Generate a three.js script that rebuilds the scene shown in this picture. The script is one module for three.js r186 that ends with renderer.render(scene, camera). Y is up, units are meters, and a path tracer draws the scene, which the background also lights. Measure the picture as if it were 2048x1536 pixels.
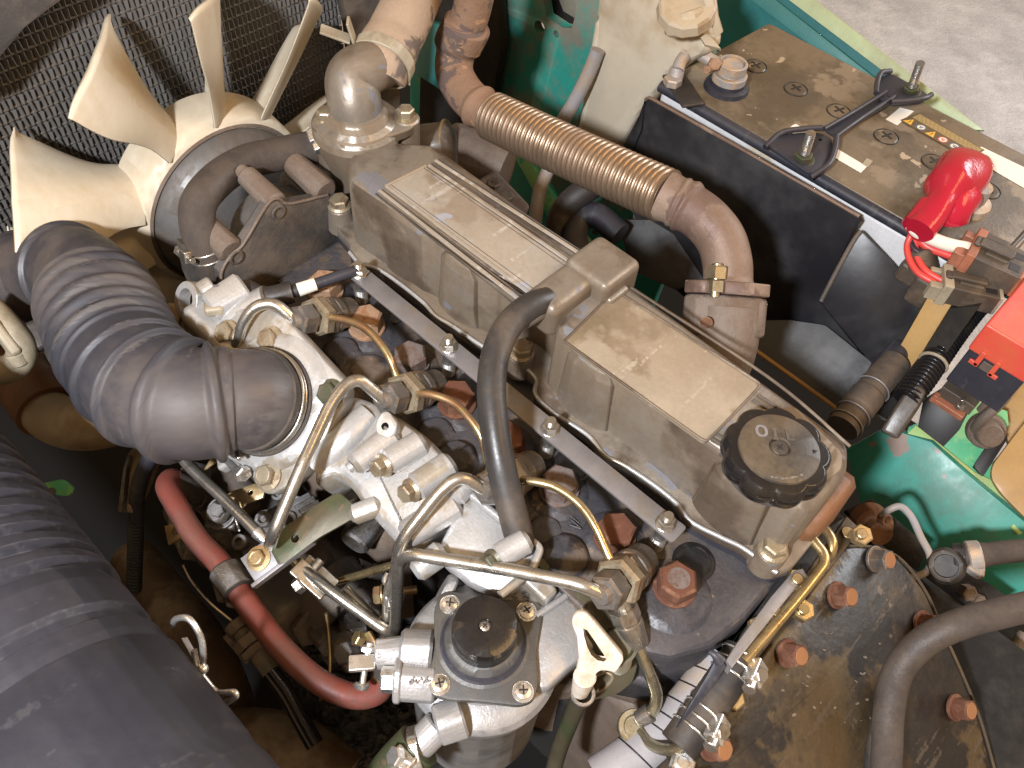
import * as THREE from 'three';
import { mergeGeometries, toCreasedNormals } from 'three/addons/utils/BufferGeometryUtils.js';
import { RoundedBoxGeometry } from 'three/addons/geometries/RoundedBoxGeometry.js';
import { RectAreaLightUniformsLib } from 'three/addons/lights/RectAreaLightUniformsLib.js';
import { TextGeometry } from 'three/addons/geometries/TextGeometry.js';
import { FontLoader } from 'three/addons/loaders/FontLoader.js';

// ---------- camera, light, exposure ----------
const scene = new THREE.Scene();
const camera = new THREE.PerspectiveCamera(2 * Math.atan(768 / 1720.3) * 180 / Math.PI, 4 / 3, 0.02, 60);
const V = (x, y, z) => new THREE.Vector3(x, y, z);
const EYE = V(0.4089, 0.5141, 0.2596);
{
  const right = V(0.71939, 0.06562, -0.6915), down = V(0.58137, -0.60168, 0.54772), fwd = V(-0.38012, -0.79604, -0.47099);
  const m = new THREE.Matrix4().makeBasis(right, down.clone().negate(), fwd.clone().negate());
  camera.quaternion.setFromRotationMatrix(m); camera.position.copy(EYE);
}
camera.updateMatrixWorld(true);
const renderer = new THREE.WebGLRenderer({ antialias: true });
renderer.setSize(1024, 768);
renderer.toneMapping = THREE.LinearToneMapping;
renderer.toneMappingExposure = 1.08;
renderer.shadowMap.enabled = true;
RectAreaLightUniformsLib.init();
scene.background = new THREE.Color().setRGB(0.47, 0.315, 0.18);       // warm dim workshop all round
// cool work lamp held to the left of the camera
const key = new THREE.SpotLight(new THREE.Color().setRGB(0.925, 0.95, 1.0), 7.6, 0, 1.15, 0.35, 2);
key.position.set(0.40, 0.82, 0.76); key.target.position.set(0.16, 0, -0.12);
key.castShadow = true; key.shadow.radius = 2.2; key.shadow.mapSize.set(2048, 2048); key.shadow.bias = -0.0005;
scene.add(key, key.target);
// warm tubes of the workshop ceiling
function ceilingLamp(x, y, z, w, h, tx, ty, tz, col, power) {
  const l = new THREE.RectAreaLight(new THREE.Color().setRGB(...col), power, w, h);
  l.position.set(x, y, z); l.lookAt(tx, ty, tz); scene.add(l);
}
ceilingLamp(1.6, 2.2, -0.9, 1.4, 0.6, 0.2, 0, -0.1, [1.0, 0.60, 0.25], 8.5);
ceilingLamp(-1.2, 2.0, 0.9, 1.4, 0.5, 0.1, 0, 0, [1.0, 0.70, 0.40], 2.5);
// daylight from the open door side, over the floor beyond the truck
ceilingLamp(1.2, 1.3, -2.6, 1.6, 1.0, 0.4, -0.7, -1.4, [0.9, 0.94, 1.0], 11.0);

// ---------- turning a direction of view into a place in the engine bay (metres) ----------
const q = (px, py) => V((px - 1024) / 1720.3, -(py - 768) / 1720.3, -1).applyQuaternion(camera.quaternion);
const D = (px, py, d) => q(px, py).multiplyScalar(d).add(EYE);
const Y = (px, py, y) => { const r = q(px, py); return r.multiplyScalar((y - EYE.y) / r.y).add(EYE); };
const X = (px, py, x) => { const r = q(px, py); return r.multiplyScalar((x - EYE.x) / r.x).add(EYE); };
const Z = (px, py, z) => { const r = q(px, py); return r.multiplyScalar((z - EYE.z) / r.z).add(EYE); };
const PL = (px, py, p0, n) => { const r = q(px, py); return r.multiplyScalar(n.dot(p0.clone().sub(EYE)) / n.dot(r)).add(EYE); };
const depthOf = (p) => p.clone().sub(EYE).dot(V(-0.38012, -0.79604, -0.47099));
const mm = (px, depth) => px * depth / 1720.3;     // size of px at that depth

// ---------- seeded noise ----------
let seed = 7;
const rnd = () => { seed = (seed * 1664525 + 1013904223) >>> 0; return seed / 4294967296; };
const rr = (a, b) => a + (b - a) * rnd();
const N = 512;
function field(freq, oct, gain = 0.55, sx = 1, sy = 1) {
  const out = new Float32Array(N * N); let amp = 1, tot = 0;
  for (let o = 0; o < oct; o++) {
    const fx = Math.round(freq * sx * 2 ** o), fy = Math.round(freq * sy * 2 ** o);
    const g = new Float32Array(fx * fy); for (let i = 0; i < g.length; i++) g[i] = rnd();
    for (let y = 0; y < N; y++) {
      const v = y / N * fy, y0 = Math.floor(v), ty = v - y0, sy2 = ty * ty * (3 - 2 * ty), a0 = (y0 % fy) * fx, a1 = ((y0 + 1) % fy) * fx;
      for (let x = 0; x < N; x++) {
        const u = x / N * fx, x0 = Math.floor(u), tx = u - x0, s = tx * tx * (3 - 2 * tx), b0 = x0 % fx, b1 = (x0 + 1) % fx;
        const p = g[a0 + b0] + (g[a0 + b1] - g[a0 + b0]) * s, r = g[a1 + b0] + (g[a1 + b1] - g[a1 + b0]) * s;
        out[y * N + x] += amp * (p + (r - p) * sy2);
      }
    }
    tot += amp; amp *= gain;
  }
  let lo = 1e9, hi = -1e9; for (const v of out) { if (v < lo) lo = v; if (v > hi) hi = v; }
  for (let i = 0; i < out.length; i++) out[i] = (out[i] - lo) / (hi - lo);
  return out;
}
const F = { low: field(4, 5), mid: field(9, 5), fine: field(40, 3, 0.7), grain: field(128, 2, 0.8), streak: field(6, 4, 0.6, 6, 0.6), blot: field(14, 4, 0.5) };
const st = (a, b, x) => { const t = Math.min(1, Math.max(0, (x - a) / (b - a))); return t * t * (3 - 2 * t); };
const toS = (c) => 255 * Math.min(1, Math.max(0, c <= 0.0031308 ? c * 12.92 : 1.055 * c ** (1 / 2.4) - 0.055));
const bumps = {};
function bumpTex(kind) {
  if (bumps[kind]) return bumps[kind];
  const d = new Uint8Array(N * N * 4);
  for (let i = 0; i < N * N; i++) {
    const v = kind === 'cast' ? 0.55 * F.fine[i] + 0.45 * F.grain[i] : kind === 'dent' ? 0.7 * F.mid[i] + 0.3 * F.fine[i] : kind === 'scratch' ? 0.6 * F.streak[i] + 0.4 * F.grain[i] : st(0.35, 0.75, F.blot[i]) * 0.7 + 0.3 * F.grain[i];
    d[i * 4] = d[i * 4 + 1] = d[i * 4 + 2] = 255 * v; d[i * 4 + 3] = 255;
  }
  const t = new THREE.DataTexture(d, N, N); t.wrapS = t.wrapT = THREE.RepeatWrapping; t.magFilter = t.minFilter = THREE.LinearFilter; t.needsUpdate = true;
  return bumps[kind] = t;
}
let wearT;
function wear() {          // shared roughness variation of painted, rubber and plastic surfaces
  if (wearT) return wearT;
  const d = new Uint8Array(N * N * 4).fill(255);
  for (let i = 0; i < N * N; i++) d[i * 4] = d[i * 4 + 1] = d[i * 4 + 2] = 255 * (0.62 + 0.38 * st(0.2, 0.75, 0.7 * F.low[i] + 0.3 * F.fine[i]));
  wearT = new THREE.DataTexture(d, N, N); wearT.wrapS = wearT.wrapT = THREE.RepeatWrapping; wearT.magFilter = wearT.minFilter = THREE.LinearFilter; wearT.needsUpdate = true; return wearT;
}
// base colour with a second (dirt) and a third (chips, stains) colour laid over it by noise; linear values
let matCount = 0;
function mat(base, o = {}) {
  const { dirt = null, lo = 0.45, hi = 0.7, field: f = 'low', chip = null, chipAt = 0.72, chipField = 'blot', vary = 0.18, rough = 0.6, roughDirt = 0.2, metal = 0, metalDirt = metal * 0.25, size = 0.12, bump = 'cast', bumpScale = 0.00025, flat = false, physical = null, specks = 0, stain = null, stainAt = 0.6, stainSoft = 0.08, scratch = null } = o;
  const par = { roughness: rough, metalness: metal };
  if (!flat) {
    const d = new Uint8Array(N * N * 4), m = new Uint8Array(N * N * 4), ox = (matCount * 131) % N, oy = (matCount * 197) % N; matCount++;
    for (let y = 0; y < N; y++) for (let x = 0; x < N; x++) {
      const i = y * N + x, j = ((y + oy) % N) * N + ((x + ox) % N);
      const wob = 0.75 * F[f][j] + 0.25 * F.fine[j];
      const k = dirt ? st(lo, hi, wob) : 0, c = chip ? st(chipAt, chipAt + 0.035, 0.8 * F[chipField][(j + N * 37) % (N * N)] + 0.2 * F.fine[j]) : 0;
      const g = 1 + vary * (F.mid[j] - 0.5) + vary * 0.8 * (F.grain[j] - 0.5);
      const sj = (j + N * 211 + 97) % (N * N), sk = stain ? st(stainAt, stainAt + stainSoft, 0.7 * F.low[sj] + 0.2 * F.mid[sj] + 0.1 * F.fine[sj]) : 0, sc = scratch ? st(0.70, 0.78, F.streak[sj] * 0.8 + F.grain[j] * 0.2) * 0.7 : 0;
      const sp = specks && F.grain[(j * 3 + 77) % (N * N)] > 1 - specks ? 1 : 0;
      for (let e = 0; e < 3; e++) {
        let v = base[e]; if (dirt) v += (dirt[e] - v) * k; if (stain) v += (stain[e] - v) * sk; if (scratch) v += (scratch[e] - v) * sc; if (chip) v += (chip[e] - v) * c; if (sp) v = v * 0.5;
        d[i * 4 + e] = toS(v * g);
      }
      d[i * 4 + 3] = 255;
      const ro = Math.min(1, rough + roughDirt * k + 0.25 * c * (1 - rough) + 0.12 * (F.mid[j] - 0.5));
      m[i * 4] = 255; m[i * 4 + 1] = 255 * Math.max(0.05, ro); m[i * 4 + 2] = 255 * (metal + (metalDirt - metal) * Math.max(k, c)); m[i * 4 + 3] = 255;
    }
    const mk = (a, srgb) => { const t = new THREE.DataTexture(a, N, N); t.wrapS = t.wrapT = THREE.RepeatWrapping; t.magFilter = t.minFilter = THREE.LinearFilter; t.repeat.set(1 / size, 1 / size); if (srgb) t.colorSpace = THREE.SRGBColorSpace; t.needsUpdate = true; return t; };
    par.map = mk(d, true);
    if (metal > 0 && size >= 0.1) { const orm = mk(m, false); par.roughnessMap = par.metalnessMap = orm; par.roughness = par.metalness = 1; }
    else { const s = wear().clone(); s.repeat.set(1 / size, 1 / size); s.needsUpdate = true; par.roughnessMap = s; par.roughness = Math.min(1, rough * 1.2); par.metalness = metal; }
    if (bump) { const b = bumpTex(bump).clone(); b.repeat.set(1 / size, 1 / size); b.needsUpdate = true; par.bumpMap = b; par.bumpScale = bumpScale; }
  } else par.color = new THREE.Color().setRGB(...base);
  return physical ? new THREE.MeshPhysicalMaterial({ ...par, ...physical }) : new THREE.MeshStandardMaterial({ ...par, side: THREE.DoubleSide });
}

// ---------- geometry helpers ----------
function prep(g) {
  if (g.userData.ready) return g;
  if (!g.attributes.normal) g.computeVertexNormals();
  const own = g.userData.uvm; let h = g.index ? g.toNonIndexed() : g;
  const p = h.attributes.position, n = h.attributes.normal;
  if (!own) {
    const uv = new Float32Array(p.count * 2), a = V(), b = V(), c = V();
    for (let i = 0; i < p.count; i += 3) {
      a.fromBufferAttribute(p, i); b.fromBufferAttribute(p, i + 1); c.fromBufferAttribute(p, i + 2);
      const fn = b.clone().sub(a).cross(c.clone().sub(a)), ax = Math.abs(fn.x), ay = Math.abs(fn.y), az = Math.abs(fn.z);
      [a, b, c].forEach((w, k) => { const u = ax > ay && ax > az ? [w.z, w.y] : ay > az ? [w.x, w.z] : [w.x, w.y]; uv[(i + k) * 2] = u[0] + 0.31; uv[(i + k) * 2 + 1] = u[1] + 0.17; });
    }
    h.setAttribute('uv', new THREE.BufferAttribute(uv, 2));
  }
  const o = new THREE.BufferGeometry();
  o.setAttribute('position', h.attributes.position); o.setAttribute('normal', h.attributes.normal); o.setAttribute('uv', h.attributes.uv);
  o.userData.ready = true; return o;
}
const join = (l) => { const a = (Array.isArray(l) ? l.flat(9) : [l]).map(prep); const g = a.length > 1 ? mergeGeometries(a) : a[0]; return g; };
function orient(g, p, dir, roll = 0) {        // y axis of g goes along dir, origin to p
  if (roll) g.rotateY(roll);
  g.applyQuaternion(new THREE.Quaternion().setFromUnitVectors(V(0, 1, 0), dir.clone().normalize()));
  return g.translate(p.x, p.y, p.z);
}
function lathe(p, dir, prof, seg = 32, roll = 0, crease = 0.7) {
  const g = new THREE.LatheGeometry(prof.map(([r, h]) => new THREE.Vector2(Math.max(r, 1e-5), h)), seg);
  return orient(toCreasedNormals(g, crease), p, dir, roll);
}
const cylP = (r0, r1, h, b) => [[0, 0], [r0 - b, 0], [r0, b], [r1, h - b], [r1 - b, h], [0, h]];
function cyl(p0, p1, r0, r1 = r0, seg = 24, b) { const d = p1.clone().sub(p0), h = d.length(); return lathe(p0, d, cylP(r0, r1, h, b ?? Math.min(r0, r1, h) * 0.12), seg); }
function pipe(p, dir, ro, ri, h, seg = 32) { return lathe(p, dir, [[ri, 0], [ro - 0.0006, 0], [ro, 0.0006], [ro, h - 0.0006], [ro - 0.0006, h], [ri, h], [ri, 0]], seg); }
function hex(p, dir, r, h, roll = 0, dome = 0) { return lathe(p, dir, [[0, 0], [r, 0], [r, h - r * 0.14], [r * 0.86, h], [dome ? r * 0.5 : 0, h + dome], [0, h + dome]], 6, roll, 0.3); }
function bolt(p, dir, r, h, o = {}) {
  const d = dir.clone().normalize(), g = [];
  let q0 = p.clone();
  if (o.washer) { g.push(lathe(q0, d, cylP(o.washer, o.washer, o.wh || 0.002, 0.0004), 28)); q0 = q0.addScaledVector(d, (o.wh || 0.002) - 0.0001); }
  if (o.flange) g.push(lathe(q0, d, [[0, 0], [o.flange, 0], [o.flange, 0.001], [r, 0.0028], [0, 0.0028]], 28));
  g.push(hex(q0, d, r, h, o.roll ?? 0.3));
  if (o.dish !== false) g.push(lathe(q0.clone().addScaledVector(d, h - 0.0001), d, [[0, 0.0003], [r * 0.55, 0.0002], [r * 0.62, 0.0005], [r * 0.7, 0.0001]], 24));
  return g;
}
function sweep(pts, r, o = {}) {
  const seg = o.seg || Math.max(24, pts.length * 10), rad = o.rad || 16, cap = o.cap !== false;
  const c = pts.getPointAt ? pts : new THREE.CatmullRomCurve3(pts, !!o.closed, o.type || 'centripetal');
  const fr = c.computeFrenetFrames(seg, !!o.closed), len = c.getLength(), fn = typeof r === 'function' ? r : () => r;
  const pos = [], uv = [], idx = [], rings = [];
  for (let i = 0; i <= seg; i++) {
    const t = i / seg, p = c.getPointAt(t), ring = [];
    for (let j = 0; j <= rad; j++) {
      const a = j / rad * Math.PI * 2, rr2 = fn(t, a), cs = Math.cos(a) * rr2, sn = Math.sin(a) * rr2;
      pos.push(p.x + fr.normals[i].x * cs + fr.binormals[i].x * sn, p.y + fr.normals[i].y * cs + fr.binormals[i].y * sn, p.z + fr.normals[i].z * cs + fr.binormals[i].z * sn);
      uv.push(t * len, j / rad * 2 * Math.PI * fn(t, 0)); ring.push(i * (rad + 1) + j);
    }
    rings.push(ring);
  }
  for (let i = 0; i < seg; i++) for (let j = 0; j < rad; j++) { const a = rings[i][j], b = rings[i + 1][j], d = rings[i + 1][j + 1], e = rings[i][j + 1]; idx.push(a, e, b, b, e, d); }
  const g = new THREE.BufferGeometry();
  g.setAttribute('position', new THREE.Float32BufferAttribute(pos, 3)); g.setAttribute('uv', new THREE.Float32BufferAttribute(uv, 2)); g.setIndex(idx); g.computeVertexNormals();
  const nn = g.attributes.normal, a = V(), b = V();
  for (const ring of rings) { a.fromBufferAttribute(nn, ring[0]); b.fromBufferAttribute(nn, ring[rad]); a.add(b).normalize(); nn.setXYZ(ring[0], a.x, a.y, a.z); nn.setXYZ(ring[rad], a.x, a.y, a.z); }
  g.userData.uvm = true;
  const out = [g];
  if (cap && !o.closed) for (const e of [0, seg]) {
    const p = c.getPointAt(e / seg), cp = [p.x, p.y, p.z], ci = [];
    for (let j = 0; j <= rad; j++) { const k = (e * (rad + 1) + j) * 3; cp.push(pos[k], pos[k + 1], pos[k + 2]); }
    for (let j = 1; j <= rad; j++) e ? ci.push(0, j, j + 1) : ci.push(0, j + 1, j);
    const cg = new THREE.BufferGeometry(); cg.setAttribute('position', new THREE.Float32BufferAttribute(cp, 3)); cg.setIndex(ci); cg.computeVertexNormals(); out.push(cg);
  }
  return out;
}
// points along straight legs with rounded corners of radius rc
function bent(pts, rc = 0.01, n = 6) {
  const out = [pts[0].clone()];
  for (let i = 1; i < pts.length - 1; i++) {
    const a = pts[i - 1], b = pts[i], c = pts[i + 1], u = a.clone().sub(b), w = c.clone().sub(b), k = Math.min(rc, u.length() * 0.49, w.length() * 0.49);
    const s = b.clone().addScaledVector(u.normalize(), k), e = b.clone().addScaledVector(w.normalize(), k);
    for (let j = 0; j <= n; j++) { const t = j / n; out.push(s.clone().multiplyScalar((1 - t) ** 2).addScaledVector(b, 2 * t * (1 - t)).addScaledVector(e, t * t)); }
  }
  out.push(pts[pts.length - 1].clone()); return out;
}
const rodPipe = (pts, r, rc = 0.012, o = {}) => sweep(bent(pts, rc), r, { seg: 90, rad: 14, ...o });
// solid slab: outline points on a plane with normal n (its top face), th deep below it
function slab(pts, n, th, o = {}) {
  n = n.clone().normalize();
  const u = Math.abs(n.y) > 0.9 ? V(1, 0, 0) : V(0, 1, 0); const ex = u.clone().addScaledVector(n, -u.dot(n)).normalize(), ey = n.clone().cross(ex), p0 = pts[0];
  const to2 = (p) => { const d = p.clone().sub(p0); return new THREE.Vector2(d.dot(ex), d.dot(ey)); };
  let fl = pts.map(to2); if (o.round) fl = round2(fl, o.round);
  const sh = new THREE.Shape(o.smooth ? new THREE.SplineCurve([...fl, fl[0]]).getPoints(o.smooth).slice(0, -1) : fl);
  for (const h of o.holes || []) {
    if (h.c) { const c = to2(h.c), pa = new THREE.Path(); pa.absarc(c.x, c.y, h.r, 0, Math.PI * 2, true); sh.holes.push(pa); } else sh.holes.push(new THREE.Path(h.map(to2)));
  }
  const b = o.bevel ?? Math.min(0.0006, th * 0.3);
  const g = new THREE.ExtrudeGeometry(sh, { depth: Math.max(th - 2 * b, 1e-4), bevelEnabled: b > 0, bevelThickness: b, bevelSize: b, bevelOffset: -b, bevelSegments: o.bs || (b > 0.0015 ? 4 : 2), curveSegments: 20 });
  g.translate(0, 0, -(th - b));
  g.applyMatrix4(new THREE.Matrix4().makeBasis(ex, ey, n)); g.translate(p0.x, p0.y, p0.z);
  return b > 0.0015 ? toCreasedNormals(g, 0.75) : toCreasedNormals(g, 0.5);
}
function round2(pts, r) {
  const out = [];
  for (let i = 0; i < pts.length; i++) {
    const a = pts[(i + pts.length - 1) % pts.length], b = pts[i], c = pts[(i + 1) % pts.length];
    const u = a.clone().sub(b), w = c.clone().sub(b), k = Math.min(r, u.length() * 0.45, w.length() * 0.45);
    const s = b.clone().addScaledVector(u.normalize(), k), e = b.clone().addScaledVector(w.normalize(), k);
    for (let j = 0; j <= 4; j++) { const t = j / 4; out.push(s.clone().multiplyScalar((1 - t) ** 2).addScaledVector(b, 2 * t * (1 - t)).addScaledVector(e, t * t)); }
  }
  return out;
}
// box with rounded edges, its axes given
function box(c, sx, sy, sz, o = {}) {
  const g = new RoundedBoxGeometry(sx, sy, sz, 3, Math.min(o.r ?? 0.0015, sx * 0.49, sy * 0.49, sz * 0.49));
  if (o.x) { const ex = o.x.clone().normalize(), ey = (o.y || V(0, 1, 0)).clone().addScaledVector(ex, -(o.y || V(0, 1, 0)).dot(ex)).normalize(); g.applyMatrix4(new THREE.Matrix4().makeBasis(ex, ey, ex.clone().cross(ey))); }
  return g.translate(c.x, c.y, c.z);
}
const ball = (c, r) => new THREE.SphereGeometry(r, 24, 16).translate(c.x, c.y, c.z);
const ring = (c, dir, R, r, o = {}) => { const g = new THREE.TorusGeometry(R, r, 12, 40, o.arc || Math.PI * 2); if (o.start) g.rotateZ(o.start); g.rotateX(Math.PI / 2); return orient(g, c, dir); };

// ---------- things and parts ----------
const used = {}, org = new Map();
const numbered = (n) => { const k = used[n] = (used[n] ?? -1) + 1; return k ? n + '_' + String(k).padStart(3, '0') : n; };
function thing(name, label, category, p, group) {
  const o = new THREE.Group(); o.name = numbered(name); o.position.copy(p); scene.add(o); org.set(o, p.clone());
  o.userData = { label, category }; if (group) o.userData.group = group;
  return o;
}
function part(parent, name, geos, m, o = {}) {
  const g = join(geos).clone(), p = org.get(parent); g.translate(-p.x, -p.y, -p.z);
  const x = new THREE.Mesh(g, m); x.name = name; x.castShadow = x.receiveShadow = true; parent.add(x); org.set(x, p);
  if (o.label) x.userData.label = o.label; if (o.stuff) x.userData.kind = 'stuff';
  return x;
}
function solo(name, label, category, geos, m, group) {
  const g = join(geos).clone(); g.computeBoundingBox(); const b = g.boundingBox, p = V((b.min.x + b.max.x) / 2, b.min.y, (b.min.z + b.max.z) / 2); g.translate(-p.x, -p.y, -p.z);
  const x = new THREE.Mesh(g, m); x.name = numbered(name); x.position.copy(p); x.castShadow = x.receiveShadow = true; scene.add(x); org.set(x, p);
  x.userData = { label, category }; if (group) x.userData.group = group; return x;
}
function copyOf(src, p, label, quat) {
  const c = src.clone(); c.name = numbered(src.name.replace(/_\d{3}$/, '')); c.position.copy(p); if (quat) c.quaternion.copy(quat); c.userData = { ...src.userData, label }; scene.add(c); return c;
}
const struct = (o) => { o.userData = { kind: 'structure' }; return o; };
const UP = V(0, 1, 0), XX = V(1, 0, 0), ZZ = V(0, 0, 1);

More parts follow.
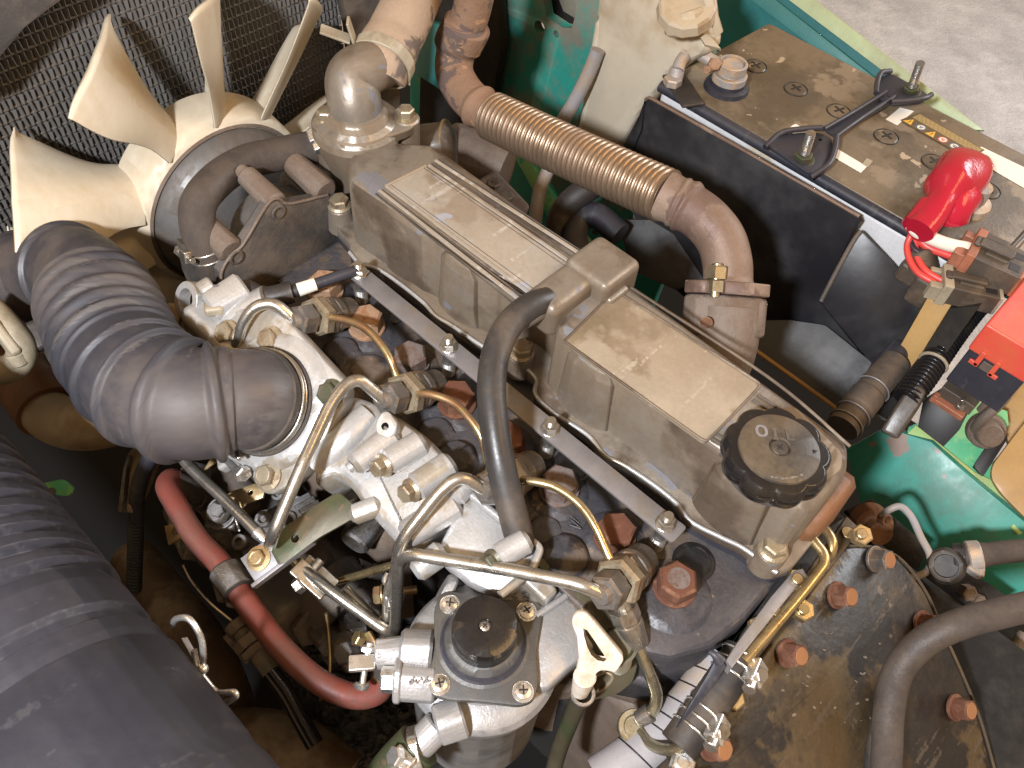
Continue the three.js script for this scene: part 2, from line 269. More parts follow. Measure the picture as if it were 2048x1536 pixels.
// ---------- materials ----------
const M = {
  cover: mat([0.255, 0.225, 0.188], { dirt: [0.165, 0.126, 0.088], lo: 0.3, hi: 0.7, stain: [0.105, 0.078, 0.056], stainAt: 0.57, stainSoft: 0.16, chip: [0.165, 0.163, 0.178], chipAt: 0.725, chipField: 'mid', rough: 0.36, roughDirt: 0.26, metal: 0.5, metalDirt: 0.25, size: 0.3, bumpScale: 0.0003 }),
  coverTop: mat([0.37, 0.34, 0.30], { dirt: [0.29, 0.245, 0.19], lo: 0.3, hi: 0.75, stain: [0.24, 0.195, 0.145], stainAt: 0.60, chip: [0.28, 0.28, 0.30], chipAt: 0.74, scratch: [0.42, 0.395, 0.36], rough: 0.46, metal: 0.35, metalDirt: 0.15, size: 0.3, bumpScale: 0.00015 }),
  coverTan: mat([0.325, 0.272, 0.205], { dirt: [0.25, 0.195, 0.135], lo: 0.3, hi: 0.75, stain: [0.21, 0.16, 0.105], stainAt: 0.56, scratch: [0.38, 0.335, 0.27], rough: 0.48, metal: 0.3, size: 0.26, bumpScale: 0.0002 }),
  silver: mat([0.44, 0.435, 0.43], { dirt: [0.35, 0.32, 0.28], lo: 0.5, hi: 0.95, stain: [0.33, 0.29, 0.235], stainAt: 0.66, rough: 0.36, roughDirt: 0.2, metal: 0.45, metalDirt: 0.35, size: 0.18, bumpScale: 0.00028 }),
  alu: mat([0.38, 0.375, 0.375], { dirt: [0.29, 0.27, 0.25], lo: 0.45, hi: 0.95, rough: 0.38, metal: 0.5, metalDirt: 0.35, size: 0.12, bumpScale: 0.00025 }),
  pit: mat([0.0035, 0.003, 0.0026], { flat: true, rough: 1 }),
  head: mat([0.027, 0.027, 0.034], { dirt: [0.062, 0.056, 0.058], lo: 0.35, hi: 0.9, stain: [0.095, 0.072, 0.056], stainAt: 0.66, chip: [0.15, 0.105, 0.08], chipAt: 0.775, rough: 0.48, roughDirt: 0.3, size: 0.22, bumpScale: 0.0006 }),
  dark: mat([0.009, 0.008, 0.0072], { dirt: [0.020, 0.016, 0.012], lo: 0.4, hi: 0.9, rough: 0.9, size: 0.25, bumpScale: 0.0004 }),
  rust: mat([0.115, 0.043, 0.023], { dirt: [0.18, 0.09, 0.05], lo: 0.45, hi: 0.9, field: 'mid', rough: 0.75, size: 0.05, bumpScale: 0.0003 }),
  rustGrey: mat([0.13, 0.085, 0.066], { dirt: [0.16, 0.13, 0.12], lo: 0.4, hi: 0.7, chip: [0.15, 0.06, 0.03], chipAt: 0.7, field: 'mid', rough: 0.7, metal: 0.2, size: 0.05, bumpScale: 0.0003 }),
  plated: mat([0.50, 0.46, 0.34], { dirt: [0.36, 0.29, 0.17], lo: 0.5, hi: 0.9, field: 'mid', rough: 0.28, metal: 0.9, metalDirt: 0.7, size: 0.06, bumpScale: 0.00006 }),
  rustFace: mat([0.26, 0.115, 0.045], { dirt: [0.19, 0.085, 0.038], lo: 0.45, hi: 0.9, field: 'mid', rough: 0.7, size: 0.05, bumpScale: 0.0002 }),
  rustPale: mat([0.31, 0.19, 0.115], { dirt: [0.2, 0.095, 0.05], lo: 0.45, hi: 0.85, field: 'mid', rough: 0.8, size: 0.04, bumpScale: 0.0003 }),
  steel: mat([0.46, 0.435, 0.39], { dirt: [0.26, 0.205, 0.145], lo: 0.5, hi: 0.9, field: 'mid', rough: 0.3, metal: 0.9, metalDirt: 0.6, size: 0.08, bump: 'scratch', bumpScale: 0.0001 }),
  bright: mat([0.82, 0.81, 0.78], { dirt: [0.5, 0.47, 0.42], lo: 0.6, hi: 0.9, rough: 0.24, metal: 0.9, size: 0.03, bump: 'scratch', bumpScale: 0.00006 }),
  nutDark: mat([0.17, 0.155, 0.14], { dirt: [0.28, 0.22, 0.165], lo: 0.5, hi: 0.8, rough: 0.4, metal: 0.7, size: 0.03, bumpScale: 0.0001 }),
  nutGold: mat([0.36, 0.305, 0.215], { dirt: [0.25, 0.18, 0.115], lo: 0.5, hi: 0.85, rough: 0.38, metal: 0.6, size: 0.04, bumpScale: 0.0001 }),
  brass: mat([0.52, 0.42, 0.235], { dirt: [0.30, 0.205, 0.10], lo: 0.5, hi: 0.9, field: 'mid', rough: 0.27, metal: 0.9, metalDirt: 0.6, size: 0.07, bumpScale: 0.00006 }),
  copper: mat([0.40, 0.25, 0.14], { dirt: [0.40, 0.34, 0.17], lo: 0.4, hi: 0.75, field: 'mid', rough: 0.34, metal: 0.85, metalDirt: 0.7, size: 0.08, bumpScale: 0.00006 }),
  zinc: mat([0.085, 0.072, 0.045], { dirt: [0.058, 0.070, 0.034], lo: 0.45, hi: 0.75, chip: [0.13, 0.085, 0.05], chipAt: 0.78, rough: 0.42, metal: 0.3, size: 0.09, bump: 'scratch', bumpScale: 0.0001 }),
  zincGold: mat([0.42, 0.31, 0.165], { dirt: [0.28, 0.19, 0.095], lo: 0.45, hi: 0.85, rough: 0.36, metal: 0.65, size: 0.08, bump: 'scratch', bumpScale: 0.0001 }),
  filterPlate: mat([0.075, 0.075, 0.076], { dirt: [0.10, 0.092, 0.08], lo: 0.4, hi: 0.9, rough: 0.4, metal: 0.3, size: 0.08, bumpScale: 0.0001 }),
  bar: mat([0.26, 0.25, 0.26], { dirt: [0.2, 0.17, 0.14], lo: 0.5, hi: 0.9, rough: 0.5, metal: 0.55, metalDirt: 0.3, size: 0.1, bump: 'scratch', bumpScale: 0.0001 }),
  hose: mat([0.034, 0.034, 0.043], { dirt: [0.085, 0.071, 0.066], lo: 0.35, hi: 0.9, stain: [0.026, 0.026, 0.034], stainAt: 0.6, stainSoft: 0.25, rough: 0.50, roughDirt: 0.25, vary: 0.14, size: 0.3, bumpScale: 0.00015, scratch: [0.10, 0.09, 0.085] }),
  rubber: mat([0.026, 0.023, 0.022], { dirt: [0.085, 0.066, 0.05], lo: 0.35, hi: 1.0, rough: 0.5, vary: 0.12, size: 0.12, bumpScale: 0.0001 }),
  rubberDusty: mat([0.070, 0.053, 0.041], { dirt: [0.045, 0.035, 0.030], lo: 0.35, hi: 0.85, field: 'mid', rough: 0.75, size: 0.12, bumpScale: 0.0003 }),
  radHose: mat([0.32, 0.235, 0.165], { dirt: [0.115, 0.09, 0.075], lo: 0.52, hi: 0.68, field: 'mid', rough: 0.8, size: 0.2, bumpScale: 0.0003 }),
  red: mat([0.155, 0.036, 0.025], { dirt: [0.13, 0.056, 0.043], lo: 0.35, hi: 0.95, stain: [0.10, 0.045, 0.036], stainAt: 0.62, stainSoft: 0.2, rough: 0.55, vary: 0.14, size: 0.12, bumpScale: 0.00012 }),
  cream: mat([0.64, 0.565, 0.44], { dirt: [0.54, 0.44, 0.30], lo: 0.4, hi: 1.0, rough: 0.42, vary: 0.08, size: 0.3, bumpScale: 0.0001, specks: 0.004 }),
  shadedPipe: mat([0.20, 0.16, 0.115], { dirt: [0.075, 0.045, 0.022], lo: 0.4, hi: 0.75, rough: 0.6, vary: 0.1, size: 0.3, bumpScale: 0.0001 }),  // darker copy of creamPipe, shade of the low pipes put into the colour
  creamPipe: mat([0.40, 0.33, 0.23], { dirt: [0.24, 0.16, 0.085], lo: 0.4, hi: 0.9, rough: 0.55, vary: 0.1, size: 0.25, bumpScale: 0.0001 }),
  white: mat([0.58, 0.515, 0.44], { dirt: [0.40, 0.31, 0.21], lo: 0.5, hi: 0.95, rough: 0.5, size: 0.06, bumpScale: 0.0001 }),
  tank: mat([0.50, 0.44, 0.34], { dirt: [0.34, 0.245, 0.14], lo: 0.5, hi: 0.95, rough: 0.45, vary: 0.08, size: 0.5, bumpScale: 0.00008 }),
  plate: mat([0.085, 0.077, 0.072], { dirt: [0.125, 0.096, 0.073], lo: 0.4, hi: 0.9, chip: [0.15, 0.07, 0.04], chipAt: 0.84, rough: 0.5, metal: 0.35, size: 0.14, bumpScale: 0.0003 }),
  pulley: mat([0.17, 0.165, 0.16], { dirt: [0.11, 0.09, 0.075], lo: 0.5, hi: 0.8, rough: 0.5, metal: 0.5, size: 0.15, bumpScale: 0.0001 }),
  fin: mat([0.155, 0.150, 0.146], { dirt: [0.12, 0.10, 0.076], lo: 0.35, hi: 0.85, stain: [0.09, 0.07, 0.05], stainAt: 0.66, stainSoft: 0.2, rough: 0.5, metal: 0.35, size: 0.3, bump: null }),
  teal: mat([0.032, 0.28, 0.225], { dirt: [0.20, 0.19, 0.15], lo: 0.5, hi: 0.78, chip: [0.08, 0.05, 0.035], chipAt: 0.86, rough: 0.48, size: 0.42, bumpScale: 0.0001 }),
  tealClean: mat([0.035, 0.27, 0.215], { dirt: [0.06, 0.19, 0.145], lo: 0.5, hi: 0.9, chip: [0.235, 0.175, 0.14], chipAt: 0.66, chipField: 'mid', rough: 0.42, vary: 0.1, size: 0.3, bumpScale: 0.0001 }),
  tealDark: mat([0.028, 0.15, 0.15], { rough: 0.45, size: 0.3, bumpScale: 0.0001 }),
  lime: mat([0.34, 0.52, 0.20], { dirt: [0.38, 0.42, 0.19], lo: 0.5, hi: 0.9, chip: [0.20, 0.09, 0.045], chipAt: 0.84, rough: 0.45, vary: 0.1, size: 0.25, bumpScale: 0.0001 }),
  railPaint: mat([0.37, 0.45, 0.265], { dirt: [0.30, 0.33, 0.21], lo: 0.4, hi: 0.9, chip: [0.20, 0.12, 0.07], chipAt: 0.86, rough: 0.5, vary: 0.12, size: 0.3, bumpScale: 0.0001 }),
  mint: mat([0.09, 0.40, 0.20], { dirt: [0.24, 0.48, 0.20], lo: 0.45, hi: 0.65, chip: [0.06, 0.36, 0.31], chipAt: 0.72, rough: 0.45, vary: 0.1, size: 0.16, bumpScale: 0.0001 }),
  tan: mat([0.40, 0.245, 0.09], { dirt: [0.32, 0.19, 0.07], lo: 0.4, hi: 0.95, rough: 0.5, vary: 0.1, size: 0.3, bumpScale: 0.00015 }),
  exhaust: mat([0.175, 0.118, 0.088], { dirt: [0.24, 0.175, 0.13], lo: 0.4, hi: 0.9, stain: [0.135, 0.085, 0.066], stainAt: 0.62, rough: 0.55, metal: 0.3, size: 0.16, bumpScale: 0.00025 }),
  exhaustFlake: mat([0.22, 0.13, 0.08], { dirt: [0.105, 0.072, 0.06], lo: 0.5, hi: 0.62, field: 'mid', chip: [0.33, 0.19, 0.10], chipAt: 0.74, rough: 0.75, size: 0.16, bump: 'dent', bumpScale: 0.0015 }),
  bellows: mat([0.285, 0.205, 0.14], { dirt: [0.20, 0.135, 0.09], lo: 0.4, hi: 0.9, rough: 0.33, metal: 0.7, metalDirt: 0.55, size: 0.1, bump: null }),
  castIron: mat([0.165, 0.128, 0.102], { dirt: [0.125, 0.085, 0.06], lo: 0.4, hi: 0.85, rough: 0.7, metal: 0.15, size: 0.12, bumpScale: 0.0006 }),
  batTop: mat([0.085, 0.064, 0.041], { dirt: [0.155, 0.118, 0.076], lo: 0.3, hi: 0.75, stain: [0.20, 0.155, 0.105], stainAt: 0.68, chip: [0.36, 0.285, 0.20], chipAt: 0.755, rough: 0.42, size: 0.2, bumpScale: 0.0002 }),
  batCase: mat([0.55, 0.55, 0.56], { dirt: [0.45, 0.38, 0.27], lo: 0.6, hi: 0.9, rough: 0.42, size: 0.2, bumpScale: 0.0001 }),
  black: mat([0.022, 0.023, 0.033], { dirt: [0.039, 0.038, 0.047], lo: 0.3, hi: 1.0, scratch: [0.055, 0.053, 0.06], rough: 0.46, vary: 0.12, size: 0.3, bumpScale: 0.0001 }),
  blackGloss: mat([0.011, 0.010, 0.011], { dirt: [0.024, 0.019, 0.014], lo: 0.5, hi: 1.0, rough: 0.2, vary: 0.08, size: 0.1, bumpScale: 0.00005 }),
  capTop: mat([0.042, 0.036, 0.03], { dirt: [0.10, 0.075, 0.05], lo: 0.4, hi: 0.85, rough: 0.36, size: 0.1, bumpScale: 0.0001 }),
  shield: mat([0.010, 0.0095, 0.012], { dirt: [0.045, 0.045, 0.046], lo: 0.5, hi: 1.0, field: 'low', rough: 0.5, vary: 0.1, size: 0.6, bumpScale: 0.0001 }),
  shieldDusty: mat([0.075, 0.076, 0.078], { dirt: [0.022, 0.022, 0.026], lo: 0.35, hi: 0.75, rough: 0.75, size: 0.35, bumpScale: 0.0002 }),
  lead: mat([0.36, 0.33, 0.31], { dirt: [0.48, 0.35, 0.23], lo: 0.5, hi: 0.8, rough: 0.6, metal: 0.4, size: 0.04, bumpScale: 0.0003 }),
  redGloss: mat([0.42, 0.012, 0.034], { dirt: [0.36, 0.016, 0.03], lo: 0.4, hi: 1.0, chip: [0.08, 0.045, 0.035], chipAt: 0.9, rough: 0.2, vary: 0.06, size: 0.12, bump: 'dent', bumpScale: 0.0004 }),
  relayRed: mat([0.62, 0.075, 0.05], { dirt: [0.58, 0.10, 0.05], lo: 0.4, hi: 0.9, rough: 0.45, vary: 0.05, size: 0.1, bumpScale: 0.00004 }),
  conBrown: mat([0.33, 0.12, 0.065], { dirt: [0.22, 0.09, 0.05], lo: 0.5, hi: 0.9, rough: 0.5, size: 0.05, bumpScale: 0.00008 }),
  conGrey: mat([0.065, 0.05, 0.038], { dirt: [0.11, 0.08, 0.055], lo: 0.5, hi: 0.9, rough: 0.5, size: 0.05, bumpScale: 0.00008 }),
  conPale: mat([0.32, 0.275, 0.20], { dirt: [0.21, 0.175, 0.12], lo: 0.45, hi: 0.95, rough: 0.5, size: 0.06, bumpScale: 0.00008 }),
  wireWhite: mat([0.76, 0.70, 0.60], { flat: true, rough: 0.45 }),
  wireRed: mat([0.58, 0.06, 0.05], { flat: true, rough: 0.4 }),
  wireBlack: mat([0.02, 0.018, 0.018], { flat: true, rough: 0.45 }),
  tape: mat([0.27, 0.255, 0.26], { dirt: [0.30, 0.235, 0.175], lo: 0.5, hi: 0.85, rough: 0.6, size: 0.12, bumpScale: 0.0001 }),
  housing: mat([0.024, 0.018, 0.0135], { dirt: [0.075, 0.050, 0.024], lo: 0.35, hi: 0.75, stain: [0.015, 0.013, 0.012], stainAt: 0.55, chip: [0.11, 0.082, 0.06], chipAt: 0.83, scratch: [0.085, 0.064, 0.045], rough: 0.40, size: 0.18, bump: 'dent', bumpScale: 0.0008 }),
  housingEdge: mat([0.085, 0.058, 0.03], { dirt: [0.055, 0.038, 0.022], lo: 0.4, hi: 0.8, rough: 0.5, metal: 0.2, size: 0.1, bumpScale: 0.0003 }),
  mat: mat([0.016, 0.017, 0.021], { dirt: [0.055, 0.052, 0.05], lo: 0.55, hi: 0.9, rough: 0.6, size: 0.05, bumpScale: 0.0005 }),
  floor: mat([0.53, 0.53, 0.54], { dirt: [0.44, 0.44, 0.45], lo: 0.4, hi: 0.9, rough: 0.9, vary: 0.34, size: 0.4, bumpScale: 0.004, specks: 0.06 }),
  sticker: mat([0.78, 0.74, 0.66], { flat: true, rough: 0.5 }),
  ink: mat([0.012, 0.01, 0.01], { flat: true, rough: 0.5 }),
  pumpAlu: mat([0.20, 0.195, 0.195], { dirt: [0.09, 0.072, 0.055], lo: 0.35, hi: 0.8, rough: 0.45, metal: 0.5, metalDirt: 0.3, size: 0.06, bumpScale: 0.0003 }),
  rod: mat([0.22, 0.21, 0.20], { dirt: [0.36, 0.29, 0.2], lo: 0.55, hi: 0.85, rough: 0.38, metal: 0.75, size: 0.03, bumpScale: 0.0002 }),
  orange: mat([0.17, 0.075, 0.032], { dirt: [0.12, 0.055, 0.026], lo: 0.4, hi: 0.85, rough: 0.6, size: 0.1, bumpScale: 0.0003 }),
};

// ================= setting: concrete beyond the truck, the truck's frame =================
{
  const g = new THREE.BoxGeometry(9, 0.1, 9).translate(0, -1.0, -2.2);
  const m = new THREE.Mesh(prep(g), M.floor); m.name = 'floor'; m.receiveShadow = true; scene.add(struct(m));
}
{
  const t = thing('truck_frame', 'teal painted steel truck frame with pale green edges around the engine', 'truck frame', V(0.1, -0.5, -0.2));
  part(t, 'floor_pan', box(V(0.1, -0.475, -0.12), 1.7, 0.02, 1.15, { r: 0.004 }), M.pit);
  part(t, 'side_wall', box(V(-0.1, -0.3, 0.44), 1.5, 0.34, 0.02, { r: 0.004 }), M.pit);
  // inner side panel behind the exhaust
  const zp = -0.445, pp = (a, b) => Z(a, b, zp);
  part(t, 'inner_panel', slab([pp(820, -60), pp(1420, -60), pp(1420, 330), pp(1300, 620), pp(1000, 560), pp(820, 420)], V(0, 0, 1), 0.012, { holes: [{ c: pp(1079, 55), r: 0.0085 }, { c: pp(1113, 68), r: 0.0045 }, [pp(1078, -50), pp(1155, -50), pp(1152, 30), pp(1144, 58), pp(1126, 56), pp(1092, 34)]] }), M.teal);
  part(t, 'slot_lip', slab([pp(1084, -44), pp(1148, -44), pp(1146, 22), pp(1138, 46), pp(1112, 30)].map((p) => p.add(V(0, 0, -0.012))), V(0, 0, 1), 0.008), M.teal);
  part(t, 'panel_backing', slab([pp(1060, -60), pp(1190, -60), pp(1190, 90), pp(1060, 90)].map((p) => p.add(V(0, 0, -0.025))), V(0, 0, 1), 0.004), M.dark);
  // dark corner left of that panel
  part(t, 'corner_post', slab([Z(846, -60, -0.425), Z(990, -60, -0.425), Z(1002, 90, -0.425), Z(985, 190, -0.425), Z(950, 330, -0.425), Z(836, 330, -0.425)], V(0, 0, 1), 0.014), M.dark);
  part(t, 'corner_flange', slab([Z(852, 40, -0.412), Z(905, 60, -0.412), Z(905, 180, -0.412), Z(842, 140, -0.412)], V(0, 0.2, 1), 0.01), M.tealDark);
  // lower inner panel with a pale edge, seen under the exhaust bellows
  const zl = -0.36, pl = (a, b) => Z(a, b, zl);
  part(t, 'lower_panel', slab([pl(900, 250), pl(1010, 300), pl(1075, 345), pl(1190, 520), pl(1140, 600), pl(960, 470)], V(0, 0.3, 1), 0.01), M.tealClean);
  part(t, 'lower_edge', slab([pl(1036, 312), pl(1056, 312), pl(1120, 395), pl(1215, 500), pl(1200, 512), pl(1112, 424)].map((p) => p.add(V(0, 0.002, 0.006))), V(0, 0.3, 1), 0.008), M.mint);
  part(t, 'bracket_tab', slab([pl(1176, 410), pl(1236, 436), pl(1222, 462), pl(1166, 428)].map((p) => p.add(V(0, 0, 0.006))), V(0, 0.3, 1), 0.006), M.tealClean);
  // outer side wall of the truck beyond the battery, its rail and inner step
  const zr = -0.62, pr = (a, b) => Z(a, b, zr);
  part(t, 'outer_wall', slab([pr(1380, -40), pr(1560, -40), pr(1850, 190), pr(2100, 380), pr(2100, 620), pr(1380, 300)], V(0, 0.1, 1), 0.01), M.tealDark);
  part(t, 'outer_step', slab([pr(1470, -40), pr(1520, -40), pr(1840, 205), pr(1820, 220)].map((p) => p.add(V(0, 0.0, 0.012))), V(0, 0.5, 1), 0.008), M.tealDark);
  part(t, 'rail', slab([pr(1534, -20), pr(1590, -20), pr(1884, 212), pr(1965, 275), pr(1915, 275), pr(1822, 200)].map((p) => p.add(V(0, 0.006, 0))), V(0, 0.55, 0.84), 0.012), M.railPaint);
}
{
  // rear cross member at the lower right
  const t = thing('cross_member', 'chipped teal cross member with light green top edge below the red relay box', 'frame beam', Y(1930, 1000, -0.08));
  const p0 = D(1900, 1030, 0.80), n = V(-0.05, 0.5, 0.86).normalize(), f = (a, b) => PL(a, b, p0, n);
  part(t, 'beam_face', slab([f(1690, 900), f(1770, 855), f(1862, 884), f(1938, 952), f(2080, 1070), f(2080, 1240), f(1880, 1180), f(1730, 1040)], n, 0.014), M.tealClean);
  const p1 = D(1930, 940, 0.80), n1 = V(0.05, 0.86, 0.5).normalize(), g = (a, b) => PL(a, b, p1, n1);
  part(t, 'top_flange', slab([g(1818, 853), g(1834, 846), g(1885, 890), g(1905, 868), g(1910, 850), g(1950, 800), g(2015, 822), g(2018, 850), g(1990, 880), g(1945, 934), g(1962, 952), g(2005, 905), g(2085, 990), g(2085, 1090), g(1960, 986), g(1880, 908), g(1812, 874)], n1, 0.008), M.mint);
  part(t, 'edge_strip', slab([g(1814, 868), g(1832, 850), g(1886, 892), g(1950, 944), g(1985, 960), g(2090, 1050), g(2090, 1094), g(1962, 992), g(1880, 912)].map((p) => p.add(V(0, 0.003, 0.003))), n1, 0.004), M.lime);
  part(t, 'slot', slab([g(1945, 932), g(1988, 868), g(2000, 866), g(2015, 876), g(1964, 955)].map((p) => p.add(V(0, 0.005, 0.004))), n1, 0.003, { round: 0.003 }), M.ink);  // dark plate over the opening, in place of the shade inside it
  const p2 = D(2010, 900, 0.78), g2 = (a, b) => PL(a, b, p2, n1);
  part(t, 'tan_plate', slab([g2(1985, 930), g2(2030, 870), g2(2100, 780), g2(2100, 1085), g2(2000, 985), g2(1982, 955)], n1, 0.006, { round: 0.008 }), M.tan);
  part(t, 'tan_panel', slab([D(2000, 830, 0.84), D(2048, 735, 0.86), D(2120, 700, 0.86), D(2120, 930, 0.82), D(2030, 900, 0.82)], n1, 0.008), M.tan);
  part(t, 'bolt', [bolt(D(2036, 1054, 0.775), n1, 0.008, 0.006, { washer: 0.011 })], M.lime);
  const bp = D(1975, 865, 0.785), bd = V(0.35, 0.6, 0.75);
  part(t, 'stub', [cyl(bp.clone().addScaledVector(bd, -0.012), bp, 0.0165, 0.0165, 28, 0.002), cyl(bp.clone().addScaledVector(bd, -0.002), bp.clone().addScaledVector(bd, 0.012), 0.012, 0.011, 24)], M.castIron);
}
{
  const pts = [D(1948, 858, 0.79), D(1968, 835, 0.765), D(1998, 810, 0.755), D(2014, 788, 0.755), D(2010, 778, 0.765), D(1992, 788, 0.785), D(1962, 822, 0.80)];
  solo('hook', 'brown hooked rod standing on the teal cross member beside the relay box', 'hook', sweep(pts, 0.0045, { seg: 60, rad: 12 }), M.castIron);
}

// ================= radiator and shroud =================
{
  const xr = -0.275, t = thing('radiator', 'dusty grey radiator core with horizontal tube rows behind the fan', 'radiator', V(xr, -0.36, -0.05));
  const z0 = -0.245, z1 = 0.16, pitch = 0.0104;
  part(t, 'core_backing', box(V(xr - 0.034, -0.09, (z0 + z1) / 2), 0.006, 0.54, z1 - z0), M.dark);
  const tube = box(V(0, 0, 0), 0.020, 0.0022, z1 - z0, { r: 0.0009 });
  const fin = [];
  for (let k = 0; k < 46; k++) {
    const y = -0.3 + k * pitch; part(t, 'tube', tube.clone().translate(xr - 0.0165, y, (z0 + z1) / 2), M.fin);
    if (k < 45) for (let i = 0; i < 82; i++) { const z = z0 + 0.003 + i * 0.0049; fin.push([y + pitch / 2, z, (i % 2 ? 1 : -1) * 0.16 + rr(-0.06, 0.06), k]); }
  }
  const fgeo = prep(new THREE.BoxGeometry(0.016, pitch - 0.0019, 0.0011));
  const im = new THREE.InstancedMesh(fgeo, M.fin, fin.length), mt = new THREE.Matrix4(), e = new THREE.Euler();
  fin.forEach(([y, z, a], i) => { mt.makeRotationFromEuler(e.set(a * 0.6, 0.62 + rr(-0.06, 0.06), 0)); mt.setPosition(0 - 0.0115, y - (-0.36), z - (-0.05)); im.setMatrixAt(i, mt); });
  im.name = 'fins'; im.userData.kind = 'stuff'; im.castShadow = im.receiveShadow = true; t.add(im);
  const xs = -0.245;
  const s = thing('fan_shroud', 'dark fan shroud edges in front of the radiator', 'shroud', X(700, 120, xs));
  const p = (a, b) => X(a, b, xs);
  part(s, 'shroud_corner', slab([p(-120, -120), p(250, -120), p(150, -20), p(98, 18), p(50, 55), p(5, 108), p(-40, 170), p(-120, 200)], XX, 0.01), M.plate);
  part(s, 'added_shade_lip', box(V(-0.243, 0.222, -0.03), 0.085, 0.006, 0.44, { r: 0.002 }), M.plate);  // unseen lip, added so that its shadow darkens the upper radiator
  part(s, 'shroud_side', slab([p(668, -80), p(800, -80), p(800, 240), p(690, 240), p(700, 200), p(706, 130), p(700, 60), p(686, 0)], XX, 0.012), M.plate);
}

// ================= fan =================
{
  const c = V(-0.2, -0.056, -0.036);
  const t = thing('cooling_fan', 'cream plastic cooling fan with broad twisted blades', 'fan', c);
  const axis = XX;
  part(t, 'hub', [lathe(c.clone().add(V(-0.026, 0, 0)), axis, [[0.060, 0.030], [0.083, 0.030], [0.087, 0.029], [0.0892, 0.026], [0.091, 0.016], [0.0935, -0.014], [0.092, -0.018], [0.06, -0.018]], 72, 0, 1.2)], M.cream);
  const blade = (ang, tw = 0) => {
    const nu = 22, nv = 12, pos = [], idx = [], th = 0.0022;
    const er = V(0, Math.cos(ang), Math.sin(ang)), tg = V(0, -Math.sin(ang), Math.cos(ang));
    const P = (u, v, side) => {
      const ro = 0.088 + u * 0.108, wide = 0.062 + 0.066 * st(0.1, 0.95, u), beta = (1.06 - 0.24 * u) + tw, curve = 0.011 * (1 - 4 * v * v);
      // v from the leading edge (-) to the trailing edge (+); the trailing tip corner reaches out further
      const reach = ro + (v > 0 ? 0.012 * v * 2 * st(0.6, 1, u) : -0.018 * st(0.7, 1, u) * Math.abs(v) * 2) - 0.006 * st(0.9, 1, u) * (4 * v * v) ** 3;
      const s = v * wide + 0.006 * u;
      const n = axis.clone().multiplyScalar(Math.cos(beta)).addScaledVector(tg, -Math.sin(beta));
      return c.clone().addScaledVector(er, reach).addScaledVector(tg, s * Math.cos(beta)).addScaledVector(axis, s * Math.sin(beta) - 0.022).addScaledVector(n, curve + side * th * (1 - 0.6 * Math.abs(v * 2) ** 3));
    };
    for (const side of [1, -1]) for (let i = 0; i <= nu; i++) for (let j = 0; j <= nv; j++) { const w = P(i / nu, j / nv - 0.5, side); pos.push(w.x, w.y, w.z); }
    const w1 = nv + 1, o = (nu + 1) * w1;
    for (let i = 0; i < nu; i++) for (let j = 0; j < nv; j++) { const a = i * w1 + j; idx.push(a, a + 1, a + w1, a + 1, a + w1 + 1, a + w1); idx.push(o + a, o + a + w1, o + a + 1, o + a + 1, o + a + w1, o + a + w1 + 1); }
    const rim = (a, b) => idx.push(a, b, o + a, b, o + b, o + a);
    for (let i = 0; i < nu; i++) { rim(i * w1, (i + 1) * w1); rim((i + 1) * w1 + nv, i * w1 + nv); }
    for (let j = 0; j < nv; j++) { rim(nu * w1 + j, nu * w1 + j + 1); }
    const g = new THREE.BufferGeometry(); g.setAttribute('position', new THREE.Float32BufferAttribute(pos, 3)); g.setIndex(idx); g.computeVertexNormals(); return g;
  };
  const deg = Math.PI / 180;
  for (const [a, tw] of [[62, 0], [22, 0.02], [-10, 0.05], [-43, -0.03], [-75, 0], [92, 0], [126, 0], [160, 0], [195, 0], [230, 0], [-105, 0]]) part(t, 'blade', blade(a * deg, tw), M.cream);
  const u = thing('fan_pulley', 'smooth grey disc in the middle of the cream fan', 'pulley', c.clone().add(V(0.004, 0, 0)));
  part(u, 'disc', [lathe(c.clone().add(V(-0.01, 0, 0)), axis, [[0, 0.052], [0.045, 0.05], [0.062, 0.042], [0.076, 0.026], [0.081, 0.012], [0.0815, 0], [0, 0]], 72, 0, 1.2)], M.pulley);
  part(u, 'rim', [lathe(c.clone().add(V(-0.004, 0, 0)), axis, [[0.0805, 0], [0.085, 0], [0.0855, 0.006], [0.082, 0.010], [0.0805, 0.008]], 72)], M.castIron);
}

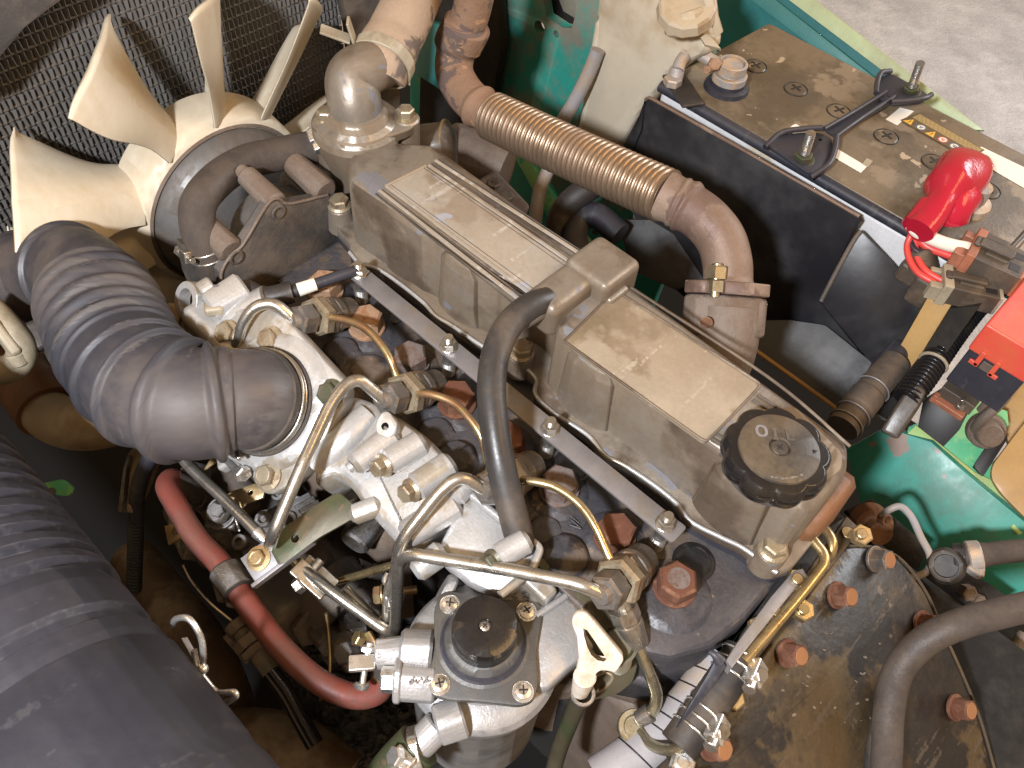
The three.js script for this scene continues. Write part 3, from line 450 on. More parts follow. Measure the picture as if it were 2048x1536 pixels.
// ================= front of the engine: cover plate, thermostat, hoses =================
{
  const xb = -0.052, p = (a, b) => X(a, b, xb);
  const t = thing('timing_cover', 'dusty grey front plate with round bosses between fan and engine', 'engine cover', p(560, 470));
  part(t, 'plate', slab([p(452, 620), p(440, 545), p(462, 512), p(480, 497), p(540, 405), p(556, 399), p(570, 408), p(640, 396), p(672, 388), p(690, 430), p(690, 520), p(640, 560), p(560, 620)], XX, 0.010, { bevel: 0.002 }), M.plate);
  part(t, 'plate_rim', sweep([p(452, 600), p(443, 545), p(465, 508), p(482, 494), p(541, 402), p(557, 397), p(572, 407), p(655, 390)], 0.0013, { seg: 60, rad: 8 }), M.castIron);
  for (const [a, b, r, l] of [[556, 412, 0.0085, 0.040], [655, 388, 0.010, 0.044], [466, 506, 0.0095, 0.036]]) { const e = p(a, b); part(t, 'boss', [cyl(e.clone().add(V(-l, 0.006, 0)), e.clone().add(V(-0.002, 0, 0)), r, r * 1.15, 24, 0.002), cyl(e.clone().add(V(-l - 0.006, 0.007, 0)), e.clone().add(V(-l + 0.001, 0.006, 0)), r * 0.66, r * 0.66, 20)], M.castIron); }
  for (const [a, b] of [[472, 514], [556, 424]]) part(t, 'plug', [pipe(p(a, b).add(V(0.0, 0, 0)), XX, 0.0065, 0.0045, 0.0015, 24)], M.plate);
  part(t, 'pump_body', [lathe(V(-0.085, -0.005, -0.02), XX, [[0, -0.03], [0.028, -0.03], [0.036, -0.022], [0.04, 0], [0.043, 0.03], [0, 0.03]], 40, 0, 1), box(V(-0.10, 0.0, -0.07), 0.05, 0.05, 0.05, { r: 0.012 }), cyl(V(-0.09, 0.02, -0.088), V(-0.09, 0.02, -0.05), 0.02, 0.024)], M.pulley);
  part(t, 'bright_edge', slab([p(556, 562), p(650, 503), p(656, 512), p(570, 575)], V(0.9, 0.5, 0), 0.004), M.bar);
  part(t, 'support', [slab([p(440, 640), p(420, 590), p(410, 530), p(440, 525), p(452, 560), p(470, 640)].map((w) => w.add(V(-0.03, 0, 0))), XX, 0.008)], M.plate);
}
{
  const c = V(-0.070, 0.074, -0.098);
  const t = thing('thermostat_housing', 'silver domed thermostat outlet bolted down with two bolts at the front of the valve cover', 'thermostat housing', c);
  part(t, 'lower_body', [lathe(c.clone().add(V(0, -0.052, 0)), UP, [[0, 0], [0.026, 0], [0.028, 0.02], [0.033, 0.034], [0.0345, 0.0475], [0, 0.0475]], 44, 0, 0.9), box(V(-0.095, 0.04, -0.088), 0.035, 0.04, 0.03, { r: 0.008 })], M.cover);
  const e1 = Y(652, 240, 0.082), e2 = Y(812, 236, 0.082);
  const fl = lathe(c, UP, [[0, -0.0045], [0.0345, -0.0045], [0.0365, -0.003], [0.0365, 0.004], [0.034, 0.0065], [0.026, 0.008], [0, 0.008]], 48, 0, 0.9);
  part(t, 'flange', [fl, slab([e1.clone().add(V(-0.011, 0, -0.004)), e1.clone().add(V(-0.006, 0, 0.012)), c.clone().add(V(-0.008, 0.006, 0.034)), c.clone().add(V(0.03, 0.006, 0.012)), e2.clone().add(V(0.013, 0, 0.004)), e2.clone().add(V(0.004, 0, -0.013)), c.clone().add(V(0.004, 0.006, -0.03)), c.clone().add(V(-0.028, 0.006, -0.012))], UP, 0.009, { bevel: 0.002, round: 0.008 })], M.cover);
  for (const e of [e1, e2]) { part(t, 'boss', [cyl(e.clone().add(V(0, -0.05, 0)), e.clone().add(V(0, 0.001, 0)), 0.0105, 0.0112, 24, 0.0015)], M.cover); part(t, 'bolt', bolt(e, UP, 0.0072, 0.0095, { flange: 0.0095 }), M.nutGold); }
  // dome and neck leaning away to the radiator hose
  const a = c.clone().add(V(0, 0.004, 0)), neck = Y(762, 128, 0.112);
  part(t, 'dome', sweep([a, c.clone().add(V(-0.002, 0.020, -0.001)), c.clone().add(V(-0.010, 0.036, -0.008)), a.clone().lerp(neck, 0.62).add(V(-0.002, 0.016, 0)), neck], (u) => 0.0215 - 0.002 * st(0.5, 1, u) + 0.003 * st(0.15, 0, u), { seg: 50, rad: 30 }), M.cover);
  part(t, 'collar', lathe(c.clone().add(V(0, 0.005, 0)), UP, [[0.0345, 0], [0.0325, 0.0035], [0.027, 0.0055], [0.0245, 0.010], [0.022, 0.013], [0.01, 0.013]], 48, 0, 1.2), M.cover);
  // spigot for the bypass hose
  part(t, 'spigot', cyl(Y(668, 290, 0.05), Y(640, 296, 0.05), 0.010, 0.010), M.cover);
  // upper hose with clamp
  const h = thing('radiator_hose', 'thick tan dusty radiator hose at the top beside the fan', 'hose', neck);
  const n2 = Y(806, 40, 0.125), n3 = Y(850, -60, 0.12), q1 = neck.clone().lerp(a, 0.16);
  const hd = n2.clone().sub(neck).normalize();
  part(h, 'hose_body', sweep([q1, neck, neck.clone().lerp(n2, 0.5), n2, n3], (u) => 0.0242 - 0.0012 * st(0.15, 0.25, u), { seg: 60, rad: 30 }), M.radHose);
  const cc = neck.clone().addScaledVector(hd, 0.004);
  const cl = thing('hose_clamp', 'pale spring clamp with two raised ears round the tan radiator hose', 'hose clamp', cc);
  part(cl, 'band', pipe(cc.clone().addScaledVector(hd, -0.006), hd, 0.0262, 0.024, 0.0105, 44), M.conPale);
  const side = V(-0.5, 0.62, 0.6).normalize(), ec = cc.clone().addScaledVector(side, 0.027);
  for (const k of [-1, 1]) { const tip = ec.clone().addScaledVector(side, 0.020).addScaledVector(V(0.7, 0.1, -0.7), k * 0.013); part(cl, 'ear', box(ec.clone().lerp(tip, 0.5), 0.024, 0.0022, 0.011, { x: tip.clone().sub(ec), y: V(0.7, 0.1, -0.7), r: 0.0008 }), M.conPale); }
}
{
  // bypass hose
  const pts = [Y(664, 288, 0.05), Y(630, 294, 0.05), Y(560, 308, 0.052), Y(490, 325, 0.056), Y(432, 362, 0.06), Y(396, 412, 0.058), Y(398, 462, 0.045), Y(420, 510, 0.025), Y(440, 560, -0.01)];
  const t = thing('bypass_hose', 'brown dusty bypass hose curving in a hairpin over the fan hub', 'hose', pts[3]);
  part(t, 'hose_body', sweep(pts, 0.0137, { seg: 90, rad: 20 }), M.rubberDusty);
  const d0 = pts[1].clone().sub(pts[0]).normalize(), k0 = pts[0].clone().addScaledVector(d0, 0.006);
  for (const [c, d, tag] of [[k0, d0, 0], [pts[7].clone().lerp(pts[6], 0.12), pts[7].clone().sub(pts[6]).normalize(), 1]]) {
    const cl = thing('hose_clamp', tag ? 'worn wire hose clamp with screw at the lower end of the bypass hose' : 'shiny wire hose clamp with bright screw at the upper end of the bypass hose', 'hose clamp', c);
    for (const s of [-1, 1]) part(cl, 'wire', ring(c.clone().addScaledVector(d, s * 0.0035), d, 0.0145, 0.0009), M.bright);
    const up = tag ? V(-0.2, 0.25, 0.95) : V(0.0, 0.8, 0.5), s0 = c.clone().addScaledVector(up, 0.0175), ax = d.clone().cross(up).normalize();
    part(cl, 'saddle', box(s0, 0.012, 0.007, 0.010, { x: ax, y: up, r: 0.0012 }), tag ? M.steel : M.bright);
    part(cl, 'screw', [cyl(s0.clone().addScaledVector(ax, -0.014), s0.clone().addScaledVector(ax, 0.010), 0.0024), hex(s0.clone().addScaledVector(ax, tag ? 0.009 : -0.010), tag ? ax : ax.clone().negate(), 0.0048, 0.006)], tag ? M.steel : M.bright);
  }
}

// ================= cylinder head and block =================
{
  const t = thing('cylinder_head', 'dark oily cylinder head with a row of rusty hexagon bolts', 'cylinder head', V(0.17, -0.09, -0.04));
  const P = (x, z) => V(x, 0, z);
  part(t, 'casting', slab([P(-0.045, -0.15), P(-0.045, 0.0), P(-0.028, 0.048), P(0.0, 0.056), P(0.325, 0.058), P(0.352, 0.052), P(0.376, 0.036), P(0.39, 0.012), P(0.395, -0.02), P(0.395, -0.15)], UP, 0.09, { bevel: 0.006 }), M.head);
  part(t, 'gasket_edge', slab([P(-0.04, -0.15), P(-0.04, 0.0), P(0.0, 0.05), P(0.34, 0.054), P(0.378, 0.034), P(0.393, 0.0), P(0.393, -0.15)].map((p) => p.setY(-0.089)), UP, 0.012), M.castIron);
  const swell = [];
  for (let k = 0; k < 8; k++) swell.push(lathe(V(k * 0.05, -0.0005, 0), UP, [[0, 0], [0.0225, 0], [0.0195, 0.0022], [0.0175, 0.0032], [0, 0.0034]], 32, 0, 1.2));
  swell.push(lathe(V(0.352, -0.001, 0.003), UP, [[0, 0], [0.027, 0], [0.023, 0.004], [0.019, 0.0052], [0, 0.0054]], 32, 0, 1.2));
  for (const [a, b, r, h] of [[684, 708, 0.0125, 0.012], [872, 868, 0.012, 0.010], [912, 922, 0.0135, 0.013], [1128, 1118, 0.0155, 0.012], [1090, 1062, 0.010, 0.007], [740, 742, 0.014, 0.006]]) swell.push(lathe(Y(a, b, -0.001), UP, [[0, 0], [r * 1.35, 0], [r * 1.05, h * 0.22], [r * 0.95, h * 0.5], [r * 0.75, h * 0.7], [0, h * 0.75]], 32, 0, 1.2));
  part(t, 'bosses', swell, M.head);
  // exhaust side and gallery details
  part(t, 'ridge', [box(V(0.345, -0.046, 0.052), 0.07, 0.012, 0.012, { r: 0.005, x: V(1, 0, -0.55) }), box(V(0.17, 0.002, 0.0495), 0.30, 0.006, 0.008, { r: 0.0025 })], M.head);
  // core plugs in dark recesses
  for (const [a, b] of [[782, 622], [952, 772], [1147, 932], [1386, 1126]]) { const c = Y(a, b, 0.0002); part(t, 'core_plug', [pipe(c, UP, 0.0142, 0.0118, 0.0022, 36), lathe(c, UP, [[0, 0.0004], [0.009, 0.0005], [0.0115, 0.0016], [0.0118, 0.0018]], 30, 0, 1.2)], M.blackGloss); }
  const tones = [M.rustPale, M.rustPale, M.rustGrey, M.rust, M.rust, M.rustGrey, M.rust, M.rust];
  for (let k = 0; k < 8; k++) part(t, 'head_bolt', bolt(V(k * 0.05, 0.003, 0), UP, k === 7 ? 0.0132 : 0.0128, 0.0125, { washer: 0.0142, wh: 0.0032, roll: 0.2 + k * 0.37 }), tones[k], { label: ['orange rusty bolt beside the black wire', 'pale tan rusty bolt', 'brown rusty bolt with a dark notch', 'red rusty bolt', 'rusty bolt beside the breather hose', 'grey brown rusty bolt', 'rusty bolt below the last stud', 'rusty bolt nearest the flywheel end'][k] });
  part(t, 'bolt_wear', lathe(V(0.35, 0.0186, 0), UP, [[0, 0.0004], [0.0068, 0.0003], [0.0076, 0]], 24), M.rustGrey);
  part(t, 'cast_mark', [sweep(bent([Y(1143, 1040, 0.0012), Y(1163, 1058, 0.0012), Y(1140, 1050, 0.0012)], 0.001), 0.0007, { rad: 6 }), sweep(bent([Y(1136, 1028, 0.001), Y(1158, 1046, 0.001)], 0.001), 0.0006, { rad: 6 })], M.head);
  const b = thing('engine_block', 'oily brown engine block under the cylinder head', 'engine block', V(0.17, -0.36, -0.06));
  part(b, 'casting', [box(V(0.165, -0.23, -0.055), 0.44, 0.26, 0.20, { r: 0.012 }), cyl(V(0.30, -0.22, 0.02), V(0.30, -0.12, 0.03), 0.05, 0.04), box(V(0.06, -0.2, 0.06), 0.2, 0.2, 0.05, { r: 0.02 })], M.castIron);
  part(b, 'side_cover', box(V(0.21, -0.22, 0.05), 0.25, 0.16, 0.02, { r: 0.006 }), M.dark);
  part(b, 'rear_rim', lathe(V(0.384, 0.012, -0.112), XX, [[0, 0], [0.032, 0], [0.032, 0.007], [0.027, 0.012], [0, 0.014]], 40, 0, 1), M.orange);
}

// ================= valve cover =================
const COVER_Y = 0.08;
{
  const t = thing('valve_cover', 'long dusty bronze grey valve cover with grooves and a raised breather box', 'valve cover', V(0.18, 0.003, -0.085));
  const P = (x, z) => V(x, COVER_Y, z);
  const top = [P(-0.018, -0.046), P(0.060, -0.050), P(0.068, -0.053), P(0.115, -0.054), P(0.128, -0.058), P(0.140, -0.066), P(0.150, -0.075), P(0.172, -0.076), P(0.184, -0.066), P(0.187, -0.0545), P(0.196, -0.052), P(0.24, -0.053), P(0.25, -0.055), P(0.30, -0.055), P(0.308, -0.053), P(0.383, -0.055), P(0.3885, -0.064), P(0.3885, -0.100), P(0.378, -0.119), P(0.10, -0.124), P(-0.008, -0.126), P(-0.03, -0.108), P(-0.043, -0.066)];
  part(t, 'body', slab(top, UP, 0.077, { bevel: 0.0075, bs: 6, round: 0.007 }), M.cover);
  // lower flange with scalloped outline following the bolts
  const Q = (x, z) => V(x, 0.0165, z);
  const fl = [Q(-0.052, -0.060), Q(-0.043, -0.046), Q(-0.022, -0.043), Q(-0.012, -0.036), Q(0.004, -0.034), Q(0.016, -0.040), Q(0.07, -0.0425), Q(0.085, -0.040), Q(0.10, -0.0425), Q(0.135, -0.046), Q(0.15, -0.052), Q(0.18, -0.052), Q(0.188, -0.042), Q(0.205, -0.0385), Q(0.24, -0.042), Q(0.258, -0.038), Q(0.275, -0.042), Q(0.315, -0.044), Q(0.330, -0.040), Q(0.352, -0.045), Q(0.366, -0.049), Q(0.392, -0.050), Q(0.397, -0.06), Q(0.397, -0.11), Q(0.38, -0.13), Q(-0.01, -0.135), Q(-0.052, -0.10)];
  part(t, 'flange', slab(fl, UP, 0.012, { bevel: 0.002, round: 0.005 }), M.cover);
  part(t, 'flange_lip', sweep(fl.slice(3, 22).map((p) => p.clone().add(V(0, -0.0005, 0.0005))), 0.0017, { seg: 160, rad: 8 }), M.silver);
  part(t, 'gasket', slab(fl.map((p) => p.clone().add(V(0, -0.0115, 0))), UP, 0.005, { bevel: 0 }), M.black);
  // shallow swellings of the near wall between the bolts
  for (const [x, w] of [[0.03, 0.05], [0.095, 0.045], [0.222, 0.05], [0.345, 0.05]]) part(t, 'wall_swell', lathe(V(x, 0.016, -0.0565), UP, [[0, 0], [w * 0.5, 0], [w * 0.47, 0.02], [w * 0.44, 0.05], [w * 0.36, 0.057], [0, 0.058]], 40, 0, 1.2).scale(1, 1, 1).applyMatrix4(new THREE.Matrix4().makeTranslation(x, 0, -0.0565).multiply(new THREE.Matrix4().makeScale(1, 1, 0.42)).multiply(new THREE.Matrix4().makeTranslation(-x, 0, 0.0565))), M.cover);
  // raised top shoulder bead, left section
  const H = COVER_Y + 0.0008, T = (a, b, h = H) => Y(a, b, h);
  part(t, 'top_panel', slab([T(776, 372), T(853, 333), T(1138, 528), T(1064, 586)], UP, 0.004, { bevel: 0.0006, round: 0.002 }), M.coverTop);
  for (const [a, b, c, d] of [[758, 381, 1044, 604], [772, 373, 1062, 589], [857, 331, 1144, 527], [870, 321, 1165, 511]]) part(t, 'ridge', box(T(a, b).lerp(T(c, d), 0.5).add(V(0, 0.0002, 0)), T(a, b).distanceTo(T(c, d)), 0.0014, 0.0030, { x: T(c, d).sub(T(a, b)), r: 0.0006 }), M.coverTop);
  for (const [a, b, c, d] of [[764, 379, 1052, 597], [751, 386, 1034, 611], [780, 368, 1072, 581], [863, 326, 1154, 519], [878, 317, 1172, 507], [848, 336, 1132, 533]]) part(t, 'groove_shade', box(T(a, b).lerp(T(c, d), 0.5).add(V(0, -0.0006, 0)), T(a, b).distanceTo(T(c, d)), 0.0016, 0.0007, { x: T(c, d).sub(T(a, b)), r: 0.0003 }), M.plate);  // thin dark bars painting the shade inside the grooves
  part(t, 'end_line', [box(T(812, 352), T(770, 374).distanceTo(T(853, 332)), 0.002, 0.0022, { x: T(853, 332).sub(T(770, 374)), r: 0.0006 })], M.coverTan);
  // right section: bordered panel
  const rp = [T(1128, 682), T(1231, 581), T(1523, 769), T(1412, 885)];
  part(t, 'label_panel', slab(rp, UP, 0.004, { bevel: 0.0006, round: 0.004 }), M.coverTan);
  part(t, 'panel_border', sweep(bent([...rp.map((p) => p.clone()), rp[0].clone()], 0.004), 0.0009, { seg: 200, rad: 8 }), M.cover);
  part(t, 'rear_border', sweep([T(1262, 575), T(1560, 772), T(1700, 893)], 0.0011, { seg: 80, rad: 8 }), M.cover);
  for (const [a, b, c, d] of [[1506, 798, 1574, 842], [1516, 789, 1580, 830], [1424, 876, 1452, 893], [1434, 868, 1458, 882], [1440, 905, 1470, 925]]) part(t, 'slot', box(T(a, b).lerp(T(c, d), 0.5).add(V(0, -0.0012, 0)), T(a, b).distanceTo(T(c, d)), 0.0032, 0.0016, { x: T(c, d).sub(T(a, b)), r: 0.0003 }), M.plate);  // slightly raised dark bars stand in for the shaded slot recesses
  part(t, 'filler_pad', slab([T(1462, 900), T(1480, 822), T(1590, 812), T(1686, 905), T(1684, 938), T(1600, 1000)], UP, 0.006, { bevel: 0.001, round: 0.004 }), M.coverTan);
  part(t, 'filler_neck', cyl(V(0.352, 0.076, -0.065), V(0.352, 0.090, -0.065), 0.026, 0.0245, 40), M.plate);
  // breather box across the top
  part(t, 'breather_box', [box(V(0.178, 0.078, -0.112), 0.040, 0.036, 0.040, { r: 0.006 }), box(V(0.172, 0.077, -0.078), 0.028, 0.031, 0.05, { r: 0.007 }), box(V(0.196, 0.072, -0.106), 0.012, 0.024, 0.022, { r: 0.004 })], M.cover);
  part(t, 'breather_spigot', cyl(V(0.172, 0.083, -0.06), V(0.172, 0.0855, -0.038), 0.0072, 0.0068), M.steel);
  // cover bolts on bosses
  for (const [x, z, y] of [[0.160, -0.0555, 0.026], [0.3815, -0.0555, 0.026], [-0.0475, -0.056, 0.03]]) { part(t, 'boss', cyl(V(x, 0.004, z), V(x, y, z), 0.0115, 0.0098, 28, 0.002), M.cover); part(t, 'cover_bolt', bolt(V(x, y - 0.0005, z), UP, 0.0082, 0.0085, { flange: 0.0098, roll: 0.5 }), M.nutGold); }
}
// ================= oil filler cap =================
{
  const c = V(0.352, 0.086, -0.065), t = thing('oil_filler_cap', 'round black scalloped oil filler cap on the right end of the valve cover', 'oil cap', c);
  const sh = new THREE.Shape(), n = 200;
  for (let i = 0; i < n; i++) { const a = i / n * Math.PI * 2, lob = Math.abs(Math.cos(a * 4.5)), r = 0.0268 + 0.0036 * Math.pow(lob, 0.7); i ? sh.lineTo(Math.cos(a) * r, Math.sin(a) * r) : sh.moveTo(Math.cos(a) * r, Math.sin(a) * r); }
  const g = new THREE.ExtrudeGeometry(sh, { depth: 0.009, bevelEnabled: true, bevelThickness: 0.0035, bevelSize: 0.0026, bevelOffset: -0.001, bevelSegments: 5 });
  g.rotateX(-Math.PI / 2).translate(c.x, c.y + 0.0015, c.z);
  part(t, 'grip', toCreasedNormals(g, 0.9), M.blackGloss);
  part(t, 'disc', lathe(c.clone().add(V(0, 0.012, 0)), UP, [[0, 0.0045], [0.0048, 0.0045], [0.0062, 0.0030], [0.0066, 0.0050], [0.0215, 0.0046], [0.0238, 0.0036], [0.0246, 0], [0, 0]], 64), M.capTop);
  const top = c.clone().add(V(0, 0.0165, 0));
  const s = part(t, 'screw', [lathe(top.clone().add(V(0, -0.0012, 0)), UP, [[0, 0.0012], [0.003, 0.001], [0.0036, 0]], 24)], M.rod);
  part(s, 'cross_slot', [box(top.clone().add(V(0, 0.0001, 0)), 0.0042, 0.0006, 0.0008, { r: 0.0001 }), box(top.clone().add(V(0, 0.00015, 0)), 0.0008, 0.0006, 0.0042, { r: 0.0001 })], M.ink);
  const font = await new FontLoader().loadAsync('fonts/droid/droid_sans_bold.typeface.json');
  const letters = [];
  const put = (ch, px, py, size, rot) => { const g2 = new TextGeometry(ch, { font, size, depth: 0.0006, curveSegments: 4 }); g2.computeBoundingBox(); const b = g2.boundingBox; g2.translate(-(b.max.x + b.min.x) / 2, -(b.max.y + b.min.y) / 2, 0); g2.rotateX(-Math.PI / 2); g2.rotateY(rot); const w = Y(px, py, top.y + 0.0003); g2.translate(w.x, w.y - 0.0002, w.z); return g2; };
  part(t, 'letter', put('O', 1523, 862, 0.0084, 0.74), M.bar, { label: 'embossed letter O' });
  part(t, 'letter', put('I', 1550, 868, 0.0084, 0.74), M.plate, { label: 'embossed letter I' });
  part(t, 'letter', put('L', 1580, 870, 0.0084, 0.74), M.plate, { label: 'embossed letter L' });
  const tri = new THREE.Shape(); tri.moveTo(0, 0.0014); tri.lineTo(0.0013, -0.001); tri.lineTo(-0.0013, -0.001);
  const tg = new THREE.ExtrudeGeometry(tri, { depth: 0.0005, bevelEnabled: false }); tg.rotateX(-Math.PI / 2); tg.rotateY(-0.6); { const w = Y(1630, 903, top.y); tg.translate(w.x, w.y, w.z); }
  part(t, 'arrow_mark', tg, M.ink);
  for (let i = 0; i < 11; i++) { const w = Y(1537 + i * 6.6, 948 + 9 * Math.sin(0.5 + i * 0.24), top.y); letters.push(box(w, 0.0011 + 0.0007 * (i % 3), 0.0004, 0.0005 + 0.0006 * ((i * 5) % 3), { r: 0.0001, x: V(0.72, 0, -0.69) })); }
  part(t, 'embossed_marks', letters, M.rod);
}
// ================= breather hose =================
{
  const pts = [Y(1094, 601, 0.085), Y(1062, 612, 0.089), Y(1020, 648, 0.089), Y(992, 706, 0.085), Y(983, 775, 0.078), Y(990, 860, 0.067), Y(1006, 950, 0.052), Y(1028, 1035, 0.035), Y(1046, 1105, 0.018)];
  const t = thing('breather_hose', 'dark rubber breather hose arching from valve cover down to the intake manifold', 'hose', pts[4]);
  part(t, 'hose_body', sweep(pts, 0.0094, { seg: 90, rad: 24 }), M.rubber);
}
// ================= glow plug bar =================
{
  const y = 0.030, z = -0.0178, t = thing('glow_plug_bar', 'flat grey metal strip bolted along the front of the valve cover', 'bus bar', V(0.17, y, z));
  part(t, 'strip', slab([V(0.014, y, -0.0255), V(0.322, y, -0.0255), V(0.334, y, -0.026), V(0.334, y, -0.010), V(0.322, y, -0.0102), V(0.018, y, -0.0105)], UP, 0.0022, { bevel: 0.0004, round: 0.003 }), M.bar);
  const proto = thing('glow_plug', 'steel glow plug stud with nut at the right end of the grey strip', 'glow plug', V(0.3225, 0, z));
  const gp = (x) => V(x, 0, z), b = gp(0.3225);
  const thread = (p, r, h, n) => { const pr = [[0, 0]]; for (let i = 0; i < n; i++) pr.push([r, h * i / n], [r * 0.84, h * (i + 0.5) / n]); pr.push([r, h], [0, h]); return lathe(p, UP, pr, 18, 0, 0.3); };
  part(proto, 'body', [thread(b, 0.0054, 0.014, 9), cyl(b.clone().setY(0.014), b.clone().setY(0.027), 0.0042, 0.004)], M.rod);
  part(proto, 'terminal_nut', [...bolt(b.clone().setY(0.0298), UP, 0.0062, 0.0052, { washer: 0.0068, wh: 0.0012, dish: false }), thread(b.clone().setY(0.035), 0.0031, 0.0062, 6)], M.steel);
  const lab = ['steel glow plug stud with nut where the black wire meets the strip', 'steel glow plug stud with nut left of the breather hose', 'steel glow plug stud with nut between breather hose and the right end of the strip'];
  proto.userData.group = 'glow plugs along the grey strip';
  for (let k = 0; k < 3; k++) copyOf(proto, gp(0.0225 + 0.1 * k), lab[k]);
  const w = thing('glow_plug_wire', 'black insulated wire with a white band running to the first glow plug', 'wire', Y(560, 595, 0.03));
  const pts = [Y(712, 541, 0.034), Y(690, 548, 0.035), Y(640, 565, 0.034), Y(580, 585, 0.032), Y(520, 600, 0.03), Y(470, 640, 0.024), Y(425, 690, 0.01), Y(405, 740, -0.02)];
  part(w, 'sheath', sweep(pts, (u) => 0.0043 + 0.0012 * st(0.3, 0.5, u), { seg: 80, rad: 14 }), M.black);
  const a = Y(632, 568, 0.0343), c = Y(596, 580, 0.0327); part(w, 'white_band', cyl(c, a, 0.0052, 0.0049, 20, 0.0003), M.wireWhite);
  part(w, 'boot', sweep([Y(585, 583, 0.032), Y(540, 595, 0.03), Y(505, 590, 0.026), Y(488, 590, 0.02)], (u) => 0.0085 + 0.003 * st(0.6, 0.9, u), { seg: 40, rad: 18 }), M.rubber);
  part(w, 'eyelet', box(Y(716, 541, 0.0335), 0.016, 0.0016, 0.009, { r: 0.0006, x: V(1, 0, -0.25) }), M.steel);
}
// ================= injectors, leak-off and injection pipes =================
const INJ = [0.0355, 0.132, 0.2285, 0.3262].map((x) => V(x, 0.029, 0.0335)), IN = V(0.05, 0.52, 0.85).normalize();
{
  const c = INJ[3], t = thing('fuel_injector', 'clean golden injector with chrome nut nearest the flywheel end', 'fuel injector', c);
  const at = (s) => c.clone().addScaledVector(IN, s);
  part(t, 'holder', [cyl(at(-0.036), at(-0.010), 0.0118, 0.0118, 28, 0.001), lathe(at(-0.020), IN, cylP(0.0138, 0.0138, 0.007, 0.001), 28)], M.nutDark);
  part(t, 'holder_nut', [hex(at(-0.012), IN, 0.0150, 0.007, 0.2)], M.nutDark);
  part(t, 'body_nut', hex(at(-0.0045), IN, 0.0160, 0.0092, 0.35), M.nutGold);
  part(t, 'union', [cyl(at(0.004), at(0.010), 0.009, 0.009, 24)], M.nutDark);
  part(t, 'line_nut', [hex(at(0.0085), IN, 0.0118, 0.0135, 0.2), cyl(at(0.02), at(0.026), 0.0072, 0.0056, 20)], M.nutDark);
  t.userData.group = 'fuel injectors in the cylinder head';
  const lab = ['dusty injector nearest the fan with a copper pipe beginning at it', 'dark injector left of the breather hose where two copper pipes meet', 'injector half hidden under the breather hose'];
  for (let k = 0; k < 3; k++) copyOf(t, INJ[k], lab[k]);
  const L = [
    [0, 'coppery leak-off pipe curving between the first and second injectors', [Y(652, 634, 0.034), Y(690, 640, 0.038), Y(726, 654, 0.042), Y(758, 684, 0.042), Y(780, 718, 0.038), Y(793, 752, 0.030)]],
    [1, 'copper leak-off pipe curving from the second injector under the breather hose', [Y(822, 787, 0.034), Y(862, 789, 0.040), Y(905, 805, 0.042), Y(940, 838, 0.042), Y(962, 872, 0.038), Y(975, 925, 0.026)]],
    [2, 'shiny brass leak-off pipe curving from the third to the last injector', [Y(1010, 960, 0.032), Y(1060, 962, 0.040), Y(1110, 974, 0.043), Y(1158, 1008, 0.043), Y(1190, 1052, 0.040), Y(1220, 1118, 0.032)]],
  ];
  for (const [k, label, pts] of L) solo('leak_off_pipe', label, 'fuel pipe', sweep(pts, 0.0029, { seg: 60, rad: 12 }), k === 2 ? M.brass : M.copper, 'small return pipes between the injectors');
  const e = (k) => INJ[k].clone().addScaledVector(IN, 0.022);
  const A3 = Y(797, 1088, 0.022), B3 = D(790, 1274, 0.600), A4 = Y(806, 1106, 0.018);
  const I = [
    ['steel injection pipe looping from the first injector behind the black intake elbow', [e(0), Y(548, 604, 0.052), Y(508, 612, 0.05), Y(486, 644, 0.04), Y(470, 700, 0.02), Y(452, 760, -0.01)], 0.012],
    ['steel injection pipe sloping from the second injector across the silver flange', [e(1), Y(718, 757, 0.055), Y(690, 770, 0.054), Y(662, 806, 0.050), Y(600, 940, 0.034), Y(545, 1072, 0.01), Y(540, 1090, -0.01)], 0.012],
    ['steel injection pipe dropping from the third injector beside the fuel filter', [e(2), Y(920, 950, 0.052), Y(880, 982, 0.045), A3, B3, D(650, 1174, 0.606), D(585, 1120, 0.62)], 0.014],
    ['bright steel injection pipe running level from the last injector above the filter', [e(3), Y(1160, 1168, 0.045), Y(1010, 1138, 0.032), A4, D(778, 1180, 0.588), D(774, 1262, 0.615), D(690, 1180, 0.625)], 0.012],
  ];
  for (const [label, pts, rc] of I) solo('injection_pipe', label, 'fuel pipe', rodPipe(pts, 0.0042, rc, { seg: 160, rad: 16 }), M.steel, 'steel injection pipes');
  // steel rod with crimped end crossing in front of the pump, continuing pipe one
  const rp = [D(352, 896, 0.635), D(372, 925, 0.63), D(455, 1005, 0.612), D(520, 1070, 0.598)];
  const r = thing('steel_rod', 'straight shiny steel pipe with a crimped tip above the injection pump', 'pipe', rp[2]);
  part(r, 'rod', sweep(rp, 0.0042, { seg: 40, rad: 16 }), M.steel);
  part(r, 'tip', cyl(D(514, 1064, 0.599), D(534, 1085, 0.594), 0.0048, 0.0030, 20), M.bright);
}
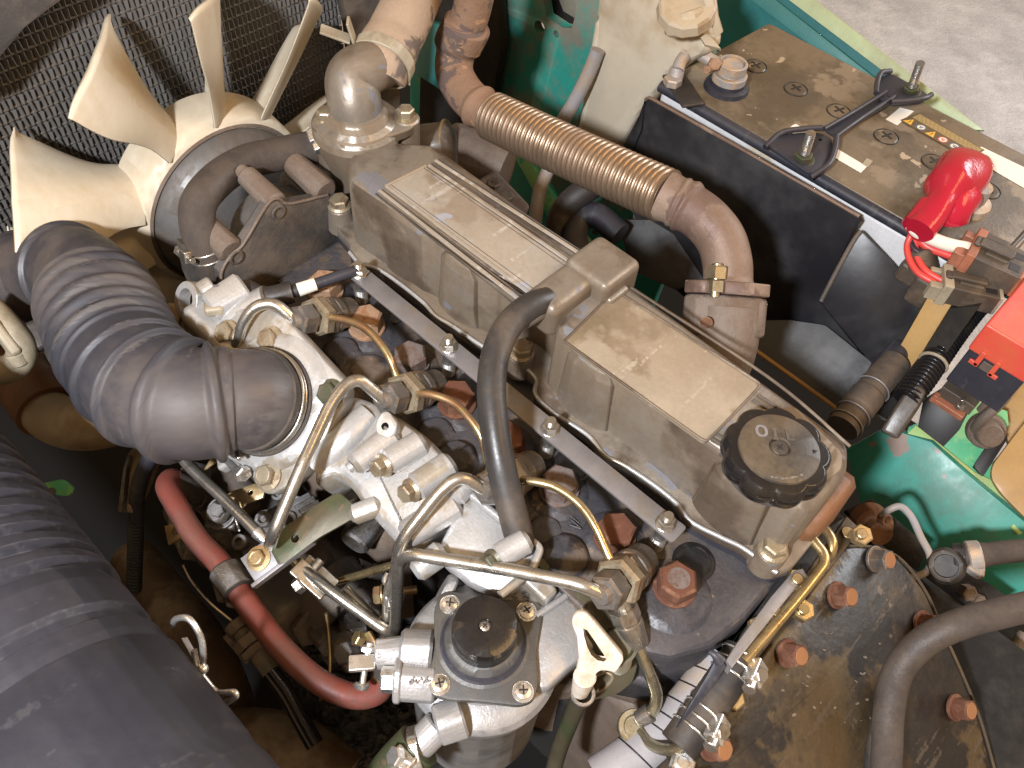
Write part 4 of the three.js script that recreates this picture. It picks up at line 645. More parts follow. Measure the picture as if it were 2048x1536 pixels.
// ================= intake manifold =================
const FN = V(0.02, 0.80, 0.60).normalize(), FP = Y(660, 780, 0.034);
const fl = (a, b, h = 0) => PL(a, b, FP.clone().addScaledVector(FN, h), FN);
{
  const t = thing('intake_manifold', 'clean silver cast aluminium intake manifold beside the cylinder head', 'intake manifold', Y(800, 980, -0.05));
  part(t, 'throttle_flange', slab([fl(418, 640), fl(470, 618), fl(532, 610), fl(566, 632), fl(640, 712), fl(690, 766), fl(690, 800), fl(664, 850), fl(640, 898), fl(600, 955), fl(560, 984), fl(532, 990), fl(511, 974), fl(500, 945), fl(452, 916), fl(428, 900), fl(400, 830), fl(396, 720)], FN, 0.014, { bevel: 0.0022, round: 0.006 }), M.silver);
  const c = fl(538, 804), ax = FN;
  part(t, 'flange_ring', lathe(c.clone(), ax, [[0.036, -0.001], [0.0505, -0.001], [0.048, 0.0025], [0.044, 0.004], [0.038, 0.004]], 60, 0, 1), M.silver);
  for (const [a, b, m2] of [[541, 681, M.nutGold], [537, 951, M.nutGold], [661, 788, M.zinc], [455, 668, M.nutGold]]) part(t, 'flange_bolt', bolt(fl(a, b, 0.0005), FN, 0.0078, 0.007, { flange: 0.0105, roll: 0.4 }), m2);
  // lever stop with screw on the flange corner
  const s0 = fl(438, 905, -0.004), s1 = D(482, 945, depthOf(fl(482, 945)) - 0.008);
  part(t, 'stop_lug', box(fl(452, 908, -0.006), 0.026, 0.010, 0.012, { r: 0.003, x: V(0.7, 0, 0.4), y: FN }), M.silver);
  part(t, 'stop_screw', [cyl(s0, s1, 0.0034, 0.0034, 16), ...bolt(s1, s1.clone().sub(s0), 0.0060, 0.0052, { dish: true })], M.bright);
  // plenum and runners
  const py = 0.018, Pm = (a, b, y = py) => Y(a, b, y);
  part(t, 'plenum', slab([Pm(640, 800), Pm(702, 792), Pm(745, 806), Pm(800, 838), Pm(862, 880), Pm(912, 935), Pm(905, 960), Pm(880, 990), Pm(850, 1060), Pm(820, 1100), Pm(790, 1092), Pm(745, 1042), Pm(712, 1005), Pm(688, 965), Pm(655, 940), Pm(600, 960)], V(0, 0.93, 0.36), 0.06, { bevel: 0.008, bs: 6, round: 0.012 }), M.silver);
  part(t, 'rear_box', slab([Pm(932, 985, 0.022), Pm(1010, 1048, 0.022), Pm(1078, 1098, 0.022), Pm(1060, 1140, 0.022), Pm(1000, 1186, 0.022), Pm(930, 1160, 0.022), Pm(862, 1110, 0.022), Pm(868, 1080, 0.022)], V(0, 0.95, 0.3), 0.05, { bevel: 0.004, bs: 4, round: 0.006 }), M.silver);
  part(t, 'rear_box_rim', sweep(bent([Pm(925, 975, 0.024), Pm(1010, 1044, 0.024), Pm(1082, 1096, 0.024), Pm(1062, 1142, 0.024), Pm(1000, 1190, 0.024)], 0.004), 0.0028, { seg: 70, rad: 8 }), M.silver);
  part(t, 'mating_face', box(V(0.145, -0.012, 0.062), 0.31, 0.045, 0.012, { r: 0.003 }), M.silver);
  // bosses lying across, each from head side to outer end
  const across = (a, b, c2, d2, r, y0, y1, r1 = r) => cyl(Y(a, b, y0), Y(c2, d2, y1), r, r1, 28, 0.003);
  part(t, 'boss', [across(790, 868, 705, 932, 0.0092, 0.026, 0.022, 0.0085)], M.silver);
  part(t, 'boss_hole', cyl(Y(706, 930, 0.0235), Y(697, 938, 0.0222), 0.0042, 0.0040, 16), M.alu);
  part(t, 'boss', across(848, 882, 772, 928, 0.0092, 0.028, 0.024), M.silver);
  part(t, 'boss', across(905, 925, 826, 978, 0.0096, 0.028, 0.024), M.silver);
  part(t, 'boss', across(915, 1005, 806, 1074, 0.0105, 0.018, 0.012, 0.0095), M.silver);
  part(t, 'boss', across(1058, 1078, 990, 1118, 0.0082, 0.032, 0.028), M.silver);
  part(t, 'boss', across(890, 1100, 828, 1146, 0.0085, 0.014, 0.008, 0.0078), M.silver);
  part(t, 'boss', across(765, 1008, 702, 1032, 0.0072, 0.006, 0.0), M.silver);
  part(t, 'boss', across(938, 960, 905, 1000, 0.0078, 0.028, 0.024), M.silver);
  part(t, 'runner', [sweep([Y(740, 830, 0.018), Y(690, 880, 0.012), Y(640, 930, -0.004)], (u) => 0.0105 + 0.003 * u, { seg: 24, rad: 20 })], M.silver);
  const lug = Y(775, 852, 0.036);
  part(t, 'lug', [slab([Y(752, 866, 0.034), Y(752, 846, 0.034), Y(768, 826, 0.034), Y(782, 826, 0.034), Y(800, 848, 0.034), Y(790, 872, 0.034), Y(768, 880, 0.034)], V(0.2, 0.9, 0.4), 0.02, { bevel: 0.002, round: 0.006, holes: [{ c: Y(772, 854, 0.034), r: 0.0046 }] })], M.silver);
  for (const [a, b, y, m2, r] of [[768, 931, 0.0245, M.nutGold, 0.0062], [824, 980, 0.0245, M.nutGold, 0.0064], [988, 1120, 0.0282, M.zinc, 0.0058]]) part(t, 'bolt', bolt(Y(a, b, y), V(0, 0.35, 0.93), r, 0.0085, { flange: r * 1.3, roll: 0.3 }), m2);
  part(t, 'gasket', box(V(0.145, 0.006, 0.0555), 0.30, 0.014, 0.0022, { r: 0.0006 }), M.dark);
}
// coolant sensor elbow at the front of the manifold
{
  const p = Y(470, 590, 0.03), t = thing('coolant_outlet', 'small silver coolant fitting with a round port by the front plate', 'fitting', p);
  part(t, 'body', [cyl(Y(420, 622, 0.026), Y(492, 580, 0.030), 0.0135, 0.0150, 30, 0.002), cyl(Y(405, 590, 0.024), Y(430, 575, 0.026), 0.010, 0.010)], M.silver);
  part(t, 'port', [pipe(Y(394, 602, 0.016), V(-0.1, 0.6, 0.8), 0.0145, 0.009, 0.010, 36)], M.silver);
  part(t, 'ear', [box(Y(428, 612, 0.032), 0.018, 0.008, 0.014, { r: 0.003, x: V(1, 0.2, 0.6) })], M.conPale);
  part(t, 'plug', [hex(Y(438, 582, 0.036), V(0, 0.7, 0.7), 0.005, 0.004)], M.pumpAlu);
  part(t, 'lower_body', [box(Y(450, 690, 0.0), 0.07, 0.05, 0.03, { r: 0.01 }), sweep([Y(440, 640, 0.012), Y(470, 640, 0.018), Y(540, 606, 0.03)], 0.014, { seg: 24, rad: 20 })], M.silver);
  const s = thing('sensor_bracket', 'golden zinc bracket tucked between intake hose and coolant fitting', 'bracket', Y(370, 640, 0.0));
  part(s, 'plate', box(Y(372, 650, 0.0), 0.04, 0.004, 0.05, { r: 0.001, x: V(0.7, 0.1, 0.7), y: V(0.4, 0.9, 0.2) }), M.zincGold);
  part(s, 'plate_fold', box(Y(395, 625, 0.006), 0.03, 0.012, 0.004, { r: 0.001, x: V(0.7, 0.1, 0.7) }), M.zincGold);
  part(s, 'bar', box(Y(345, 640, 0.004), 0.03, 0.004, 0.012, { r: 0.001, x: V(0.7, 0.1, 0.7) }), M.tan);
}

// helper: curve parameter nearest to a point
const tAt = (c, p) => { let b = 0, m = 1e9; for (let i = 0; i <= 600; i++) { const d = c.getPointAt(i / 600).distanceToSquared(p); if (d < m) { m = d; b = i / 600; } } return b; };
// ================= intake hose =================
{
  const m = fl(538, 805), mouth = m.clone().addScaledVector(FN, 0.010);
  const k = [m, mouth.clone().addScaledVector(FN, 0.006), D(462, 800, 0.584), D(384, 806, 0.577), D(296, 770, 0.592), D(240, 702, 0.617), D(202, 622, 0.645), D(152, 545, 0.685), D(60, 552, 0.715), D(-70, 590, 0.72)];
  const c = new THREE.CatmullRomCurve3(k, false, 'centripetal');
  const T = k.map((p) => tAt(c, p)), t0 = tAt(c, D(190, 576, 0.66)), t1 = tAt(c, D(252, 724, 0.61));
  const ribs = [[tAt(c, D(270, 746, 0.60)), 0.0030, 0.006], [tAt(c, D(304, 778, 0.59)), 0.0042, 0.0062], [tAt(c, D(362, 804, 0.579)), 0.0046, 0.0066], [tAt(c, D(430, 804, 0.580)), 0.0044, 0.0062], [tAt(c, D(128, 538, 0.69)), 0.0038, 0.008], [tAt(c, D(54, 556, 0.716)), 0.003, 0.008]];
  const LEN = c.getLength(), r = (t) => {
    let b = t < T[2] ? 0.0345 : t < T[4] ? 0.0345 + 0.0060 * st(T[2], T[4], t) : t < T[6] ? 0.0415 : 0.0415 - 0.0055 * st(T[6], T[7], t);
    b += 0.0022 * st(T[2] - 0.004, T[2] + 0.006, t) * st(T[4], T[3], t); const lo = Math.min(t0, t1), hi = Math.max(t0, t1);
    if (t > lo && t < hi) { const w = (t - lo) / (hi - lo); b += 0.0036 * Math.pow(0.5 + 0.5 * Math.cos(w * Math.PI * 2 * 6), 0.9) * st(0, 0.04, w) * st(1, 0.96, w); }
    for (const [q2, h, w] of ribs) b += h * Math.exp(-(((t - q2) * LEN / w * 2.2) ** 4));
    return b;
  };
  const t = thing('intake_hose', 'big black corrugated rubber intake elbow clamped to the silver manifold', 'air hose', k[5]);
  part(t, 'hose_body', sweep(c, r, { seg: 420, rad: 56 }), M.hose);
  part(t, 'mould_seam', sweep([D(256, 868, 0.578), D(300, 888, 0.570), D(372, 902, 0.566), D(430, 894, 0.568), D(482, 876, 0.575)], 0.0011, { seg: 40, rad: 8 }), M.hose);
  const lp = D(428, 905, 0.566); part(t, 'tail_tab', box(D(372, 896, 0.568), 0.006, 0.018, 0.006, { r: 0.0025, x: V(0.7, 0, 0.2), y: V(0.1, 1, 0.5) }), M.hose);
  const cl = thing('wire_clamp', 'twin wire spring clamp round the mouth of the black intake elbow', 'hose clamp', mouth);
  part(cl, 'wire', ring(m.clone().addScaledVector(FN, 0.0085), FN, 0.0362, 0.0012), M.steel);
  part(cl, 'wire', ring(m.clone().addScaledVector(FN, 0.0118), FN, 0.0363, 0.0012), M.steel);
  part(cl, 'cuff', [pipe(m.clone().addScaledVector(FN, 0.0035), FN, 0.0385, 0.034, 0.0028, 60), pipe(m.clone().addScaledVector(FN, 0.0155), FN, 0.0362, 0.034, 0.005, 60)], M.rubber);
  const eye = D(470, 897, depthOf(fl(470, 897, 0.012)));
  part(cl, 'wire_ends', [cyl(eye, eye.clone().add(V(0.012, 0.004, 0.004)), 0.0016), cyl(eye.clone().add(V(-0.004, 0.004, 0.002)), eye.clone().add(V(0.004, 0.01, 0.0)), 0.004)], M.bright);
  // pale clamp end at the far left, and the pipe below
  const e = thing('left_hose_clamp', 'beige worn clamp bracket at the left edge below the intake elbow', 'clamp', D(10, 690, 0.66));
  e.name = 'clamp_bracket';
  part(e, 'band', sweep([D(-30, 610, 0.655), D(20, 662, 0.65), D(44, 700, 0.652), D(30, 732, 0.656), D(-30, 745, 0.66)], 0.011, { seg: 40, rad: 18 }), M.conPale);
  part(e, 'lug', [cyl(D(30, 706, 0.645), D(42, 728, 0.65), 0.007), box(D(12, 680, 0.645), 0.03, 0.02, 0.008, { r: 0.003, x: V(0.6, -0.4, 0) })], M.conPale);
  part(e, 'flap', box(D(75, 672, 0.66), 0.024, 0.012, 0.012, { r: 0.004, x: V(0.7, -0.4, 0.1) }), M.rubber);
  const w = thing('water_pipe', 'cream painted bent pipe emerging under the black intake elbow', 'pipe', D(160, 840, 0.74));
  part(w, 'pipe', sweep([D(-20, 660, 0.78), D(50, 770, 0.73), D(120, 842, 0.70), D(220, 842, 0.682), D(330, 780, 0.70), D(420, 690, 0.74)], (u) => 0.0205 + 0.0014 * st(0.36, 0.3, u), { seg: 80, rad: 32 }), M.creamPipe);
  part(w, 'hose', sweep([D(-60, 590, 0.80), D(0, 690, 0.755), D(70, 790, 0.72), D(96, 824, 0.708)], 0.0245, { seg: 50, rad: 30 }), M.orange);
}
// ================= air cleaner =================
{
  const cy = 0.013, cz = 0.318, ax = (x) => V(x, cy, cz);
  const t = thing('air_cleaner', 'large black ribbed plastic air cleaner lying at the lower left', 'air cleaner', V(0.2, cy - 0.08, cz));
  const prof = [[0, -0.22], [0.069, -0.22]];
  const x0 = -0.18, n = 15;
  for (let i = 0; i <= 760; i++) {
    const x = -0.215 + 0.38 * i / 760; let r = 0.0695;
    if (x > -0.19 && x < 0.108) { const ph = ((x + 0.19) / 0.0149) % 1; r += 0.0066 * (1 - st(0.36, 0.80, Math.abs(ph - 0.5) * 2)); }
    if (x > 0.108) r = 0.0722 + 0.0025 * st(0.108, 0.12, x); if (x > 0.140) r = 0.0747 - 0.004 * st(0.140, 0.1435, x); if (x > 0.1485) r = 0.0707 + 0.004 * st(0.1485, 0.152, x);
    prof.push([r, x]);
  }
  part(t, 'ribbed_body', lathe(ax(0), XX, [...prof, [0.0740, 0.166], [0, 0.166]], 96, 0, 0.9), M.black);
  part(t, 'end_cup', lathe(ax(0.165), XX, [[0, 0], [0.0735, 0], [0.0765, 0.004], [0.0765, 0.07], [0.0755, 0.078], [0.077, 0.09], [0.077, 0.13], [0.072, 0.14], [0, 0.14]], 96, 0, 0.9), M.black);
  const s = (a, b, d) => D(a, b, d);
  const cd = 0.492;
  part(t, 'wire_clip', sweep([s(345, 1250, cd), s(352, 1238, cd - 0.006), s(378, 1238, cd - 0.012), s(400, 1270, cd - 0.012), s(407, 1310, cd - 0.008), s(404, 1336, cd - 0.004)], 0.0019, { seg: 50, rad: 10 }), M.bright);
  part(t, 'wire_clip', sweep(bent([s(388, 1300, cd - 0.006), s(394, 1338, cd - 0.004), s(432, 1386, cd - 0.006), s(470, 1384, cd - 0.012), s(474, 1392, cd - 0.012), s(446, 1410, cd - 0.006)], 0.004), 0.0019, { seg: 70, rad: 10 }), M.bright);
  part(t, 'clip_eye', [ball(s(406, 1338, cd - 0.006), 0.0032), cyl(s(398, 1330, cd - 0.006), s(412, 1345, cd - 0.006), 0.0016)], M.bright);
  part(t, 'clip_plate', slab([s(362, 1276, cd), s(384, 1270, cd - 0.002), s(400, 1300, cd - 0.002), s(398, 1330, cd), s(380, 1318, cd + 0.002)], V(0.5, 0.8, -0.3), 0.002), M.bar);
  const tabs = thing('green_bracket', 'small teal bracket with a hole peeking past the black air cleaner', 'bracket', D(102, 978, 0.62));
  part(tabs, 'tab', slab([D(78, 968, 0.63), D(112, 960, 0.62), D(124, 982, 0.612), D(112, 998, 0.61), D(92, 996, 0.615)], V(0.4, 0.8, 0.4), 0.003, { round: 0.004 }), M.mint);
  part(tabs, 'hole', cyl(D(103, 984, 0.614), D(103, 983, 0.6115), 0.0028), M.ink);
  const g2 = thing('green_bracket', 'tiny teal corner above the ribbed air cleaner at the left edge', 'bracket', D(6, 912, 0.66));
  part(g2, 'tab', slab([D(-20, 905, 0.66), D(6, 900, 0.655), D(24, 930, 0.645), D(-20, 930, 0.65)], V(0.4, 0.8, 0.4), 0.004), M.mint);
}
// pale pipe and lower hose below the air cleaner
{
  const b = thing('lower_pipe', 'thick beige pipe running down behind the air cleaner clip', 'pipe', D(360, 1230, 0.72));
  part(b, 'pipe', sweep([D(268, 1120, 0.85), D(330, 1200, 0.80), D(400, 1290, 0.76), D(450, 1400, 0.74), D(480, 1530, 0.74)], 0.023, { seg: 60, rad: 30 }), M.shadedPipe);
  part(b, 'pipe_end', ball(D(318, 1190, 0.81), 0.0232), M.shadedPipe);
  const e = thing('lower_pipe', 'second beige pipe lying at the bottom edge right of the air cleaner', 'pipe', D(560, 1500, 0.70));
  part(e, 'pipe', sweep([D(380, 1500, 0.74), D(470, 1500, 0.71), D(580, 1520, 0.69), D(680, 1590, 0.68)], 0.034, { seg: 50, rad: 30 }), M.shadedPipe);
}

// ================= exhaust =================
{
  const fy = 0.052, c0 = Y(1455, 578, fy), n = V(-0.50, 0.66, -0.56).normalize();
  const t = thing('exhaust_manifold', 'rusty brown cast exhaust manifold outlet behind the valve cover', 'exhaust manifold', c0.clone().setY(-0.08));
  const e = c0.clone();
  const fa = V(0.71939, 0.06562, -0.6915).addScaledVector(n, -V(0.71939, 0.06562, -0.6915).dot(n)).normalize(), fb = n.clone().cross(fa).multiplyScalar(1);
  if (fb.dot(EYE.clone().sub(c0)) < 0) fb.negate();
  const lf = (a, b, h) => c0.clone().addScaledVector(fa, a).addScaledVector(fb, b).addScaledVector(n, h);
  part(t, 'outlet', [slab([lf(-0.0335, 0.004, -0.0055), lf(-0.026, 0.017, -0.0055), lf(-0.004, 0.0225, -0.0055), lf(0.02, 0.021, -0.0055), lf(0.0285, 0.012, -0.0055), lf(0.0285, -0.012, -0.0055), lf(0.0, -0.022, -0.0055), lf(-0.028, -0.014, -0.0055)], n, 0.03, { bevel: 0.004, bs: 4, round: 0.008 }), sweep([lf(0.0, 0.0, -0.014), lf(0.0, 0, -0.045), V(0.266, -0.035, -0.155), V(0.27, -0.075, -0.13)], (u) => 0.0262 - 0.004 * u, { seg: 40, rad: 36 }), box(V(0.245, -0.05, -0.14), 0.09, 0.06, 0.05, { r: 0.018 })], M.castIron);
  part(t, 'casting_hole', lathe(D(1413, 645, depthOf(e) - 0.026), V(0.3, 0.4, 0.86), [[0, 0.0006], [0.0038, 0.0008], [0.0045, 0.0002]], 20), M.orange);
  part(t, 'runner', [sweep([V(0.19, -0.035, -0.15), V(0.1, -0.045, -0.155), V(0.0, -0.05, -0.15)], 0.018, { seg: 24, rad: 16 })], M.castIron);
  const x = thing('exhaust_pipe', 'brown exhaust pipe with long ribbed flexible bellows and flanged elbow', 'exhaust pipe', c0);
  const fp = (a, b, h = 0) => PL(a, b, c0.clone().addScaledVector(n, 0.007 + h), n);
  part(x, 'flange', slab([lf(-0.0335, 0.006, 0.0045), lf(-0.024, 0.0205, 0.0045), lf(-0.0195, 0.0215, 0.0045), lf(-0.0185, 0.0155, 0.0045), lf(-0.0085, 0.0155, 0.0045), lf(-0.0075, 0.0235, 0.0045), lf(0.012, 0.0245, 0.0045), lf(0.0275, 0.017, 0.0045), lf(0.0285, -0.014, 0.0045), lf(0.0, -0.024, 0.0045), lf(-0.028, -0.016, 0.0045)], n, 0.0095, { bevel: 0.0012, round: 0.002 }), M.exhaust);
  const sb = lf(-0.0135, 0.0185, -0.004);
  part(x, 'flange_nut', [hex(sb, n, 0.0076, 0.009, 0.2), hex(sb.clone().addScaledVector(n, 0.0096), n, 0.0080, 0.0095, 0.35), cyl(sb.clone().addScaledVector(n, -0.004), sb.clone().addScaledVector(n, 0.021), 0.0038)], M.plated);
  const zb = -0.212, k = [c0.clone().addScaledVector(n, 0.002), D(1455, 530, 0.648), D(1442, 480, 0.649), D(1412, 441, 0.652), D(1374, 414, 0.657), Z(1330, 388, zb)];
  k[5] = Z(1326, 390, zb); const el = new THREE.CatmullRomCurve3(k, false, 'centripetal');
  const rt = tAt(el, D(1372, 413, 0.657));
  part(x, 'elbow', sweep(el, (u) => 0.0184 + 0.0024 * Math.exp(-(((u - rt) / 0.035) ** 2)) + 0.0016 * Math.exp(-(((u - rt - 0.07) / 0.02) ** 2)) + 0.0012 * st(0.86, 1, u) + 0.0012 * st(0.06, 0, u), { seg: 110, rad: 36 }), M.exhaust);
  const b1 = Z(1334, 393, zb), b0 = Z(984, 232, zb), len = b0.distanceTo(b1), nr = 36;
  const bc = new THREE.CatmullRomCurve3([b0, b0.clone().lerp(b1, 0.5).add(V(0, -0.001, 0)), b1]);
  part(x, 'bellows', sweep(bc, (u) => { const ph = (u * nr) % 1; return 0.0192 + 0.0020 * Math.pow(Math.abs(Math.cos(ph * Math.PI)), 0.7) - 0.0028 * (u < 0.003 || u > 0.997 ? 1 : 0); }, { seg: nr * 14, rad: 44 }), M.bellows);
  const u = [Z(990, 234, zb), Z(958, 214, zb), Z(925, 180, zb - 0.004), Z(908, 140, zb - 0.012), Z(914, 95, zb - 0.02), Z(932, 55, zb - 0.026), Z(948, 0, zb - 0.03), Z(955, -60, zb - 0.03)];
  const uc = new THREE.CatmullRomCurve3(u, false, 'centripetal'), tb = tAt(uc, u[1]), ts = tAt(uc, Z(932, 60, zb - 0.026));
  part(x, 'inlet_pipe', sweep(uc, (q2) => 0.0172 + 0.0026 * Math.exp(-(((q2 - tb) / 0.022) ** 2)) + 0.0042 * st(ts - 0.16, ts - 0.10, q2) - 0.0050 * st(ts + 0.03, ts + 0.045, q2), { seg: 140, rad: 40 }), M.exhaustFlake);
}

// ================= battery =================
{
  const by = 0.05, B = (a, b, y = by) => Y(a, b, y), yb = by - 0.21;
  const c = [V(0.036, by, -0.378), V(0.046, by, -0.545), V(0.376, by, -0.541), V(0.374, by, -0.374)];
  const t = thing('battery', 'large dusty black topped battery with white case and six round filler caps', 'battery', V(0.205, yb, -0.46));
  part(t, 'case', slab(c.map((p) => p.clone().add(V(0, -0.012, 0))), UP, 0.2, { bevel: 0.004, bs: 3, round: 0.006 }), M.batCase);
  part(t, 'lid', slab(c.map((p) => p.clone()), UP, 0.013, { bevel: 0.0018, bs: 3, round: 0.006 }), M.batTop);
  part(t, 'lid_rim', [sweep([c[0].clone().add(V(0.0, -0.006, 0.001)), c[0].clone().lerp(c[3], 0.5).add(V(0, -0.006, 0.001)), c[3].clone().add(V(0, -0.006, 0.001))], 0.0056, { seg: 30, rad: 12 })], M.black);
  part(t, 'rim_edge', [sweep([c[3].clone().add(V(-0.004, 0.0, 0.004)), c[2].clone().add(V(-0.004, 0.0, -0.002))], 0.002, { seg: 10, rad: 8, type: 'centripetal' })], M.plate);
  const caps = [[1511, 132], [1592, 178], [1678, 222], [1773, 273], [1869, 324], [1975, 380]];
  caps.forEach(([a, b], i) => {
    const p = B(a, b, by + 0.0004);
    const cap = part(t, 'filler_cap', [lathe(p.clone().setY(by - 0.001), UP, [[0, 0.0028], [0.0085, 0.0026], [0.0104, 0.0012], [0.0106, 0]], 36)], M.batTop, i === 5 ? { label: 'filler cap behind the red terminal boot' } : {});
    part(cap, 'cross_slot', [box(p.clone().setY(by + 0.0016), 0.0120, 0.001, 0.0022, { r: 0.0003, x: V(0.95, 0, 0.3) }), box(p.clone().setY(by + 0.00165), 0.0022, 0.001, 0.0120, { r: 0.0003, x: V(0.95, 0, 0.3) })], M.ink);
    part(cap, 'rim', ring(p.clone().setY(by + 0.0002), UP, 0.0111, 0.0006), M.ink);
  });
  // labels: white strips, warning row
  const L = (pts, m, h = 0.0006) => slab(pts.map(([a, b]) => B(a, b, by + h)), UP, 0.0004, { bevel: 0 });
  part(t, 'label_strip', L([[1586, 250], [1592, 248], [1734, 333], [1722, 345], [1574, 260]]), M.sticker);
  part(t, 'label_strip', L([[1800, 215], [1828, 222], [1795, 250], [1772, 238]]), M.sticker);
  part(t, 'label_panel', L([[1962, 293], [2060, 340], [2060, 382], [1942, 314]]), M.sticker);
  part(t, 'print_block', L([[1734, 316], [1746, 322], [1736, 334], [1724, 327]], 0, 0.0009), M.conPale);
  part(t, 'print_block', L([[1832, 228], [1841, 232], [1832, 240], [1822, 234]], 0, 0.0006), M.conPale);
  // warning row: yellow band, triangles and round signs
  const cv = document.createElement('canvas'); cv.width = 512; cv.height = 160; const g = cv.getContext('2d');
  g.fillStyle = '#5a4a30'; g.fillRect(0, 0, 512, 160);
  g.fillStyle = '#9b8554'; g.fillRect(20, 6, 480, 66); g.fillStyle = '#4a3c26'; g.font = '15px sans-serif';
  for (let r = 0; r < 5; r++) for (let i = 0; i < 40; i++) if ((i * 7 + r * 3) % 11 > 2) g.fillRect(30 + i * 11.5, 12 + r * 12, 8, 4);
  const tri = (x) => { g.fillStyle = '#d5a53a'; g.beginPath(); g.moveTo(x, 84); g.lineTo(x + 32, 150); g.lineTo(x - 32, 150); g.fill(); g.fillStyle = '#2a2010'; g.fillRect(x - 3, 108, 6, 24); g.fillRect(x - 3, 136, 6, 6); };
  const cir = (x, col) => { g.fillStyle = '#d8cfc0'; g.beginPath(); g.arc(x, 118, 32, 0, 7); g.fill(); g.strokeStyle = col; g.lineWidth = 7; g.beginPath(); g.arc(x, 118, 28, 0, 7); g.stroke(); g.fillStyle = col; g.fillRect(x - 14, 108, 28, 8); g.fillRect(x - 8, 120, 18, 10); };
  tri(44); cir(128, '#37506f'); tri(212); cir(292, '#b0423a'); cir(376, '#37506f'); cir(456, '#b0423a');
  g.fillStyle = '#caa338'; g.beginPath(); g.moveTo(0, 0); g.fill();
  const tex = new THREE.CanvasTexture(cv); tex.colorSpace = THREE.SRGBColorSpace; tex.magFilter = THREE.LinearFilter;
  const q4 = [[1800, 240], [1836, 225], [1970, 300], [1938, 318]].map(([a, b]) => B(a, b, by + 0.0008));
  const lg = new THREE.BufferGeometry(); lg.setAttribute('position', new THREE.Float32BufferAttribute([...q4[0].toArray(), ...q4[3].toArray(), ...q4[2].toArray(), ...q4[1].toArray()], 3)); lg.setAttribute('uv', new THREE.Float32BufferAttribute([0, 0, 1, 0, 1, 1, 0, 1], 2)); lg.setIndex([0, 1, 2, 0, 2, 3]); lg.computeVertexNormals(); lg.userData.uvm = true;
  part(t, 'warning_label', lg, new THREE.MeshStandardMaterial({ map: tex, roughness: 0.5, side: THREE.DoubleSide }));
  // far and near lead posts
  const p1 = B(1452, 176, by);
  part(t, 'terminal_base', [lathe(p1, UP, [[0, 0], [0.0215, 0], [0.0205, 0.004], [0.0165, 0.0055], [0.0165, 0.009], [0, 0.009]], 36)], M.black);
  const p2 = B(1935, 412, by);
  part(t, 'terminal_base', [lathe(p2, UP, [[0, 0], [0.018, 0], [0.017, 0.006], [0.011, 0.008], [0.0105, 0.022], [0, 0.022]], 36)], M.lead);
  const neg = thing('terminal_clamp', 'dull lead battery terminal clamp with bent cable lug at the far left post', 'battery terminal', p1);
  part(neg, 'ring', [pipe(p1.clone().setY(by + 0.008), UP, 0.0160, 0.0105, 0.008, 32), cyl(p1.clone().setY(by + 0.008), p1.clone().setY(by + 0.0255), 0.0125, 0.0108, 28), pipe(p1.clone().setY(by + 0.018), UP, 0.0135, 0.0110, 0.009, 30)], M.lead);
  const a1 = B(1416, 118, by + 0.020), a2 = B(1386, 100, by + 0.026), a3 = B(1370, 112, by + 0.024), a4 = B(1352, 158, by + 0.008);
  part(neg, 'arm', sweep([p1.clone().setY(by + 0.018), a1, a2, a3], 0.0062, { seg: 40, rad: 14 }), M.lead);
  part(neg, 'lug', [cyl(B(1347, 172, by), B(1356, 134, by + 0.016), 0.0075, 0.0068), hex(B(1344, 168, by + 0.004), UP, 0.0085, 0.007), sweep([a3, B(1360, 126, by + 0.020), B(1356, 140, by + 0.016)], 0.0058, { seg: 16, rad: 12 })], M.lead);
  part(neg, 'clamp_bolt', [bolt(B(1428, 128, by + 0.026), V(0.5, 0.5, 0.6), 0.0062, 0.006), cyl(B(1432, 132, by + 0.020), B(1412, 140, by + 0.024), 0.0036)], M.rustPale);
  part(neg, 'lug_plate', box(B(1366, 180, by + 0.002), 0.05, 0.003, 0.022, { r: 0.001, x: V(0.85, 0, 0.5) }), M.rubber);
  // red boot and cable on the near post
  const boot = thing('terminal_boot', 'glossy red rubber boot over the battery terminal nearest the camera', 'terminal cover', p2);
  const bh = by + 0.024;
  part(boot, 'boot', sweep([B(1838, 462, by + 0.016), B(1858, 440, by + 0.020), B(1878, 412, by + 0.026), B(1898, 376, by + 0.030), B(1916, 354, by + 0.028), B(1932, 340, by + 0.020), B(1944, 334, by + 0.010)], (u, a) => (0.0118 + 0.0072 * st(0.26, 0.42, u) + 0.0026 * Math.exp(-(((u - 0.62) / 0.2) ** 2)) - 0.0115 * st(0.68, 1.0, u)) * (1 + 0.06 * Math.sin(a * 3 + u * 9)), { seg: 90, rad: 36 }), M.redGloss);
  part(boot, 'boot_skirt', sweep([B(1902, 440, by + 0.012), B(1905, 420, by + 0.020), B(1918, 392, by + 0.024)], (u) => 0.0135 + 0.004 * u, { seg: 30, rad: 26 }), M.redGloss);
  part(boot, 'boot_tip', sweep([B(1948, 332, by + 0.018), B(1966, 322, by + 0.016), B(1976, 340, by + 0.012)], 0.0055, { seg: 24, rad: 14 }), M.redGloss);
  part(boot, 'sleeve', cyl(B(1832, 458, by + 0.012), B(1866, 412, by + 0.022), 0.0128, 0.0118, 32, 0.0012), M.redGloss);
  // hold-down bar with two hooked rods
  const hd = thing('hold_down_clamp', 'black steel bar clamping the battery down between two threaded rods', 'battery clamp', B(1705, 232, by));
  const y1 = by + 0.010, s0 = B(1610, 300, y1), s1 = B(1800, 178, y1 + 0.006);
  const dir = s1.clone().sub(s0).normalize(), sd = V(-dir.z, 0, dir.x), O = (f2, w, h = 0) => s0.clone().lerp(s1, f2).addScaledVector(sd, w).add(V(0, h, 0));
